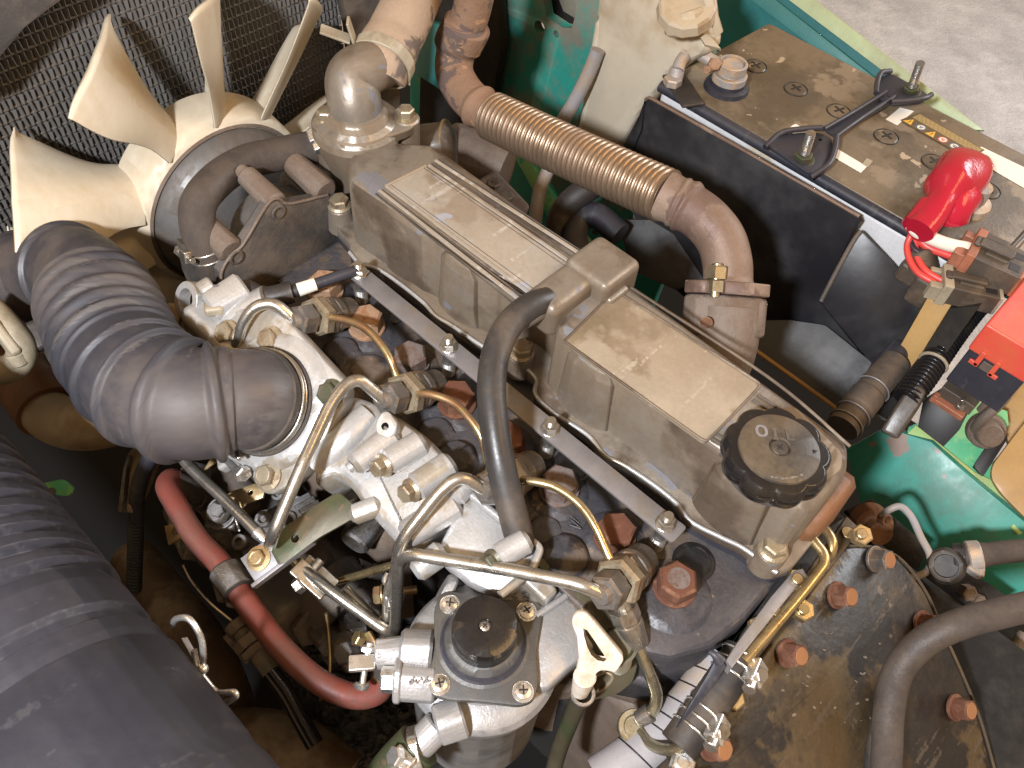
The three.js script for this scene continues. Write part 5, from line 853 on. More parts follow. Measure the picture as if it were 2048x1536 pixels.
  part(hd, 'bar', [slab([O(0.26, 0.0055), O(0.86, 0.0045), O(0.86, -0.0045), O(0.26, -0.0055)], UP, 0.0025), sweep([O(0.24, 0.0065, 0.002), O(0.5, 0.005, 0.002), O(0.88, 0.0045, 0.002)], 0.0021, { seg: 30, rad: 8 }), sweep([O(0.24, -0.0065, 0.002), O(0.5, -0.005, 0.002), O(0.88, -0.0045, 0.002)], 0.0021, { seg: 30, rad: 8 })], M.black);
  const foot = (e, w, l, sgn) => { const cx = (f2, g2) => e.clone().addScaledVector(dir, f2 * sgn).addScaledVector(sd, g2); return [slab([cx(0.012, 0.007), cx(0.0, 0.016), cx(-l * 0.5, w), cx(-l, w * 0.9), cx(-l, -w * 0.9), cx(-l * 0.5, -w), cx(0.0, -0.016), cx(0.012, -0.007)], UP, 0.003, { bevel: 0.0008, round: 0.006, holes: [{ c: cx(0.003, 0.0), r: 0.0025 }] }), sweep([cx(0.014, 0.008), cx(0.0, 0.017), cx(-l * 0.5, w), cx(-l, w * 0.95)].map((p, i) => p.setY(p.y + 0.003 - 0.004 * (i === 3))), 0.0026, { seg: 30, rad: 8 }), sweep([cx(0.014, -0.008), cx(0.0, -0.017), cx(-l * 0.5, -w), cx(-l, -w * 0.95)].map((p, i) => p.setY(p.y + 0.003 - 0.004 * (i === 3))), 0.0026, { seg: 30, rad: 8 })]; };
  part(hd, 'foot', foot(O(0.13, 0, 0), 0.026, 0.042, 1), M.black);
  part(hd, 'foot', foot(O(0.90, 0, 0), 0.024, 0.032, -1), M.black);
  const rodAt = (base, top, lab) => { const g3 = part(hd, 'threaded_rod', [sweep([base, base.clone().lerp(top, 0.5), top], (u) => 0.0038 + 0.0003 * Math.cos(u * 150), { seg: 120, rad: 12 })], M.rod, { label: lab }); const n = top.clone().sub(base).normalize(), w = base.clone().lerp(top, 0.08); part(g3, 'nut', [...bolt(w, n, 0.0074, 0.006, { washer: 0.0095, dish: false })], M.zinc); };
  rodAt(B(1604, 326, y1 - 0.003), B(1622, 266, y1 + 0.030), 'rod at the near edge of the battery');
  rodAt(B(1818, 190, y1), B(1841, 126, y1 + 0.036), 'rod at the far edge of the battery');
}

// ================= heat shield, tank, hoses on the battery side =================
{
  const zs = -0.352, n = V(0, 0.12, 1).normalize(), p0 = V(0.1, 0.03, zs), s = (a, b, h = 0) => PL(a, b, p0.clone().addScaledVector(n, h), n);
  const t = thing('battery_shield', 'black sheet metal shield with a dusty lower lip standing beside the battery', 'heat shield', s(1500, 400).setY(-0.16));
  part(t, 'sheet', slab([s(1296, 194), s(1500, 309), s(1718, 432), s(1722, 444), s(1704, 470), s(1660, 560), s(1640, 604), s(1700, 680), s(1800, 800), s(1720, 850), s(1560, 730), s(1430, 650), s(1330, 560), s(1262, 420), s(1240, 300), s(1272, 262)], n, 0.003, { bevel: 0.0005 }), M.shield);
  part(t, 'top_edge', sweep(bent([s(1291, 200), s(1297, 194, 0.0005), s(1500, 308, 0.0005), s(1719, 433)], 0.004), 0.0017, { seg: 80, rad: 8 }), M.exhaust);
  // lower lip: bends towards the engine
  const a = [s(1232, 300), s(1300, 470), s(1400, 560), s(1560, 590), s(1640, 604), s(1740, 722), s(1776, 752)].map((p) => p.addScaledVector(n, 0.002));
  const n2 = V(0.0, 0.62, 0.78).normalize(), p2 = s(1600, 620, 0.006), l = (x, y) => PL(x, y, p2, n2);
  part(t, 'lower_lip', slab([l(1512, 640), l(1580, 640), l(1650, 650), l(1764, 740), l(1758, 775), l(1700, 835), l(1500, 692), l(1496, 662)], n2, 0.003, { bevel: 0.0006, round: 0.003 }), M.shieldDusty);
  part(t, 'lip_edge', sweep([l(1496, 690), l(1600, 764), l(1700, 836)], 0.0022, { seg: 40, rad: 8 }), M.tan);
  const p3 = s(1260, 400, 0.004), n3 = V(0.1, 0.3, 0.95).normalize(), w = (x, y) => PL(x, y, p3, n3);
  part(t, 'left_wing', slab([w(1236, 440), w(1300, 440), w(1400, 500), w(1430, 560), w(1350, 580), w(1260, 540)], n3, 0.004), M.shieldDusty);
  part(t, 'side_fold', slab([s(1290, 200), s(1288, 215), s(1240, 290), s(1236, 340), s(1252, 330), s(1286, 260)].map((p) => p.addScaledVector(n, 0.001)), V(-0.3, 0.1, 0.9), 0.003), M.shield);
  // flap on the right: a bent wing standing away from the sheet
  const n4 = V(0.30, 0.42, 0.86).normalize(), p4 = s(1680, 560, 0.012), f = (x, y) => PL(x, y, p4, n4);
  const fl2 = thing('shield_flap', 'black rubber flap with rounded corner hanging at the right end of the battery shield', 'rubber flap', f(1740, 640));
  part(fl2, 'flap', slab([f(1716, 466), f(1724, 462), f(1790, 530), f(1838, 590), f(1846, 618), f(1836, 650), f(1808, 690), f(1768, 742), f(1752, 738), f(1644, 610), f(1642, 596)], n4, 0.005, { bevel: 0.0012, round: 0.006 }), M.shield);
  part(fl2, 'fold_edge', sweep([f(1722, 462), f(1712, 474), f(1680, 530), f(1642, 602)], 0.0022, { seg: 40, rad: 8 }), M.plate);
  part(fl2, 'curl', sweep([D(1716, 446, 0.80), D(1704, 462, 0.795), D(1712, 478, 0.79), D(1740, 500, 0.79)], 0.003, { seg: 30, rad: 8 }), M.tan);
  const cn = thing('split_tube', 'greyish translucent plastic sleeve wrapped below the rubber flap', 'tube', D(1725, 795, 0.70));
  const pts = [D(1790, 726, 0.735), D(1752, 770, 0.722), D(1718, 812, 0.712), D(1684, 856, 0.702)];
  part(cn, 'sleeve', sweep(pts, (u) => 0.0130 + 0.0012 * st(0.5, 0.52, u) - 0.001 * st(0.72, 0.74, u), { seg: 80, rad: 28 }), M.plate);
  for (const [x, y, d] of [[1745, 778, 0.7205], [1706, 828, 0.708], [1692, 846, 0.7045]]) part(cn, 'wrap', ring(D(x, y, d), pts[3].clone().sub(pts[0]), 0.0142, 0.0007), M.bar);
  part(cn, 'inner_cable', sweep([D(1800, 700, 0.745), D(1768, 735, 0.735), D(1752, 770, 0.724)], 0.0105, { seg: 30, rad: 20 }), M.black);
}
{
  const zt = -0.405, p = (a, b) => Z(a, b, zt), t = thing('reservoir_tank', 'stained cream plastic tank standing between teal panel and battery', 'tank', p(1280, 280));
  part(t, 'body', slab([p(1200, -60), p(1350, -60), p(1412, 20), p(1440, 95), p(1370, 130), p(1330, 180), p(1290, 230), p(1240, 330), p(1168, 330), p(1178, 200), p(1196, 60), p(1194, 30)], V(-0.1, 0.1, 1).normalize(), 0.028, { bevel: 0.009, bs: 6, round: 0.02 }), M.tank);
  part(t, 'shoulder', slab([p(1198, 40), p(1205, 34), p(1208, 60), p(1190, 320), p(1176, 320), p(1184, 180)].map((w) => w.add(V(0, 0, 0.007))), V(0, 0.1, 1), 0.008, { bevel: 0.003, bs: 3 }), M.tank);
  const q1 = (a, b) => Z(a, b, zt + 0.03);
  part(t, 'neck', [cyl(q1(1380, 60), q1(1372, 16), 0.022, 0.020, 32, 0.003), lathe(q1(1374, 26), V(0.1, 0.9, 0.4), cylP(0.027, 0.025, 0.012, 0.002), 12, 0, 0.3)], M.creamPipe);
  part(t, 'cap_flange', [slab([q1(1404, -10), q1(1424, -6), q1(1446, 72), q1(1430, 82)], V(0.5, 0.2, 0.8), 0.006), slab([q1(1396, 66), q1(1418, 58), q1(1442, 96), q1(1410, 98)], V(0.1, 0.8, 0.5), 0.004)], M.creamPipe);
}
{
  solo('overflow_hose', 'grey plastic hose running down left of the cream tank behind the bellows', 'hose', sweep([Z(1196, 100, -0.388), Z(1176, 150, -0.38), Z(1148, 205, -0.37), Z(1122, 250, -0.36), Z(1100, 330, -0.34), Z(1080, 380, -0.32), Z(1068, 460, -0.29)], 0.0075, { seg: 60, rad: 18 }), M.tape);
  solo('heater_hose', 'dark rubber hose bending under the exhaust bellows', 'hose', sweep([Z(1190, 370, -0.31), Z(1150, 395, -0.29), Z(1124, 425, -0.28), Z(1115, 470, -0.27), Z(1130, 520, -0.26)], 0.0125, { seg: 50, rad: 20 }), M.rubber);
  solo('heater_hose', 'second dark hose looping low between bellows and valve cover', 'hose', sweep([Z(1240, 470, -0.30), Z(1190, 430, -0.30), Z(1160, 440, -0.29), Z(1150, 480, -0.27), Z(1170, 530, -0.25)], 0.013, { seg: 50, rad: 20 }), M.black);
  const m = thing('alternator', 'dusty alternator casing with bright rim behind the front of the valve cover', 'alternator', Z(905, 310, -0.175));
  part(m, 'cover_disc', [lathe(Z(896, 312, -0.178), V(0.75, 0.25, -0.6), [[0, -0.03], [0.026, -0.03], [0.030, -0.02], [0.030, 0.002], [0.024, 0.006], [0, 0.007]], 40, 0, 1)], M.pulley);
  part(m, 'rim', [ring(Z(898, 311, -0.180), V(0.75, 0.25, -0.6), 0.0305, 0.0016)], M.zincGold);
  part(m, 'body', [lathe(Z(930, 330, -0.21), V(0.9, -0.1, -0.4), [[0, -0.02], [0.034, -0.02], [0.038, 0], [0.036, 0.04], [0, 0.045]], 36, 0, 1), box(Z(958, 370, -0.20), 0.06, 0.02, 0.03, { r: 0.006, x: V(1, -0.2, 0) }), box(Z(1000, 400, -0.19), 0.05, 0.02, 0.03, { r: 0.006, x: V(1, -0.3, 0) })], M.castIron);
  for (const [a, b] of [[985, 372], [1012, 398]]) part(m, 'nut', [hex(Z(a, b, -0.185), V(0.2, 1, 0), 0.006, 0.006)], M.steel);
  const w = thing('wiring_harness', 'bundle of dusty looped wires behind the alternator', 'wiring', Z(960, 290, -0.26));
  for (const [r, pts] of [[0.006, [[895, 310], [920, 292], [955, 284], [985, 290], [1000, 300]]], [0.005, [[905, 320], [940, 306], [975, 304], [990, 315], [985, 330]]], [0.0055, [[920, 330], [960, 322], [985, 316]]]]) part(w, 'wire', sweep(pts.map(([a, b], i) => Z(a, b, -0.25 - 0.004 * i)), r, { seg: 40, rad: 12 }), M.rubberDusty);
  part(w, 'hook', sweep(bent([Z(994, 296, -0.262), Z(992, 312, -0.26), Z(978, 326, -0.255), Z(958, 332, -0.25)], 0.004), 0.0042, { seg: 40, rad: 12 }), M.black);
}
// ================= wires and connectors at the battery =================
{
  const by = 0.05, B = (a, b, y = by) => Y(a, b, y);
  solo('white_cable', 'thick white cable from the red boot to the brown connector', 'cable', sweep([B(1822, 448, 0.062), B(1834, 462, 0.060), B(1866, 478, 0.058), B(1900, 490, 0.056), B(1936, 497, 0.055)], 0.0054, { seg: 60, rad: 18 }), M.wireWhite);
  const w1 = [B(1824, 466, 0.052), B(1815, 488, 0.045), B(1818, 516, 0.040), B(1836, 545, 0.038), B(1870, 566, 0.038)];
  for (const [k, lab] of [[0, 'outer red wire curving down to the pale connector'], [1, 'inner red wire curving down to the pale connector']]) solo('red_wire', lab, 'wire', sweep(w1.map((p, i) => p.clone().add(V(0.004 * k, 0.002 * k, -0.0045 * k))), 0.0027, { seg: 60, rad: 12 }), M.wireRed, 'red battery wires');
  solo('red_wire', 'short red wire running under the white cable to the brown connector', 'wire', sweep([B(1834, 474, 0.050), B(1856, 494, 0.048), B(1890, 507, 0.048), B(1925, 520, 0.048)], 0.0036, { seg: 50, rad: 14 }), M.wireRed, 'red battery wires');
  solo('black_wire', 'thin black wire beside the red wires below the battery boot', 'wire', sweep([B(1822, 470, 0.048), B(1814, 500, 0.042), B(1822, 530, 0.038), B(1848, 556, 0.036), B(1872, 572, 0.036)], 0.0016, { seg: 60, rad: 10 }), M.wireBlack);
  const dx = (a, b, h) => B(a[0], a[1], h).sub(B(b[0], b[1], h)).normalize();
  const con = (name, lab, c, ax, L, W, H, m1, m2, endc) => {
    const t = thing('cable_connector', lab, 'connector', c), sd = V(-ax.z, 0, ax.x), O = (u, v, h) => c.clone().addScaledVector(ax, u).addScaledVector(sd, v).add(V(0, h, 0)), bo = { x: ax, r: 0.0012 };
    part(t, 'housing', [box(O(L * 0.12, 0, 0), L * 0.66, H, W, bo), box(O(L * 0.05, 0, H * 0.42), L * 0.34, H * 0.34, W * 0.5, bo), box(O(-L * 0.1, -W * 0.42, H * 0.2), L * 0.46, H * 0.7, W * 0.22, bo)], m1);
    part(t, 'collar', [box(O(-L * 0.27, 0, 0.0004), L * 0.14, H * 1.18, W * 1.12, bo), box(O(-L * 0.40, W * 0.34, -0.001), L * 0.2, H * 0.8, W * 0.3, bo), box(O(-L * 0.40, -W * 0.38, 0.001), L * 0.16, H * 0.6, W * 0.24, bo)], m2);
    part(t, 'latch', [box(O(-L * 0.27, 0, H * 0.62), L * 0.1, H * 0.18, W * 0.34, bo), box(O(L * 0.0, 0, H * 0.68), L * 0.5, H * 0.16, W * 0.3, bo)], m1);
    part(t, 'window', [box(O(-L * 0.27, W * 0.1, H * 0.60), L * 0.06, H * 0.1, W * 0.18, { x: ax, r: 0.0004 }), box(O(L * 0.32, W * 0.24, H * 0.47), L * 0.16, H * 0.1, W * 0.26, { x: ax, r: 0.0004 }), box(O(L * 0.32, -W * 0.2, H * 0.47), L * 0.16, H * 0.1, W * 0.24, { x: ax, r: 0.0004 })], M.ink);
    part(t, 'end_cap', [box(O(L * 0.46, 0, 0), L * 0.06, H * 1.05, W * 0.98, bo)], endc);
  };
  con('a', 'dark grey connector with brown collar at the end of the white cable', B(1978, 522, 0.052), dx([2040, 550], [1940, 505], 0.05), 0.054, 0.034, 0.020, M.conGrey, M.conBrown, M.conBrown);
  con('b', 'dark grey connector with pale collar at the end of the two red wires', B(1925, 578, 0.036), dx([1990, 590], [1880, 565], 0.036), 0.056, 0.024, 0.018, M.conGrey, M.conPale, M.conPale);
  solo('red_wire', 'red wire leaving the pale connector towards the relay box', 'wire', sweep([B(1988, 574, 0.04), B(2010, 566, 0.042), B(2040, 556, 0.042)], 0.003, { seg: 24, rad: 12 }), M.wireRed, 'red battery wires');
  const h = thing('bracket_fitting', 'dusty dark plastic fitting on the white battery case behind the red wires', 'fitting', B(1830, 510, 0.02));
  const zf = -0.362, hz = (a, b) => Z(a, b, zf);
  part(h, 'body', [cyl(hz(1846, 540), hz(1840, 494), 0.0125, 0.0105, 24, 0.002), box(hz(1822, 540), 0.018, 0.020, 0.02, { r: 0.004 }), box(hz(1846, 576), 0.018, 0.03, 0.02, { r: 0.004 })], M.conGrey);
  part(h, 'socket', pipe(hz(1840, 494), V(0.1, 1, 0.1), 0.009, 0.0055, 0.003, 24), M.black);
  const ww = thing('wood_block', 'tan wedge strip along the end of the battery', 'spacer', B(1990, 500, 0.03));
  part(ww, 'strip', slab([B(1986, 552, 0.03), B(1996, 548, 0.03), B(2072, 428, 0.03), B(2060, 424, 0.03)], UP, 0.14), M.tan);
  ww.name = 'battery_spacer';
  const zw = (a, b) => Z(a, b, -0.345);
  part(ww, 'side_strip', slab([zw(1858, 590), zw(1905, 606), zw(1850, 700), zw(1790, 780), zw(1768, 762)], V(0, 0.2, 1), 0.008), M.tan);
  part(ww, 'dark_strip', slab([zw(1905, 612), zw(1960, 610), zw(1900, 700), zw(1800, 812), zw(1776, 796), zw(1850, 704)].map((p) => p.add(V(0, 0, 0.004))), V(0, 0.2, 1), 0.008), M.dark);
  part(ww, 'lower_strip', slab([B(1880, 640, -0.02), B(1906, 596, -0.02), B(1930, 610, -0.02), B(1890, 668, -0.02)], UP, 0.06), M.tan);
}
// ================= relay box and conduit =================
{
  const c = D(1972, 648, 0.665), f = (a, b, h = 0) => Z(a, b, c.z + h);
  const y1 = f(1930, 695).y, y2 = f(1887, 760).y, x1 = f(2020, 752).x + 0.012, z1 = Y(2052, 556, c.y).z - 0.02, bx = (x0, xb, ya, yb, za, zb, r = 0.0015) => box(V((x0 + xb) / 2, (ya + yb) / 2, (za + zb) / 2), xb - x0, Math.abs(ya - yb), Math.abs(za - zb), { r });
  const t = thing('relay_box', 'red capped relay box with a black base and brown socket at the right edge', 'relay box', V(c.x, y2, c.z));
  part(t, 'cap', bx(c.x, x1, c.y, y1, c.z, z1, 0.002), M.relayRed);
  part(t, 'base', bx(c.x + 0.0012, x1 - 0.0012, y1 + 0.001, y2, c.z - 0.0012, z1 + 0.0012), M.black);
  for (const [a, b] of [[1961, 716], [1990, 737]]) { const p = f(a, b, 0.0012); part(t, 'clip', [box(p.clone().add(V(0, -0.001, 0)), 0.0040, 0.016, 0.0022, { r: 0.0006 }), box(p.clone().add(V(a < 1970 ? -0.002 : 0.002, -0.0075, 0)), 0.0075, 0.004, 0.0022, { r: 0.0006 })], M.relayRed); }
  part(t, 'window', box(f(1972, 734, 0.0004), 0.0085, 0.0085, 0.002, { r: 0.0006 }), M.plate);
  const g0 = f(1888, 790, -0.006);
  part(t, 'socket_base', box(g0.clone().add(V(0.010, 0.004, -0.006)), 0.030, 0.012, 0.018, { r: 0.001 }), M.conGrey);
  part(t, 'socket', [box(g0.clone().add(V(0.008, -0.004, 0.004)), 0.030, 0.0055, 0.010, { r: 0.001 }), box(g0.clone().add(V(-0.004, 0.0, 0.006)), 0.004, 0.004, 0.006, { r: 0.0006 })], M.conBrown);
  part(t, 'screw', [cyl(f(1920, 812, -0.002), f(1926, 798, 0.0), 0.0019), lathe(f(1919, 812, -0.004), V(0.1, 0.9, 0.4), cylP(0.0046, 0.0042, 0.004, 0.001), 20)], M.steel);
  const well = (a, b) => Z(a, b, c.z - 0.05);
  part(t, 'well_shade', slab([well(1846, 800), well(1880, 780), well(1940, 815), well(1918, 860), well(1884, 894), well(1838, 862)], V(0, 0.6, 0.8), 0.02), M.ink);  // black sheet painted in for the shade of an empty recess
  const cp = [D(2010, 560, 0.745), D(1962, 600, 0.735), D(1916, 655, 0.725), D(1876, 712, 0.715), D(1842, 762, 0.705), D(1812, 800, 0.70)];
  const cc = new THREE.CatmullRomCurve3(cp, false, 'centripetal');
  const cd = thing('corrugated_conduit', 'glossy black corrugated cable conduit running down beside the relay box', 'conduit', cp[3]);
  part(cd, 'conduit', sweep(cc, (u) => 0.0100 + 0.0013 * Math.cos(u * Math.PI * 2 * 40), { seg: 480, rad: 24 }), M.blackGloss);
  part(cd, 'tape_ring', [ring(cc.getPointAt(0.72), cc.getTangentAt(0.72), 0.0110, 0.0015)], M.conPale);
  const bt = thing('rubber_boot', 'flat black rubber sleeve at the lower end of the corrugated conduit', 'rubber sleeve', D(1800, 840, 0.70));
  part(bt, 'sleeve', [slab([D(1760, 862, 0.700), D(1808, 786, 0.697), D(1836, 768, 0.697), D(1852, 782, 0.697), D(1840, 812, 0.697), D(1795, 880, 0.70)], V(0.1, 0.75, 0.65).normalize(), 0.014, { bevel: 0.003, bs: 3, round: 0.004 })], M.rubber);
  part(bt, 'slit', cyl(D(1817, 804, 0.6955), D(1818, 805, 0.699), 0.0018), M.ink);
}
// ================= flywheel housing at the lower right =================
const HN = V(0.5, 0.86, 0.02).normalize(), HP = V(0.428, -0.040, -0.05), hp = (a, b, h = 0) => PL(a, b, HP.clone().addScaledVector(HN, h), HN);
{
  const t = thing('flywheel_housing', 'oily black brown flywheel housing plate bolted with orange rusty bolts', 'flywheel housing', hp(1650, 1350));
  const out = [hp(1700, 1092), hp(1730, 1093), hp(1790, 1112), hp(1815, 1138), hp(1850, 1182), hp(1880, 1250), hp(1920, 1340), hp(1955, 1430), hp(2000, 1590), hp(1250, 1700), hp(1385, 1500), hp(1500, 1350), hp(1600, 1215), hp(1680, 1108)];
  part(t, 'plate', slab(out, HN, 0.03, { bevel: 0.002, round: 0.006 }), M.housing);
  part(t, 'plate_edge', sweep([hp(1700, 1092), hp(1742, 1094), hp(1798, 1116), hp(1852, 1184), hp(1884, 1258), hp(1922, 1342), hp(1958, 1432), hp(2002, 1585)], 0.0012, { seg: 90, rad: 8 }), M.housingEdge);
  part(t, 'underside', box(hp(1700, 1400, -0.08), 0.3, 0.06, 0.26, { r: 0.02 }), M.dark);
  const spots = [[1748, 1118, 1, 'steel bolt with a pale flat head at the top of the housing'], [1672, 1190], [1572, 1306], [1420, 1490, 2, 'orange bolt beside the lower hose clamp'], [1842, 1246], [1908, 1414], [1372, 1560]];
  spots.forEach(([a, b, kind, lab]) => part(t, 'housing_bolt', bolt(hp(a, b, 0.0002), V(0.62, 0.78, 0.0), 0.0077, 0.0110, { washer: 0.0096, wh: 0.0025, roll: 0.3 }), kind === 1 ? M.nutDark : M.rust, lab ? { label: lab } : {}));
  for (const [a, b] of [[1748, 1118], [1672, 1190], [1572, 1306], [1842, 1246], [1908, 1414], [1420, 1490]]) part(t, 'bolt_face', lathe(hp(a, b, 0.0002).addScaledVector(V(0.62, 0.78, 0.0).normalize(), 0.0135), V(0.62, 0.78, 0), [[0, 0.0004], [0.0054, 0.0004], [0.0058, 0]], 24), M.rustFace);
  // stains, chips of paint on the plate
  const chips = []; for (let i = 0; i < 30; i++) { const a = rr(1530, 1760), b = rr(1240, 1450), s = rr(0.0008, 0.0026), g = lathe(V(0, 0, 0), UP, [[0, 0.0003], [s * 0.7, 0.0003], [s, 0]], 7, rr(0, 3)).scale(1, 1, rr(0.25, 0.6)).rotateY(rr(0.4, 1.2)); chips.push(orient(g, hp(a, b, 0.0003), HN)); }
  part(t, 'paint_flakes', chips, M.castIron, { stuff: true });
  // rim strip along the engine side
  const e = thing('engine_back_plate', 'bright steel back plate edge with nuts between engine and flywheel housing', 'back plate', V(0.404, -0.1, -0.02));
  part(e, 'edge', slab([Y(1588, 1140, 0.006), Y(1606, 1136, 0.006), Y(1614, 1150, 0.006), Y(1560, 1215, 0.004), Y(1478, 1318, -0.004), Y(1452, 1352, -0.008), Y(1440, 1336, -0.008), Y(1466, 1296, -0.002), Y(1540, 1196, 0.004)], UP, 0.10, { bevel: 0.001 }), M.bar);
  part(e, 'rail', slab([Y(1694, 1032, -0.02), Y(1722, 1058, -0.02), Y(1668, 1128, -0.022), Y(1590, 1220, -0.028), Y(1500, 1336, -0.034), Y(1470, 1376, -0.036), Y(1440, 1360, -0.036), Y(1478, 1310, -0.034), Y(1580, 1190, -0.026)], UP, 0.05, { bevel: 0.001 }), M.housingEdge);
  part(e, 'dark_gap', slab([Y(1600, 1092, -0.012), Y(1690, 1034, -0.012), Y(1580, 1190, -0.018), Y(1478, 1312, -0.026), Y(1460, 1300, -0.026)], UP, 0.05), M.dark);
  for (const [a, b, y, m2] of [[1590, 1164, 0.004, M.brass], [1545, 1226, 0.0, M.brass], [1516, 1258, -0.004, M.zincGold], [1602, 1224, -0.018, M.brass], [1718, 1074, -0.012, M.zincGold], [1475, 1318, -0.01, M.bright], [1462, 1400, -0.034, M.zincGold], [1362, 1530, -0.03, M.bright]]) part(e, 'nut', [hex(Y(a, b, y - 0.006), V(0.1, 1, 0.1), 0.0078, 0.007, rr(0, 1)), cyl(Y(a, b, y - 0.002), Y(a, b, y - 0.002).add(V(0, 0.006, 0)), 0.0038)], m2);
  part(e, 'rivet', lathe(Y(1696, 1065, -0.0185), UP, [[0, 0.0006], [0.0042, 0.0005], [0.0046, 0]], 20), M.brass);
  const bp = (pts, y) => pts.map(([a, b], i) => Y(a, b, y[i]));
  solo('return_tube', 'brass tube hooking out nearest the camera along the back plate', 'fuel pipe', rodPipe(bp([[1608, 1052], [1624, 1078], [1648, 1108], [1650, 1128], [1600, 1192], [1540, 1262], [1488, 1322]], [0.012, 0.014, 0.014, 0.013, 0.008, 0.002, -0.004]), 0.0036, 0.006, { seg: 120 }), M.brass, 'brass tubes behind the valve cover');
  solo('return_tube', 'brass tube hooking out nearer to the crankcase behind the first tube', 'fuel pipe', rodPipe(bp([[1640, 1050], [1658, 1068], [1666, 1088], [1660, 1110], [1650, 1122]], [0.006, 0.008, 0.008, 0.004, -0.002]), 0.0036, 0.006, { seg: 60 }), M.brass, 'brass tubes behind the valve cover');
  // arching rubber hose across the housing
  solo('rubber_hose', 'dark brown rubber hose arching over the flywheel housing to the right edge', 'hose', sweep([hp(1768, 1600, 0.018), hp(1774, 1500, 0.02), hp(1778, 1420, 0.024), hp(1798, 1340, 0.034), hp(1850, 1282, 0.05), hp(1920, 1248, 0.066), hp(2000, 1226, 0.08), hp(2090, 1206, 0.09)], 0.0098, { seg: 90, rad: 22 }), M.rubberDusty);
  solo('rubber_hose', 'flat dark strip of hose lying beside the arching hose at the bottom', 'hose', sweep([hp(1748, 1600, 0.006), hp(1752, 1500, 0.007), hp(1772, 1420, 0.009), hp(1800, 1350, 0.012)], 0.007, { seg: 40, rad: 14 }), M.rubber);
}
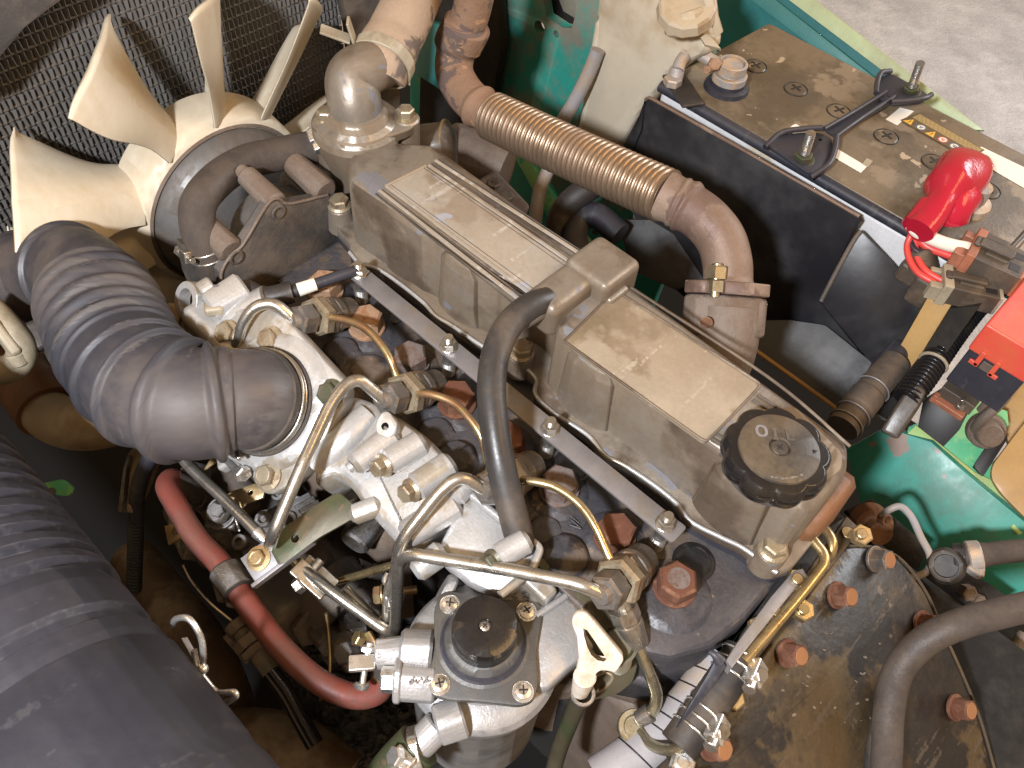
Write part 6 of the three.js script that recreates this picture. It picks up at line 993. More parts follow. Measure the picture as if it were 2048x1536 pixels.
// ================= right edge: coolant pipe, wires, dark machinery =================
{
  const t = thing('coolant_pipe', 'dark pipe stub with clamped rubber hose leaving to the right edge', 'pipe', D(1900, 1120, 0.70));
  part(t, 'socket', [lathe(D(1892, 1132, 0.70), V(-0.1, 0.75, 0.6), [[0, -0.02], [0.0145, -0.02], [0.0150, 0.004], [0.0125, 0.008], [0.0095, 0.006], [0.009, 0.0], [0, 0]], 32), cyl(D(1905, 1112, 0.705), D(1940, 1112, 0.70), 0.0105, 0.0105)], M.rubber);
  part(t, 'hose', sweep([D(1925, 1112, 0.70), D(1962, 1110, 0.697), D(2010, 1104, 0.695), D(2100, 1096, 0.695)], (u) => 0.0105 - 0.0012 * st(0.2, 0.3, u), { seg: 40, rad: 20 }), M.rubberDusty);
  part(t, 'clamp', [cyl(D(1934, 1114, 0.698), D(1962, 1111, 0.695), 0.0130, 0.0125, 24, 0.001), box(D(1950, 1140, 0.69), 0.012, 0.008, 0.01, { r: 0.002 }), cyl(D(1956, 1140, 0.69), D(1954, 1152, 0.688), 0.005)], M.lead);
  part(t, 'beam', [slab([D(1690, 1020, 0.78), D(1740, 1000, 0.79), D(1860, 1095, 0.75), D(1830, 1160, 0.74), D(1790, 1110, 0.75)], V(0, 0.8, 0.5), 0.03), slab([D(1838, 1160, 0.74), D(1870, 1130, 0.745), D(1960, 1160, 0.735), D(2020, 1205, 0.73), D(1940, 1250, 0.72), D(1880, 1240, 0.73)], V(0.0, 0.9, 0.4), 0.03)], M.dark);
  part(t, 'beam_bolt', [bolt(D(1928, 1182, 0.722), V(0.5, 0.7, 0.4), 0.007, 0.009), bolt(D(1952, 1200, 0.72), V(0.5, 0.7, 0.4), 0.006, 0.007)], M.castIron);
  const s = thing('sensor_plug', 'rusty brown sender plug with a grey wire looping over the dark beam', 'sensor', D(1750, 1040, 0.74));
  part(s, 'plug', [lathe(D(1745, 1050, 0.745), V(0.5, 0.6, 0.6), [[0, -0.01], [0.017, -0.01], [0.0165, 0.004], [0.011, 0.008], [0.0105, 0.018], [0, 0.018]], 28), pipe(D(1762, 1034, 0.728), V(0.7, 0.6, 0.3), 0.0052, 0.0034, 0.008, 20)], M.orange);
  part(s, 'wire', sweep([D(1764, 1032, 0.724), D(1778, 1020, 0.718), D(1800, 1013, 0.714), D(1820, 1030, 0.712), D(1842, 1075, 0.708), D(1860, 1112, 0.704), D(1856, 1140, 0.702), D(1836, 1152, 0.704), D(1812, 1158, 0.708)], 0.0030, { seg: 90, rad: 12 }), M.tape);
  solo('pale_wire', 'pale curved tube at the right edge below the arching hose', 'wire', sweep([D(1890, 1302, 0.70), D(1915, 1302, 0.695), D(1960, 1318, 0.692), D(2000, 1342, 0.69)], 0.0032, { seg: 40, rad: 12 }), M.tape);
  solo('thin_wire', 'thin yellowish wire tangled at the right edge', 'wire', sweep([D(2000, 1310, 0.70), D(2010, 1330, 0.695), D(2030, 1342, 0.69), D(2080, 1348, 0.69)], 0.0012, { seg: 40, rad: 8 }), M.brass);
  const g = thing('transmission', 'dark oily transmission casing in the shadow at the lower right corner', 'transmission', D(2020, 1450, 0.75));
  part(g, 'casing', [lathe(D(2080, 1450, 0.76), V(0.1, 0.8, 0.5), [[0, -0.08], [0.07, -0.08], [0.075, -0.01], [0.07, 0.0], [0.03, 0.008], [0, 0.008]], 40, 0, 0.9), box(D(2010, 1290, 0.82), 0.2, 0.06, 0.1, { r: 0.02 })], M.dark);
  part(g, 'pipe', sweep([D(1880, 1330, 0.76), D(1925, 1380, 0.755), D(1990, 1460, 0.75), D(2060, 1520, 0.745)], 0.008, { seg: 40, rad: 14 }), M.rubber);
  part(g, 'rod', sweep([D(1940, 1390, 0.745), D(1990, 1350, 0.735), D(2050, 1270, 0.74)], 0.006, { seg: 30, rad: 12 }), M.castIron);
  part(g, 'terminal', [cyl(D(1998, 1340, 0.69), D(2020, 1352, 0.688), 0.005), box(D(2016, 1352, 0.688), 0.012, 0.008, 0.008, { r: 0.002 })], M.zincGold);
}

// ================= fuel filter =================
{
  const kc = D(970, 1250, 0.5), ax = V(kc.x, 0, kc.z), at = (y) => V(ax.x, y, ax.z);
  const ky = kc.y, t = thing('fuel_filter', 'silver fuel filter with black primer knob on a square plate fixed by four screws', 'fuel filter', at(-0.14));
  part(t, 'knob', lathe(at(ky - 0.019), UP, [[0, 0], [0.0180, 0], [0.0194, 0.002], [0.0194, 0.0155], [0.0186, 0.018], [0.0170, 0.0190], [0.0042, 0.0190], [0.0040, 0.0172], [0, 0.0172]], 64), M.blackGloss);
  const s = part(t, 'knob_screw', lathe(at(ky - 0.0022), UP, [[0, 0.0016], [0.0022, 0.0014], [0.0033, 0.0004], [0.0034, 0]], 24), M.rod);
  part(s, 'cross_slot', [box(at(ky - 0.0005), 0.0032, 0.0005, 0.0006, { r: 0.0001 }), box(at(ky - 0.00045), 0.0006, 0.0005, 0.0032, { r: 0.0001 })], M.ink);
  const py = ky - 0.0275, c2 = (a, b) => Y(a, b, py);
  part(t, 'knob_collar', lathe(at(py - 0.0005), UP, [[0, 0.010], [0.020, 0.0095], [0.0235, 0.006], [0.0245, 0.002], [0.0285, 0.001], [0.0285, 0], [0, 0]], 60, 0, 1), M.filterPlate);
  part(t, 'diaphragm_ring', lathe(at(py + 0.0002), UP, [[0.0232, 0.0055], [0.0242, 0.0045], [0.0250, 0.0020], [0.0262, 0.0014], [0.0262, 0]], 60, 0, 1), M.black);
  const plate = [c2(878, 1186), c2(905, 1182), c2(970, 1196), c2(1050, 1200), c2(1082, 1208), c2(1084, 1235), c2(1072, 1300), c2(1076, 1370), c2(1068, 1402), c2(1040, 1412), c2(968, 1404), c2(890, 1398), c2(862, 1388), c2(856, 1362), c2(868, 1300), c2(868, 1220)];
  part(t, 'square_plate', slab(plate, UP, 0.0045, { bevel: 0.0009, round: 0.004 }), M.filterPlate);
  for (const [a, b] of [[900, 1210], [1053, 1224], [1046, 1384], [879, 1370]]) {
    const p = c2(a, b), sc = part(t, 'plate_screw', [pipe(p.clone(), UP, 0.0064, 0.002, 0.0008, 30), lathe(p.clone().setY(p.y + 0.0006), UP, [[0, 0.0036], [0.0028, 0.0033], [0.0047, 0.0016], [0.0050, 0]], 30, 0, 1.2)], M.bright);
    const k = rr(0, 1.5); part(sc, 'cross_slot', [box(p.clone().setY(p.y + 0.0040), 0.0056, 0.001, 0.0009, { r: 0.0002, x: V(Math.cos(k), 0, Math.sin(k)) }), box(p.clone().setY(p.y + 0.00405), 0.0009, 0.001, 0.0056, { r: 0.0002, x: V(Math.cos(k), 0, Math.sin(k)) })], M.ink);
  }
  const hy = py - 0.0045;
  part(t, 'filter_head', [lathe(at(hy - 0.024), UP, [[0, 0], [0.0475, 0], [0.0485, 0.001], [0.0490, 0.006], [0.0465, 0.0095], [0.040, 0.0125], [0.0335, 0.0140], [0.031, 0.023], [0, 0.0238]], 72, 0, 0.8)], M.alu);
  part(t, 'seam', lathe(at(hy - 0.0258), UP, [[0.03, 0], [0.0470, 0], [0.0470, 0.002], [0.03, 0.002]], 60), M.dark);
  part(t, 'canister', lathe(at(hy - 0.15), UP, [[0, 0], [0.036, 0], [0.0425, 0.004], [0.0438, 0.012], [0.0448, 0.117], [0.0475, 0.1205], [0.0475, 0.1245], [0, 0.1245]], 72, 0, 0.8), M.alu);
  // arm cast on the head, reaching up to the manifold
  const a2 = (a, b, y = hy + 0.001) => Y(a, b, y);
  part(t, 'arm', slab([a2(1000, 1188), a2(1046, 1132), a2(1078, 1118), a2(1110, 1138), a2(1145, 1160), a2(1175, 1176), a2(1205, 1222), a2(1212, 1268), a2(1186, 1300), a2(1136, 1336), a2(1088, 1384), a2(1040, 1340), a2(980, 1240)], V(0.03, 1, 0.03), 0.022, { bevel: 0.003, bs: 4, round: 0.008 }), M.alu);
  part(t, 'arm_rib', sweep([a2(1072, 1232, hy + 0.003), a2(1108, 1208, hy + 0.003), a2(1140, 1186, hy + 0.003)], 0.0024, { seg: 20, rad: 10 }), M.alu);
  part(t, 'arm_bolt', bolt(a2(1078, 1142, hy + 0.001), UP, 0.0072, 0.006, { flange: 0.0095 }), M.zinc);
  const font = await new FontLoader().loadAsync('fonts/droid/droid_sans_bold.typeface.json');
  const lt = (s2, px, py2, y, size, rot, up = UP) => { const g = new TextGeometry(s2, { font, size, depth: 0.0005, curveSegments: 3 }); g.computeBoundingBox(); const b = g.boundingBox; g.translate(-(b.max.x + b.min.x) / 2, -(b.max.y + b.min.y) / 2, 0); g.rotateX(-Math.PI / 2); g.rotateY(rot); const w = Y(px, py2, y); return g.translate(w.x, w.y, w.z); };
  part(t, 'cast_letters', [lt('OZNNYW', 1048, 1172, hy + 0.0012, 0.0042, 2.5), lt('OVO', 1030, 1196, hy + 0.0012, 0.0042, 2.5)], M.pumpAlu);
  // inlet and outlet on the left
  const f = (a, b, y) => Y(a, b, y), y0 = hy - 0.006;
  part(t, 'outlet', [cyl(f(866, 1308, y0), f(800, 1303, y0), 0.0148, 0.0140, 32, 0.002), cyl(f(806, 1304, y0), f(752, 1308, y0 - 0.001), 0.0098, 0.0092, 24, 0.001), box(f(784, 1298, y0 + 0.004), 0.02, 0.008, 0.012, { r: 0.002, x: f(806, 1304, y0).sub(f(752, 1308, y0)) })], M.alu);
  part(t, 'bleed_boss', [cyl(f(872, 1366, y0), f(800, 1360, y0), 0.0120, 0.0122, 30, 0.0015), lathe(f(804, 1360, y0), f(752, 1358, y0).sub(f(804, 1360, y0)), cylP(0.0138, 0.0138, 0.0045, 0.001), 30)], M.alu);
  part(t, 'bleed_bolt', hex(f(790, 1360, y0), f(752, 1358, y0).sub(f(804, 1360, y0)), 0.0080, 0.0085, 0.2), M.bright);
  part(t, 'letter', [...'AIR'].map((ch, i) => lt(ch, 852 - i * 14, 1362, y0 + 0.0124, 0.0042, 3.0)), M.bar);
  part(t, 'lower_port', [cyl(f(928, 1432, y0 - 0.006), f(872, 1452, y0 - 0.008), 0.0125, 0.0120, 30, 0.0015), cyl(f(878, 1450, y0 - 0.008), f(826, 1503, y0 - 0.016), 0.0098, 0.0092, 26, 0.0012)], M.alu);
  part(t, 'lower_hose', sweep([f(838, 1490, y0 - 0.014), f(800, 1530, y0 - 0.022), f(760, 1580, y0 - 0.034)], 0.0145, { seg: 20, rad: 20 }), M.zinc);
  part(t, 'rear_port', cyl(f(900, 1190, hy - 0.012), f(882, 1180, hy - 0.010), 0.013, 0.0125, 28, 0.0015), M.alu);
  const cl = thing('small_clamp', 'bright screw clamp at the bottom edge on the filter\'s lower port', 'hose clamp', f(815, 1520, y0 - 0.018));
  part(cl, 'band', [pipe(f(826, 1508, y0 - 0.018), V(0.5, 0.2, -0.8), 0.0155, 0.0145, 0.006, 30)], M.steel);
  part(cl, 'screw', [box(f(804, 1520, y0 - 0.004), 0.014, 0.008, 0.010, { r: 0.0015 }), cyl(f(790, 1510, y0 - 0.003), f(824, 1528, y0 - 0.003), 0.0034), hex(f(797, 1514, y0 - 0.001), V(-0.4, 0.7, 0.5), 0.0058, 0.005)], M.bright);
  // dipstick with white loop handle, resting against the arm
  const dp = (a, b, d) => D(a, b, d), d = thing('dipstick', 'white plastic loop handle of the dipstick beside the filter arm', 'dipstick', dp(1190, 1300, 0.53));
  const hn = V(0.35, 0.75, 0.56).normalize(), h0 = D(1190, 1310, 0.512), h = (a, b) => PL(a, b, h0, hn);
  part(d, 'handle', slab([h(1146, 1233), h(1156, 1223), h(1171, 1223), h(1184, 1237), h(1246, 1312), h(1247, 1323), h(1231, 1348), h(1216, 1343), h(1198, 1343), h(1186, 1358), h(1176, 1371), h(1159, 1369), h(1150, 1354), h(1157, 1317), h(1154, 1276), h(1143, 1248)], hn, 0.0085, { bevel: 0.0018, bs: 4, round: 0.002, holes: [[h(1161, 1250), h(1178, 1255), h(1205, 1294), h(1221, 1319), h(1210, 1330), h(1192, 1326), h(1178, 1314), h(1169, 1297), h(1162, 1272)]] }), M.white);
  part(d, 'handle_base', [cyl(D(1170, 1352, 0.512), D(1160, 1382, 0.53), 0.0070, 0.0055)], M.white);
  part(d, 'tube', sweep([D(1168, 1372, 0.535), D(1150, 1420, 0.565), D(1118, 1500, 0.60), D(1100, 1570, 0.62)], 0.0058, { seg: 40, rad: 18 }), M.zinc);
  part(d, 'tube_mouth', [pipe(D(1164, 1390, 0.538), V(0.1, 0.95, 0.2), 0.0078, 0.0055, 0.010, 28)], M.nutDark);
  // bracket behind the handle
  const b = thing('filter_bracket', 'rust stained zinc bracket curving round behind the white dipstick loop', 'bracket', D(1230, 1330, 0.55));
  const bn = V(0.1, 0.95, 0.3).normalize(), b0 = D(1210, 1270, 0.532), g = (x, y) => PL(x, y, b0, bn);
  part(b, 'plate', slab([g(1150, 1178), g(1176, 1182), g(1252, 1256), g(1268, 1296), g(1262, 1340), g(1238, 1356), g(1196, 1320), g(1170, 1260)], bn, 0.004, { round: 0.005 }), M.zinc);
  part(b, 'bolt_face', lathe(g(1236, 1288), bn, [[0, 0.004], [0.0085, 0.004], [0.0095, 0.003], [0.0105, 0.0004], [0.0125, 0.0002], [0.0125, 0]], 32), M.zinc);
  const sn = V(0.25, 0.5, 0.83).normalize(), s0 = D(1215, 1362, 0.552), sk = (x, y) => PL(x, y, s0, sn);
  part(b, 'skirt', slab([sk(1196, 1338), sk(1240, 1330), sk(1268, 1300), sk(1275, 1336), sk(1264, 1368), sk(1234, 1390), sk(1186, 1402), sk(1150, 1396), sk(1148, 1368), sk(1180, 1374)], sn, 0.004, { bevel: 0.0012, round: 0.004 }), M.zinc);
  part(b, 'slot_rim', sweep([sk(1176, 1372), sk(1192, 1350), sk(1212, 1344), sk(1224, 1352), sk(1216, 1368), sk(1196, 1382), sk(1180, 1384)], 0.0016, { seg: 40, rad: 8 }), M.nutGold);
}
// ================= red hose and its clamp =================
{
  const pts = [D(452, 1030, 0.685), D(418, 1012, 0.665), D(378, 976, 0.648), D(345, 958, 0.637), D(334, 972, 0.626), D(350, 1006, 0.615), D(392, 1076, 0.598), D(440, 1128, 0.586), D(470, 1172, 0.578), D(515, 1236, 0.569), D(570, 1304, 0.56), D(640, 1364, 0.552), D(706, 1392, 0.546), D(752, 1384, 0.541), D(772, 1352, 0.537), D(774, 1320, 0.534)];
  const t = thing('red_fuel_hose', 'dull red rubber fuel hose looping from pump to fuel filter', 'hose', pts[9]);
  part(t, 'hose_body', sweep(pts.slice(2), 0.0081, { seg: 140, rad: 24 }), M.red);
  part(t, 'dark_end', sweep(pts.slice(0, 4), 0.0083, { seg: 40, rad: 22 }), M.rubberDusty);
  part(t, 'hose_cuff', pipe(pts[14].clone(), pts[15].clone().sub(pts[14]), 0.0092, 0.008, 0.009, 30), M.copper);
  const d = pts[8].clone().sub(pts[7]).normalize(), c = pts[8].clone().lerp(pts[7], 0.35);
  const cl = thing('p_clamp', 'grey rubber lined clip holding the red hose to the zinc bracket', 'pipe clip', c);
  part(cl, 'band', pipe(c.clone().addScaledVector(d, -0.008), d, 0.0108, 0.0085, 0.019, 40), M.pumpAlu);
  part(cl, 'lining', [pipe(c.clone().addScaledVector(d, -0.0092), d, 0.0098, 0.0080, 0.0012, 40), pipe(c.clone().addScaledVector(d, 0.011), d, 0.0098, 0.0080, 0.0012, 40)], M.rubber);
  part(cl, 'ear', [slab([D(438, 1158, 0.588), D(452, 1166, 0.586), D(470, 1200, 0.582), D(462, 1212, 0.582), D(448, 1190, 0.586)], V(-0.3, 0.9, 0.3), 0.004, { round: 0.003 }), hex(D(447, 1168, 0.584), V(-0.3, 0.9, 0.3), 0.0045, 0.003), hex(D(466, 1206, 0.582), V(0, 0.9, 0.3), 0.004, 0.004)], M.pumpAlu);
  const w = thing('screw_clamp', 'bright screw clamp on the red hose where it meets the filter', 'hose clamp', pts[14]);
  part(w, 'screw', [cyl(D(738, 1288, 0.522), D(724, 1372, 0.518), 0.0019), lathe(D(724, 1366, 0.5185), D(720, 1390, 0.517).sub(D(724, 1366, 0.5185)), cylP(0.0050, 0.0044, 0.004, 0.001), 24), cyl(D(740, 1284, 0.5225), D(738, 1300, 0.522), 0.0024), hex(D(736, 1302, 0.5215), D(738, 1288, 0.522).sub(D(736, 1302, 0.5215)), 0.0052, 0.003)], M.bright);
  part(w, 'bracket', [box(D(724, 1326, 0.518), 0.016, 0.004, 0.010, { r: 0.0012, x: V(0.6, 0, -0.7) }), sweep([D(730, 1328, 0.52), D(742, 1334, 0.522), D(746, 1320, 0.526)], 0.0018, { seg: 16, rad: 8 })], M.bright);
  part(w, 'band', pipe(pts[14].clone().lerp(pts[15], 0.2), pts[15].clone().sub(pts[14]), 0.0096, 0.0082, 0.008, 32), M.rubber);
}
// ================= zinc bracket =================
{
  const p0 = D(610, 1060, 0.575), n = V(0.05, 0.92, 0.4).normalize(), f = (a, b, h = 0) => PL(a, b, p0.clone().addScaledVector(n, h), n);
  const t = thing('hose_bracket', 'greenish zinc plated flat bracket with round hole carrying the red hose clip', 'bracket', f(600, 1060));
  part(t, 'strip', slab([f(533, 1086), f(548, 1068), f(640, 1004), f(668, 987), f(680, 986), f(720, 1020), f(718, 1030), f(640, 1074), f(566, 1128), f(556, 1130)], n, 0.0032, { bevel: 0.0006, round: 0.004, holes: [{ c: f(590, 1077), r: 0.0034 }] }), M.zinc);
  part(t, 'end_bend', slab([f(700, 1010), f(720, 1022), f(716, 1040), f(702, 1048), f(694, 1030)], V(0.6, 0.6, 0.5), 0.003), M.zinc);
  const g = (a, b) => f(a, b, -0.003);
  part(t, 'tab', slab([g(480, 1117), g(532, 1078), g(562, 1130), g(512, 1168)], n, 0.004, { bevel: 0.0006 }), M.bar);
  part(t, 'front_edge', box(f(536, 1150, -0.004).lerp(f(640, 1078, -0.004), 0.3), 0.05, 0.007, 0.003, { r: 0.0008, x: f(640, 1078).sub(f(520, 1168)), y: n }), M.bar);
  part(t, 'bolt', bolt(g(518, 1117), n, 0.0062, 0.0055, { flange: 0.0085 }), M.zincGold);
}
// ================= injection pump cluster =================
{
  const c = D(560, 1130, 0.68), t = thing('injection_pump', 'cluttered grey injection pump with levers, bolts and fittings under the steel pipes', 'injection pump', c);
  const S = (a, b, d) => D(a, b, d);
  part(t, 'body', [box(S(545, 1110, 0.70), 0.13, 0.07, 0.075, { r: 0.012, x: V(1, 0, 0.05) }), box(S(440, 1030, 0.70), 0.06, 0.05, 0.07, { r: 0.012 }), cyl(S(640, 1170, 0.68), S(700, 1230, 0.67), 0.034, 0.030, 32, 0.004)], M.plate);
  part(t, 'top_plate', slab([S(470, 1085, 0.655), S(520, 1020, 0.66), S(590, 1010, 0.665), S(630, 1050, 0.66), S(560, 1120, 0.65), S(500, 1130, 0.648)], V(0.1, 0.9, 0.35), 0.008, { bevel: 0.0015 }), M.pumpAlu);
  part(t, 'governor_cover', slab([S(330, 1030, 0.665), S(350, 985, 0.675), S(400, 935, 0.69), S(440, 930, 0.69), S(430, 980, 0.68), S(398, 1040, 0.665), S(376, 1110, 0.65), S(356, 1122, 0.645), S(330, 1075, 0.655)], V(-0.1, 0.8, 0.55), 0.02, { bevel: 0.004, bs: 4, round: 0.008 }), M.pumpAlu);
  part(t, 'side_plate', slab([S(248, 940, 0.69), S(262, 912, 0.70), S(330, 884, 0.71), S(352, 905, 0.70), S(300, 990, 0.685), S(270, 1030, 0.678), S(252, 1020, 0.68)], V(-0.2, 0.8, 0.5), 0.012, { bevel: 0.002, round: 0.006 }), M.creamPipe);
  part(t, 'side_arm', slab([S(246, 936, 0.685), S(258, 910, 0.69), S(268, 916, 0.69), S(258, 945, 0.685), S(262, 1030, 0.675), S(248, 1025, 0.676)], V(-0.2, 0.8, 0.5), 0.008), M.pumpAlu);
  const gold = [[S(328, 1052, 0.64), S(362, 1042, 0.638), S(372, 1056, 0.636), S(366, 1076, 0.634), S(336, 1090, 0.634)], [S(400, 1028, 0.64), S(470, 985, 0.648), S(520, 972, 0.652), S(540, 986, 0.650), S(536, 1000, 0.648), S(500, 1010, 0.645), S(480, 1028, 0.642), S(420, 1062, 0.635)]];
  part(t, 'lever', slab(gold[0], V(0, 0.9, 0.4), 0.0028, { holes: [{ c: S(350, 1062, 0.636), r: 0.0036 }] }), M.zincGold);
  part(t, 'lever', slab(gold[1], V(0.1, 0.9, 0.35), 0.0028, { bevel: 0.0004, holes: [{ c: S(511, 990, 0.650), r: 0.0026 }] }), M.zincGold);
  part(t, 'lever', [slab([S(420, 918, 0.675), S(470, 890, 0.685), S(480, 898, 0.685), S(400, 945, 0.67)], V(0.1, 0.9, 0.35), 0.003)], M.zincGold);
  part(t, 'lever_hub', [box(S(447, 1040, 0.635), 0.018, 0.012, 0.022, { r: 0.003, x: V(0.6, 0, 0.7) }), lathe(S(440, 1027, 0.628), V(0, 0.9, 0.4), cylP(0.0085, 0.0075, 0.007, 0.001), 28), hex(S(438, 1022, 0.622), V(0, 0.9, 0.4), 0.0055, 0.004), ring(S(442, 1026, 0.627), V(0, 0.9, 0.4), 0.0115, 0.0010)], M.pumpAlu);
  part(t, 'spring', (() => { const h = []; const a = S(462, 1010, 0.63), b = S(476, 1050, 0.63), d = b.clone().sub(a); for (let i = 0; i <= 90; i++) { const u = i / 90, w = u * 9 * Math.PI * 2; h.push(a.clone().addScaledVector(d, u).add(V(Math.cos(w) * 0.0042, Math.sin(w) * 0.0042, Math.cos(w) * 0.002))); } return sweep(h, 0.0008, { seg: 180, rad: 6 }); })(), M.steel);
  const bolts = [[486, 1086, 0.632, 0.0058], [532, 1040, 0.645, 0.006], [560, 990, 0.665, 0.005], [420, 985, 0.665, 0.005], [405, 1005, 0.655, 0.005], [600, 1010, 0.668, 0.006], [585, 1040, 0.66, 0.006]];
  for (const [a, b, d, r] of bolts) { const p = S(a, b, d), n = V(0.05, 0.9, 0.4); part(t, 'socket_screw', [pipe(p, n, r, r * 0.55, r * 1.2, 24), lathe(p, n, cylP(r, r, r * 0.5, 0.0004), 24)], M.pumpAlu); }
  part(t, 'rack_teeth', Array.from({ length: 7 }, (_, i) => box(S(604 + i * 9, 1008 + i * 7, 0.667), 0.005, 0.016, 0.016, { r: 0.001, x: V(1, 0, 0.2) })), M.pumpAlu);
  part(t, 'solenoid', [cyl(S(745, 1035, 0.68), S(705, 1088, 0.665), 0.0135, 0.0130, 28, 0.002), cyl(S(722, 1028, 0.675), S(714, 1050, 0.668), 0.0045), cyl(S(756, 1024, 0.69), S(742, 1044, 0.685), 0.0115)], M.pumpAlu);
  const fit = (a, b, c2, d2, dd, r) => [cyl(S(a, b, dd + 0.012), S(c2, d2, dd), r, r * 0.95, 24, 0.0015), hex(S(c2, d2, dd), S(c2, d2, dd).sub(S(a, b, dd + 0.012)), r * 1.15, r * 0.9, 0.4), cyl(S(c2, d2, dd), S(c2 + (c2 - a) * 0.5, d2 + (d2 - b) * 0.5, dd - 0.008), r * 0.62)];
  part(t, 'delivery_valve', fit(716, 1188, 742, 1222, 0.655, 0.0095), M.pumpAlu);
  part(t, 'delivery_valve', fit(752, 1226, 770, 1246, 0.645, 0.0088), M.nutDark);
  part(t, 'delivery_valve', fit(640, 1258, 665, 1290, 0.645, 0.0105), M.pumpAlu);
  part(t, 'delivery_valve', fit(690, 1245, 706, 1268, 0.65, 0.0105), M.pumpAlu);
  part(t, 'delivery_valve', fit(684, 1282, 702, 1308, 0.625, 0.0098), M.nutDark);
  part(t, 'delivery_valve', fit(604, 1215, 620, 1236, 0.665, 0.016), M.plate);
  part(t, 'fuel_union', hex(S(703, 1306, 0.612), V(-0.2, 0.7, 0.6), 0.0085, 0.010, 0.3), M.pumpAlu);
  for (const [a, b] of [[612, 1124], [648, 1150], [672, 1150], [690, 1130]]) part(t, 'brass_tip', ball(S(a, b, 0.675), 0.0042), M.brass);
  part(t, 'link_rod', cyl(S(655, 1168, 0.642), S(808, 1124, 0.612), 0.0030), M.brass);
  for (let i = 0; i < 16; i++) { const a = rr(590, 760), b = rr(1060, 1290), d = rr(0.67, 0.71), r = rr(0.005, 0.011), n = V(rr(-0.5, 0.5), 0.8, rr(0, 0.7)).normalize(); part(t, i % 3 ? 'fitting' : 'hex_plug', i % 3 ? [cyl(S(a, b, d), S(a, b, d).addScaledVector(n, r * 2.2), r, r * 0.85, 20)] : [hex(S(a, b, d), n, r, r * 1.4, rr(0, 1)), cyl(S(a, b, d).addScaledVector(n, r * 1.3), S(a, b, d).addScaledVector(n, r * 2.4), r * 0.5)], i % 4 ? M.plate : M.pumpAlu); }
  // pipe clips with bolts
  const k = thing('pipe_clip', 'shiny two piece clip with copper coloured bolt round the dropping steel pipes', 'pipe clip', S(788, 1190, 0.60));
  const y = (a, b, h) => S(a, b, h);
  part(k, 'plate', [sweep([y(776, 1148, 0.594), y(770, 1160, 0.592), y(776, 1172, 0.590), y(774, 1196, 0.588), y(778, 1214, 0.590), y(792, 1214, 0.586), y(802, 1204, 0.588)], 0.0024, { seg: 50, rad: 10 }), sweep([y(796, 1146, 0.594), y(801, 1158, 0.592), y(797, 1180, 0.590), y(803, 1196, 0.588), y(796, 1212, 0.588), y(793, 1228, 0.588)], 0.0024, { seg: 50, rad: 10 })], M.bright);
  part(k, 'bolt', [hex(y(762, 1190, 0.60), y(745, 1192, 0.60).sub(y(762, 1190, 0.60)), 0.0066, 0.005), lathe(y(768, 1190, 0.60), y(745, 1192, 0.60).sub(y(762, 1190, 0.60)), cylP(0.0078, 0.0078, 0.0014, 0.0003), 24), cyl(y(768, 1188, 0.60), y(834, 1180, 0.606), 0.0032)], M.copper);
  const k2 = thing('pipe_clip', 'dull clip with small hexagon bolt on the two pipes under the zinc bracket', 'pipe clip', S(620, 1160, 0.615));
  part(k2, 'plate', [box(S(622, 1158, 0.612), 0.030, 0.004, 0.014, { r: 0.001, x: S(600, 1140, 0.612).sub(S(650, 1185, 0.612)) }), box(S(636, 1150, 0.622), 0.03, 0.004, 0.014, { r: 0.001, x: S(600, 1140, 0.612).sub(S(650, 1185, 0.612)) })], M.steel);
  part(k2, 'bolt', [hex(S(604, 1166, 0.608), S(594, 1174, 0.608).sub(S(604, 1166, 0.608)), 0.006, 0.006), cyl(S(618, 1150, 0.615), S(642, 1120, 0.62), 0.0034)], M.steel);
  const k3 = thing('pipe_clip', 'copper coloured bolt and clip at the low bend of the steel pipes', 'pipe clip', S(735, 1275, 0.61));
  part(k3, 'plate', slab([S(722, 1268, 0.606), S(742, 1262, 0.606), S(764, 1290, 0.604), S(748, 1298, 0.604)], V(-0.1, 0.8, 0.5), 0.004), M.copper);
  part(k3, 'bolt', [hex(S(724, 1280, 0.606), V(-0.6, 0.6, 0.5), 0.0055, 0.006), cyl(S(752, 1250, 0.614), S(766, 1236, 0.618), 0.0034)], M.copper);
}
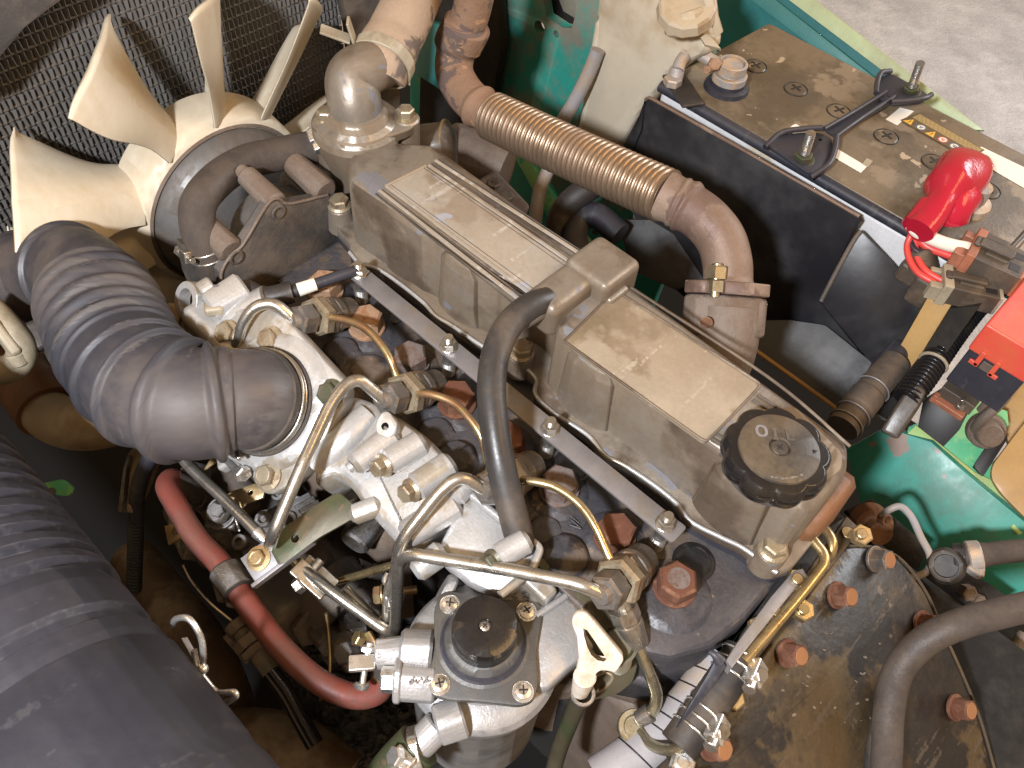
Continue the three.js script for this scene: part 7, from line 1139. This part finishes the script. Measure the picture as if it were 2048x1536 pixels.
// ================= throttle cable, sheath, black cable =================
{
  const t = thing('throttle_cable', 'thin steel throttle cable entering a grey adjuster and black sheath', 'cable', D(530, 1330, 0.66));
  part(t, 'inner_wire', sweep([D(366, 1130, 0.655), D(382, 1160, 0.66), D(420, 1205, 0.665), D(464, 1242, 0.668)], 0.0011, { seg: 50, rad: 8 }), M.steel);
  part(t, 'adjuster', [cyl(D(466, 1246, 0.667), D(480, 1262, 0.665), 0.0085, 0.0075, 24, 0.001), cyl(D(480, 1262, 0.665), D(545, 1348, 0.655), 0.0062, 0.0068, 24), hex(D(492, 1276, 0.663), D(545, 1348, 0.655).sub(D(480, 1262, 0.665)), 0.012, 0.008), hex(D(506, 1296, 0.661), D(545, 1348, 0.655).sub(D(480, 1262, 0.665)), 0.0115, 0.006, 0.5), box(D(484, 1290, 0.665), 0.03, 0.004, 0.014, { r: 0.001 })], M.plate);
  part(t, 'sheath', sweep([D(542, 1344, 0.655), D(575, 1390, 0.65), D(602, 1440, 0.645), D(630, 1490, 0.64)], 0.0068, { seg: 40, rad: 16 }), M.blackGloss);
  solo('black_cable', 'black braided cable hanging left of the injection pump', 'cable', sweep([D(306, 902, 0.66), D(288, 940, 0.665), D(276, 980, 0.672), D(272, 1040, 0.69), D(270, 1120, 0.72), D(268, 1180, 0.74)], (u) => 0.0062 + 0.0004 * Math.cos(u * 260) * st(0.4, 0.5, u), { seg: 200, rad: 14 }), M.black);
  solo('pump_stay', 'dark steel stay plate standing left of the red hose', 'bracket', slab([D(420, 1075, 0.66), D(440, 1090, 0.65), D(490, 1200, 0.645), D(470, 1210, 0.65), D(430, 1130, 0.66)], V(-0.2, 0.8, 0.5), 0.006), M.plate);
  solo('brass_wire', 'thin yellow wire hanging beside the pump fittings', 'wire', sweep([D(652, 1226, 0.62), D(658, 1270, 0.625), D(660, 1330, 0.63), D(652, 1390, 0.64), D(640, 1400, 0.645)], 0.0013, { seg: 50, rad: 8 }), M.brass);
}
// rough rubber mat under the filter
{
  const t = thing('rubber_mat', 'black lumpy foam rubber mat at the bottom left of the fuel filter', 'rubber mat', D(700, 1440, 0.72));
  const c = [D(560, 1290, 0.76), D(870, 1230, 0.72), D(1000, 1600, 0.66), D(600, 1620, 0.68)], nu = 150, nv = 150, pos = [], idx = [];
  const n = c[1].clone().sub(c[0]).cross(c[3].clone().sub(c[0])).normalize(); if (n.y < 0) n.negate();
  for (let i = 0; i <= nu; i++) for (let j = 0; j <= nv; j++) { const u = i / nu, v = j / nv, p = c[0].clone().lerp(c[1], u).lerp(c[3].clone().lerp(c[2], u), v), k = (Math.floor(v * 500) % N) * N + (Math.floor(u * 500) % N); p.addScaledVector(n, 0.012 * (st(0.25, 0.7, F.blot[k]) * 0.5 + F.fine[k] * 0.75)); pos.push(p.x, p.y, p.z); }
  for (let i = 0; i < nu; i++) for (let j = 0; j < nv; j++) { const a = i * (nv + 1) + j; idx.push(a, a + nv + 1, a + 1, a + 1, a + nv + 1, a + nv + 2); }
  const g = new THREE.BufferGeometry(); g.setAttribute('position', new THREE.Float32BufferAttribute(pos, 3)); g.setIndex(idx); g.computeVertexNormals();
  part(t, 'surface', g, M.mat);
  part(t, 'base', slab(c.map((p) => p.clone().addScaledVector(n, -0.004)), n, 0.012), M.dark);
}
// ================= last injector fitting, banjo, wrapped hose and strap =================
{
  const p = [D(1240, 1196, 0.522), D(1250, 1226, 0.524), D(1272, 1280, 0.530), D(1296, 1340, 0.538), D(1313, 1390, 0.546), D(1306, 1420, 0.550), D(1276, 1440, 0.554)];
  const t = thing('return_line', 'plated return line with conical fitting dropping from the last injector to a banjo', 'fuel pipe', p[3]);
  part(t, 'pipe', sweep(p.slice(1), 0.0040, { seg: 90, rad: 16 }), M.plated);
  const d = p[2].clone().sub(p[1]).normalize();
  part(t, 'fitting', [cyl(p[0], p[1], 0.0052, 0.0052, 20), hex(p[1].clone().addScaledVector(d, -0.004), d, 0.0092, 0.010, 0.3), cyl(p[1].clone().addScaledVector(d, 0.006), p[1].clone().addScaledVector(d, 0.024), 0.0088, 0.0072, 24, 0.0006)], M.steel);
  const b = D(1270, 1448, 0.553);
  part(t, 'banjo', [pipe(b.clone().add(V(0, -0.006, 0)), V(0.1, 0.95, 0.2), 0.0108, 0.0072, 0.008, 36), lathe(b.clone().add(V(0, -0.008, 0)), V(0.1, 0.95, 0.2), cylP(0.0075, 0.0075, 0.0105, 0.001), 28)], M.plated);
  part(t, 'banjo_union', [cyl(D(1302, 1424, 0.550), D(1276, 1440, 0.553), 0.0062, 0.0055)], M.nutDark);
  part(t, 'hook_pipe', sweep([D(1282, 1462, 0.550), D(1304, 1490, 0.540), D(1340, 1500, 0.528), D(1370, 1488, 0.520), D(1376, 1468, 0.518)], 0.0036, { seg: 50, rad: 14 }), M.plated);
  const h = thing('wrapped_hose', 'grey white taped hose with black wrap lines running diagonally to the bottom edge', 'hose', D(1330, 1440, 0.60));
  const hp2 = [D(1446, 1312, 0.566), D(1404, 1378, 0.562), D(1352, 1440, 0.558), D(1290, 1496, 0.554), D(1200, 1560, 0.550)], hc = new THREE.CatmullRomCurve3(hp2);
  part(h, 'hose_body', sweep(hc, 0.0148, { seg: 80, rad: 32 }), M.tape);
  for (const u of [0.12, 0.24, 0.36, 0.47, 0.56, 0.65, 0.75]) part(h, 'wrap_line', ring(hc.getPointAt(u), hc.getTangentAt(u).add(V(0.25, 0, 0.1)), 0.0151, 0.0005), M.ink);
  const r = thing('coolant_hose', 'dark rubber hose with two bright worm clamps beside the flywheel housing', 'hose', D(1440, 1370, 0.60));
  const rp = [D(1486, 1304, 0.545), D(1462, 1344, 0.540), D(1426, 1398, 0.534), D(1388, 1450, 0.528), D(1356, 1494, 0.524)], rc = new THREE.CatmullRomCurve3(rp);
  part(r, 'hose_body', sweep(rc, 0.0122, { seg: 50, rad: 28 }), M.rubber);
  for (const [u, lab] of [[0.14, 'bright worm clamp at the upper end of the dark hose by the housing'], [0.72, 'bright worm clamp at the lower end of the dark hose by the housing']]) {
    const q0 = rc.getPointAt(u), tg = rc.getTangentAt(u), cl = thing('worm_clamp', lab, 'hose clamp', q0);
    for (const s of [-1, 0, 1]) part(cl, 'wire', ring(q0.clone().addScaledVector(tg, s * 0.007), tg, 0.0127, 0.0008), M.bright);
    const s0 = q0.clone().add(V(0.0118, 0.010, 0.0)); const ax = V(0.2, 0.25, 0.95).normalize();
    part(cl, 'housing', [box(s0, 0.017, 0.009, 0.011, { r: 0.0015, x: ax, y: V(0.6, 0.8, 0) })], M.bright);
    part(cl, 'screw', [cyl(s0.clone().addScaledVector(ax, 0.006), s0.clone().addScaledVector(ax, 0.014), 0.0042), hex(s0.clone().addScaledVector(V(0.6, 0.8, 0), 0.003), V(0.6, 0.8, 0), 0.005, 0.004)], M.steel);
  }
  const st2 = thing('plastic_strap', 'black tapering plastic strap lying across the wrapped hose', 'strap', D(1400, 1360, 0.60));
  part(st2, 'blade', slab([D(1440, 1310, 0.520), D(1452, 1334, 0.520), D(1434, 1356, 0.522), D(1392, 1394, 0.528), D(1342, 1432, 0.535), D(1338, 1434, 0.536), D(1366, 1396, 0.532), D(1408, 1344, 0.526), D(1426, 1320, 0.523)], V(0.4, 0.8, 0.4).normalize(), 0.0025, { bevel: 0.0005 }), M.black);
  part(st2, 'curl', sweep([D(1440, 1322, 0.520), D(1430, 1310, 0.519), D(1418, 1303, 0.520)], (u) => 0.004 - 0.0025 * u, { seg: 20, rad: 10 }), M.black);
  const lb = thing('lower_block', 'brown rusty lower block casting with a dark opening below the head', 'engine casting', D(1350, 1360, 0.68));
  part(lb, 'casting', [box(D(1330, 1350, 0.69), 0.12, 0.05, 0.06, { r: 0.02, x: V(1, 0, -0.4) })], M.castIron);
  part(lb, 'bolt', bolt(D(1412, 1318, 0.60), V(0.3, 0.8, 0.5), 0.007, 0.006), M.rustPale);
}

renderer.render(scene, camera);
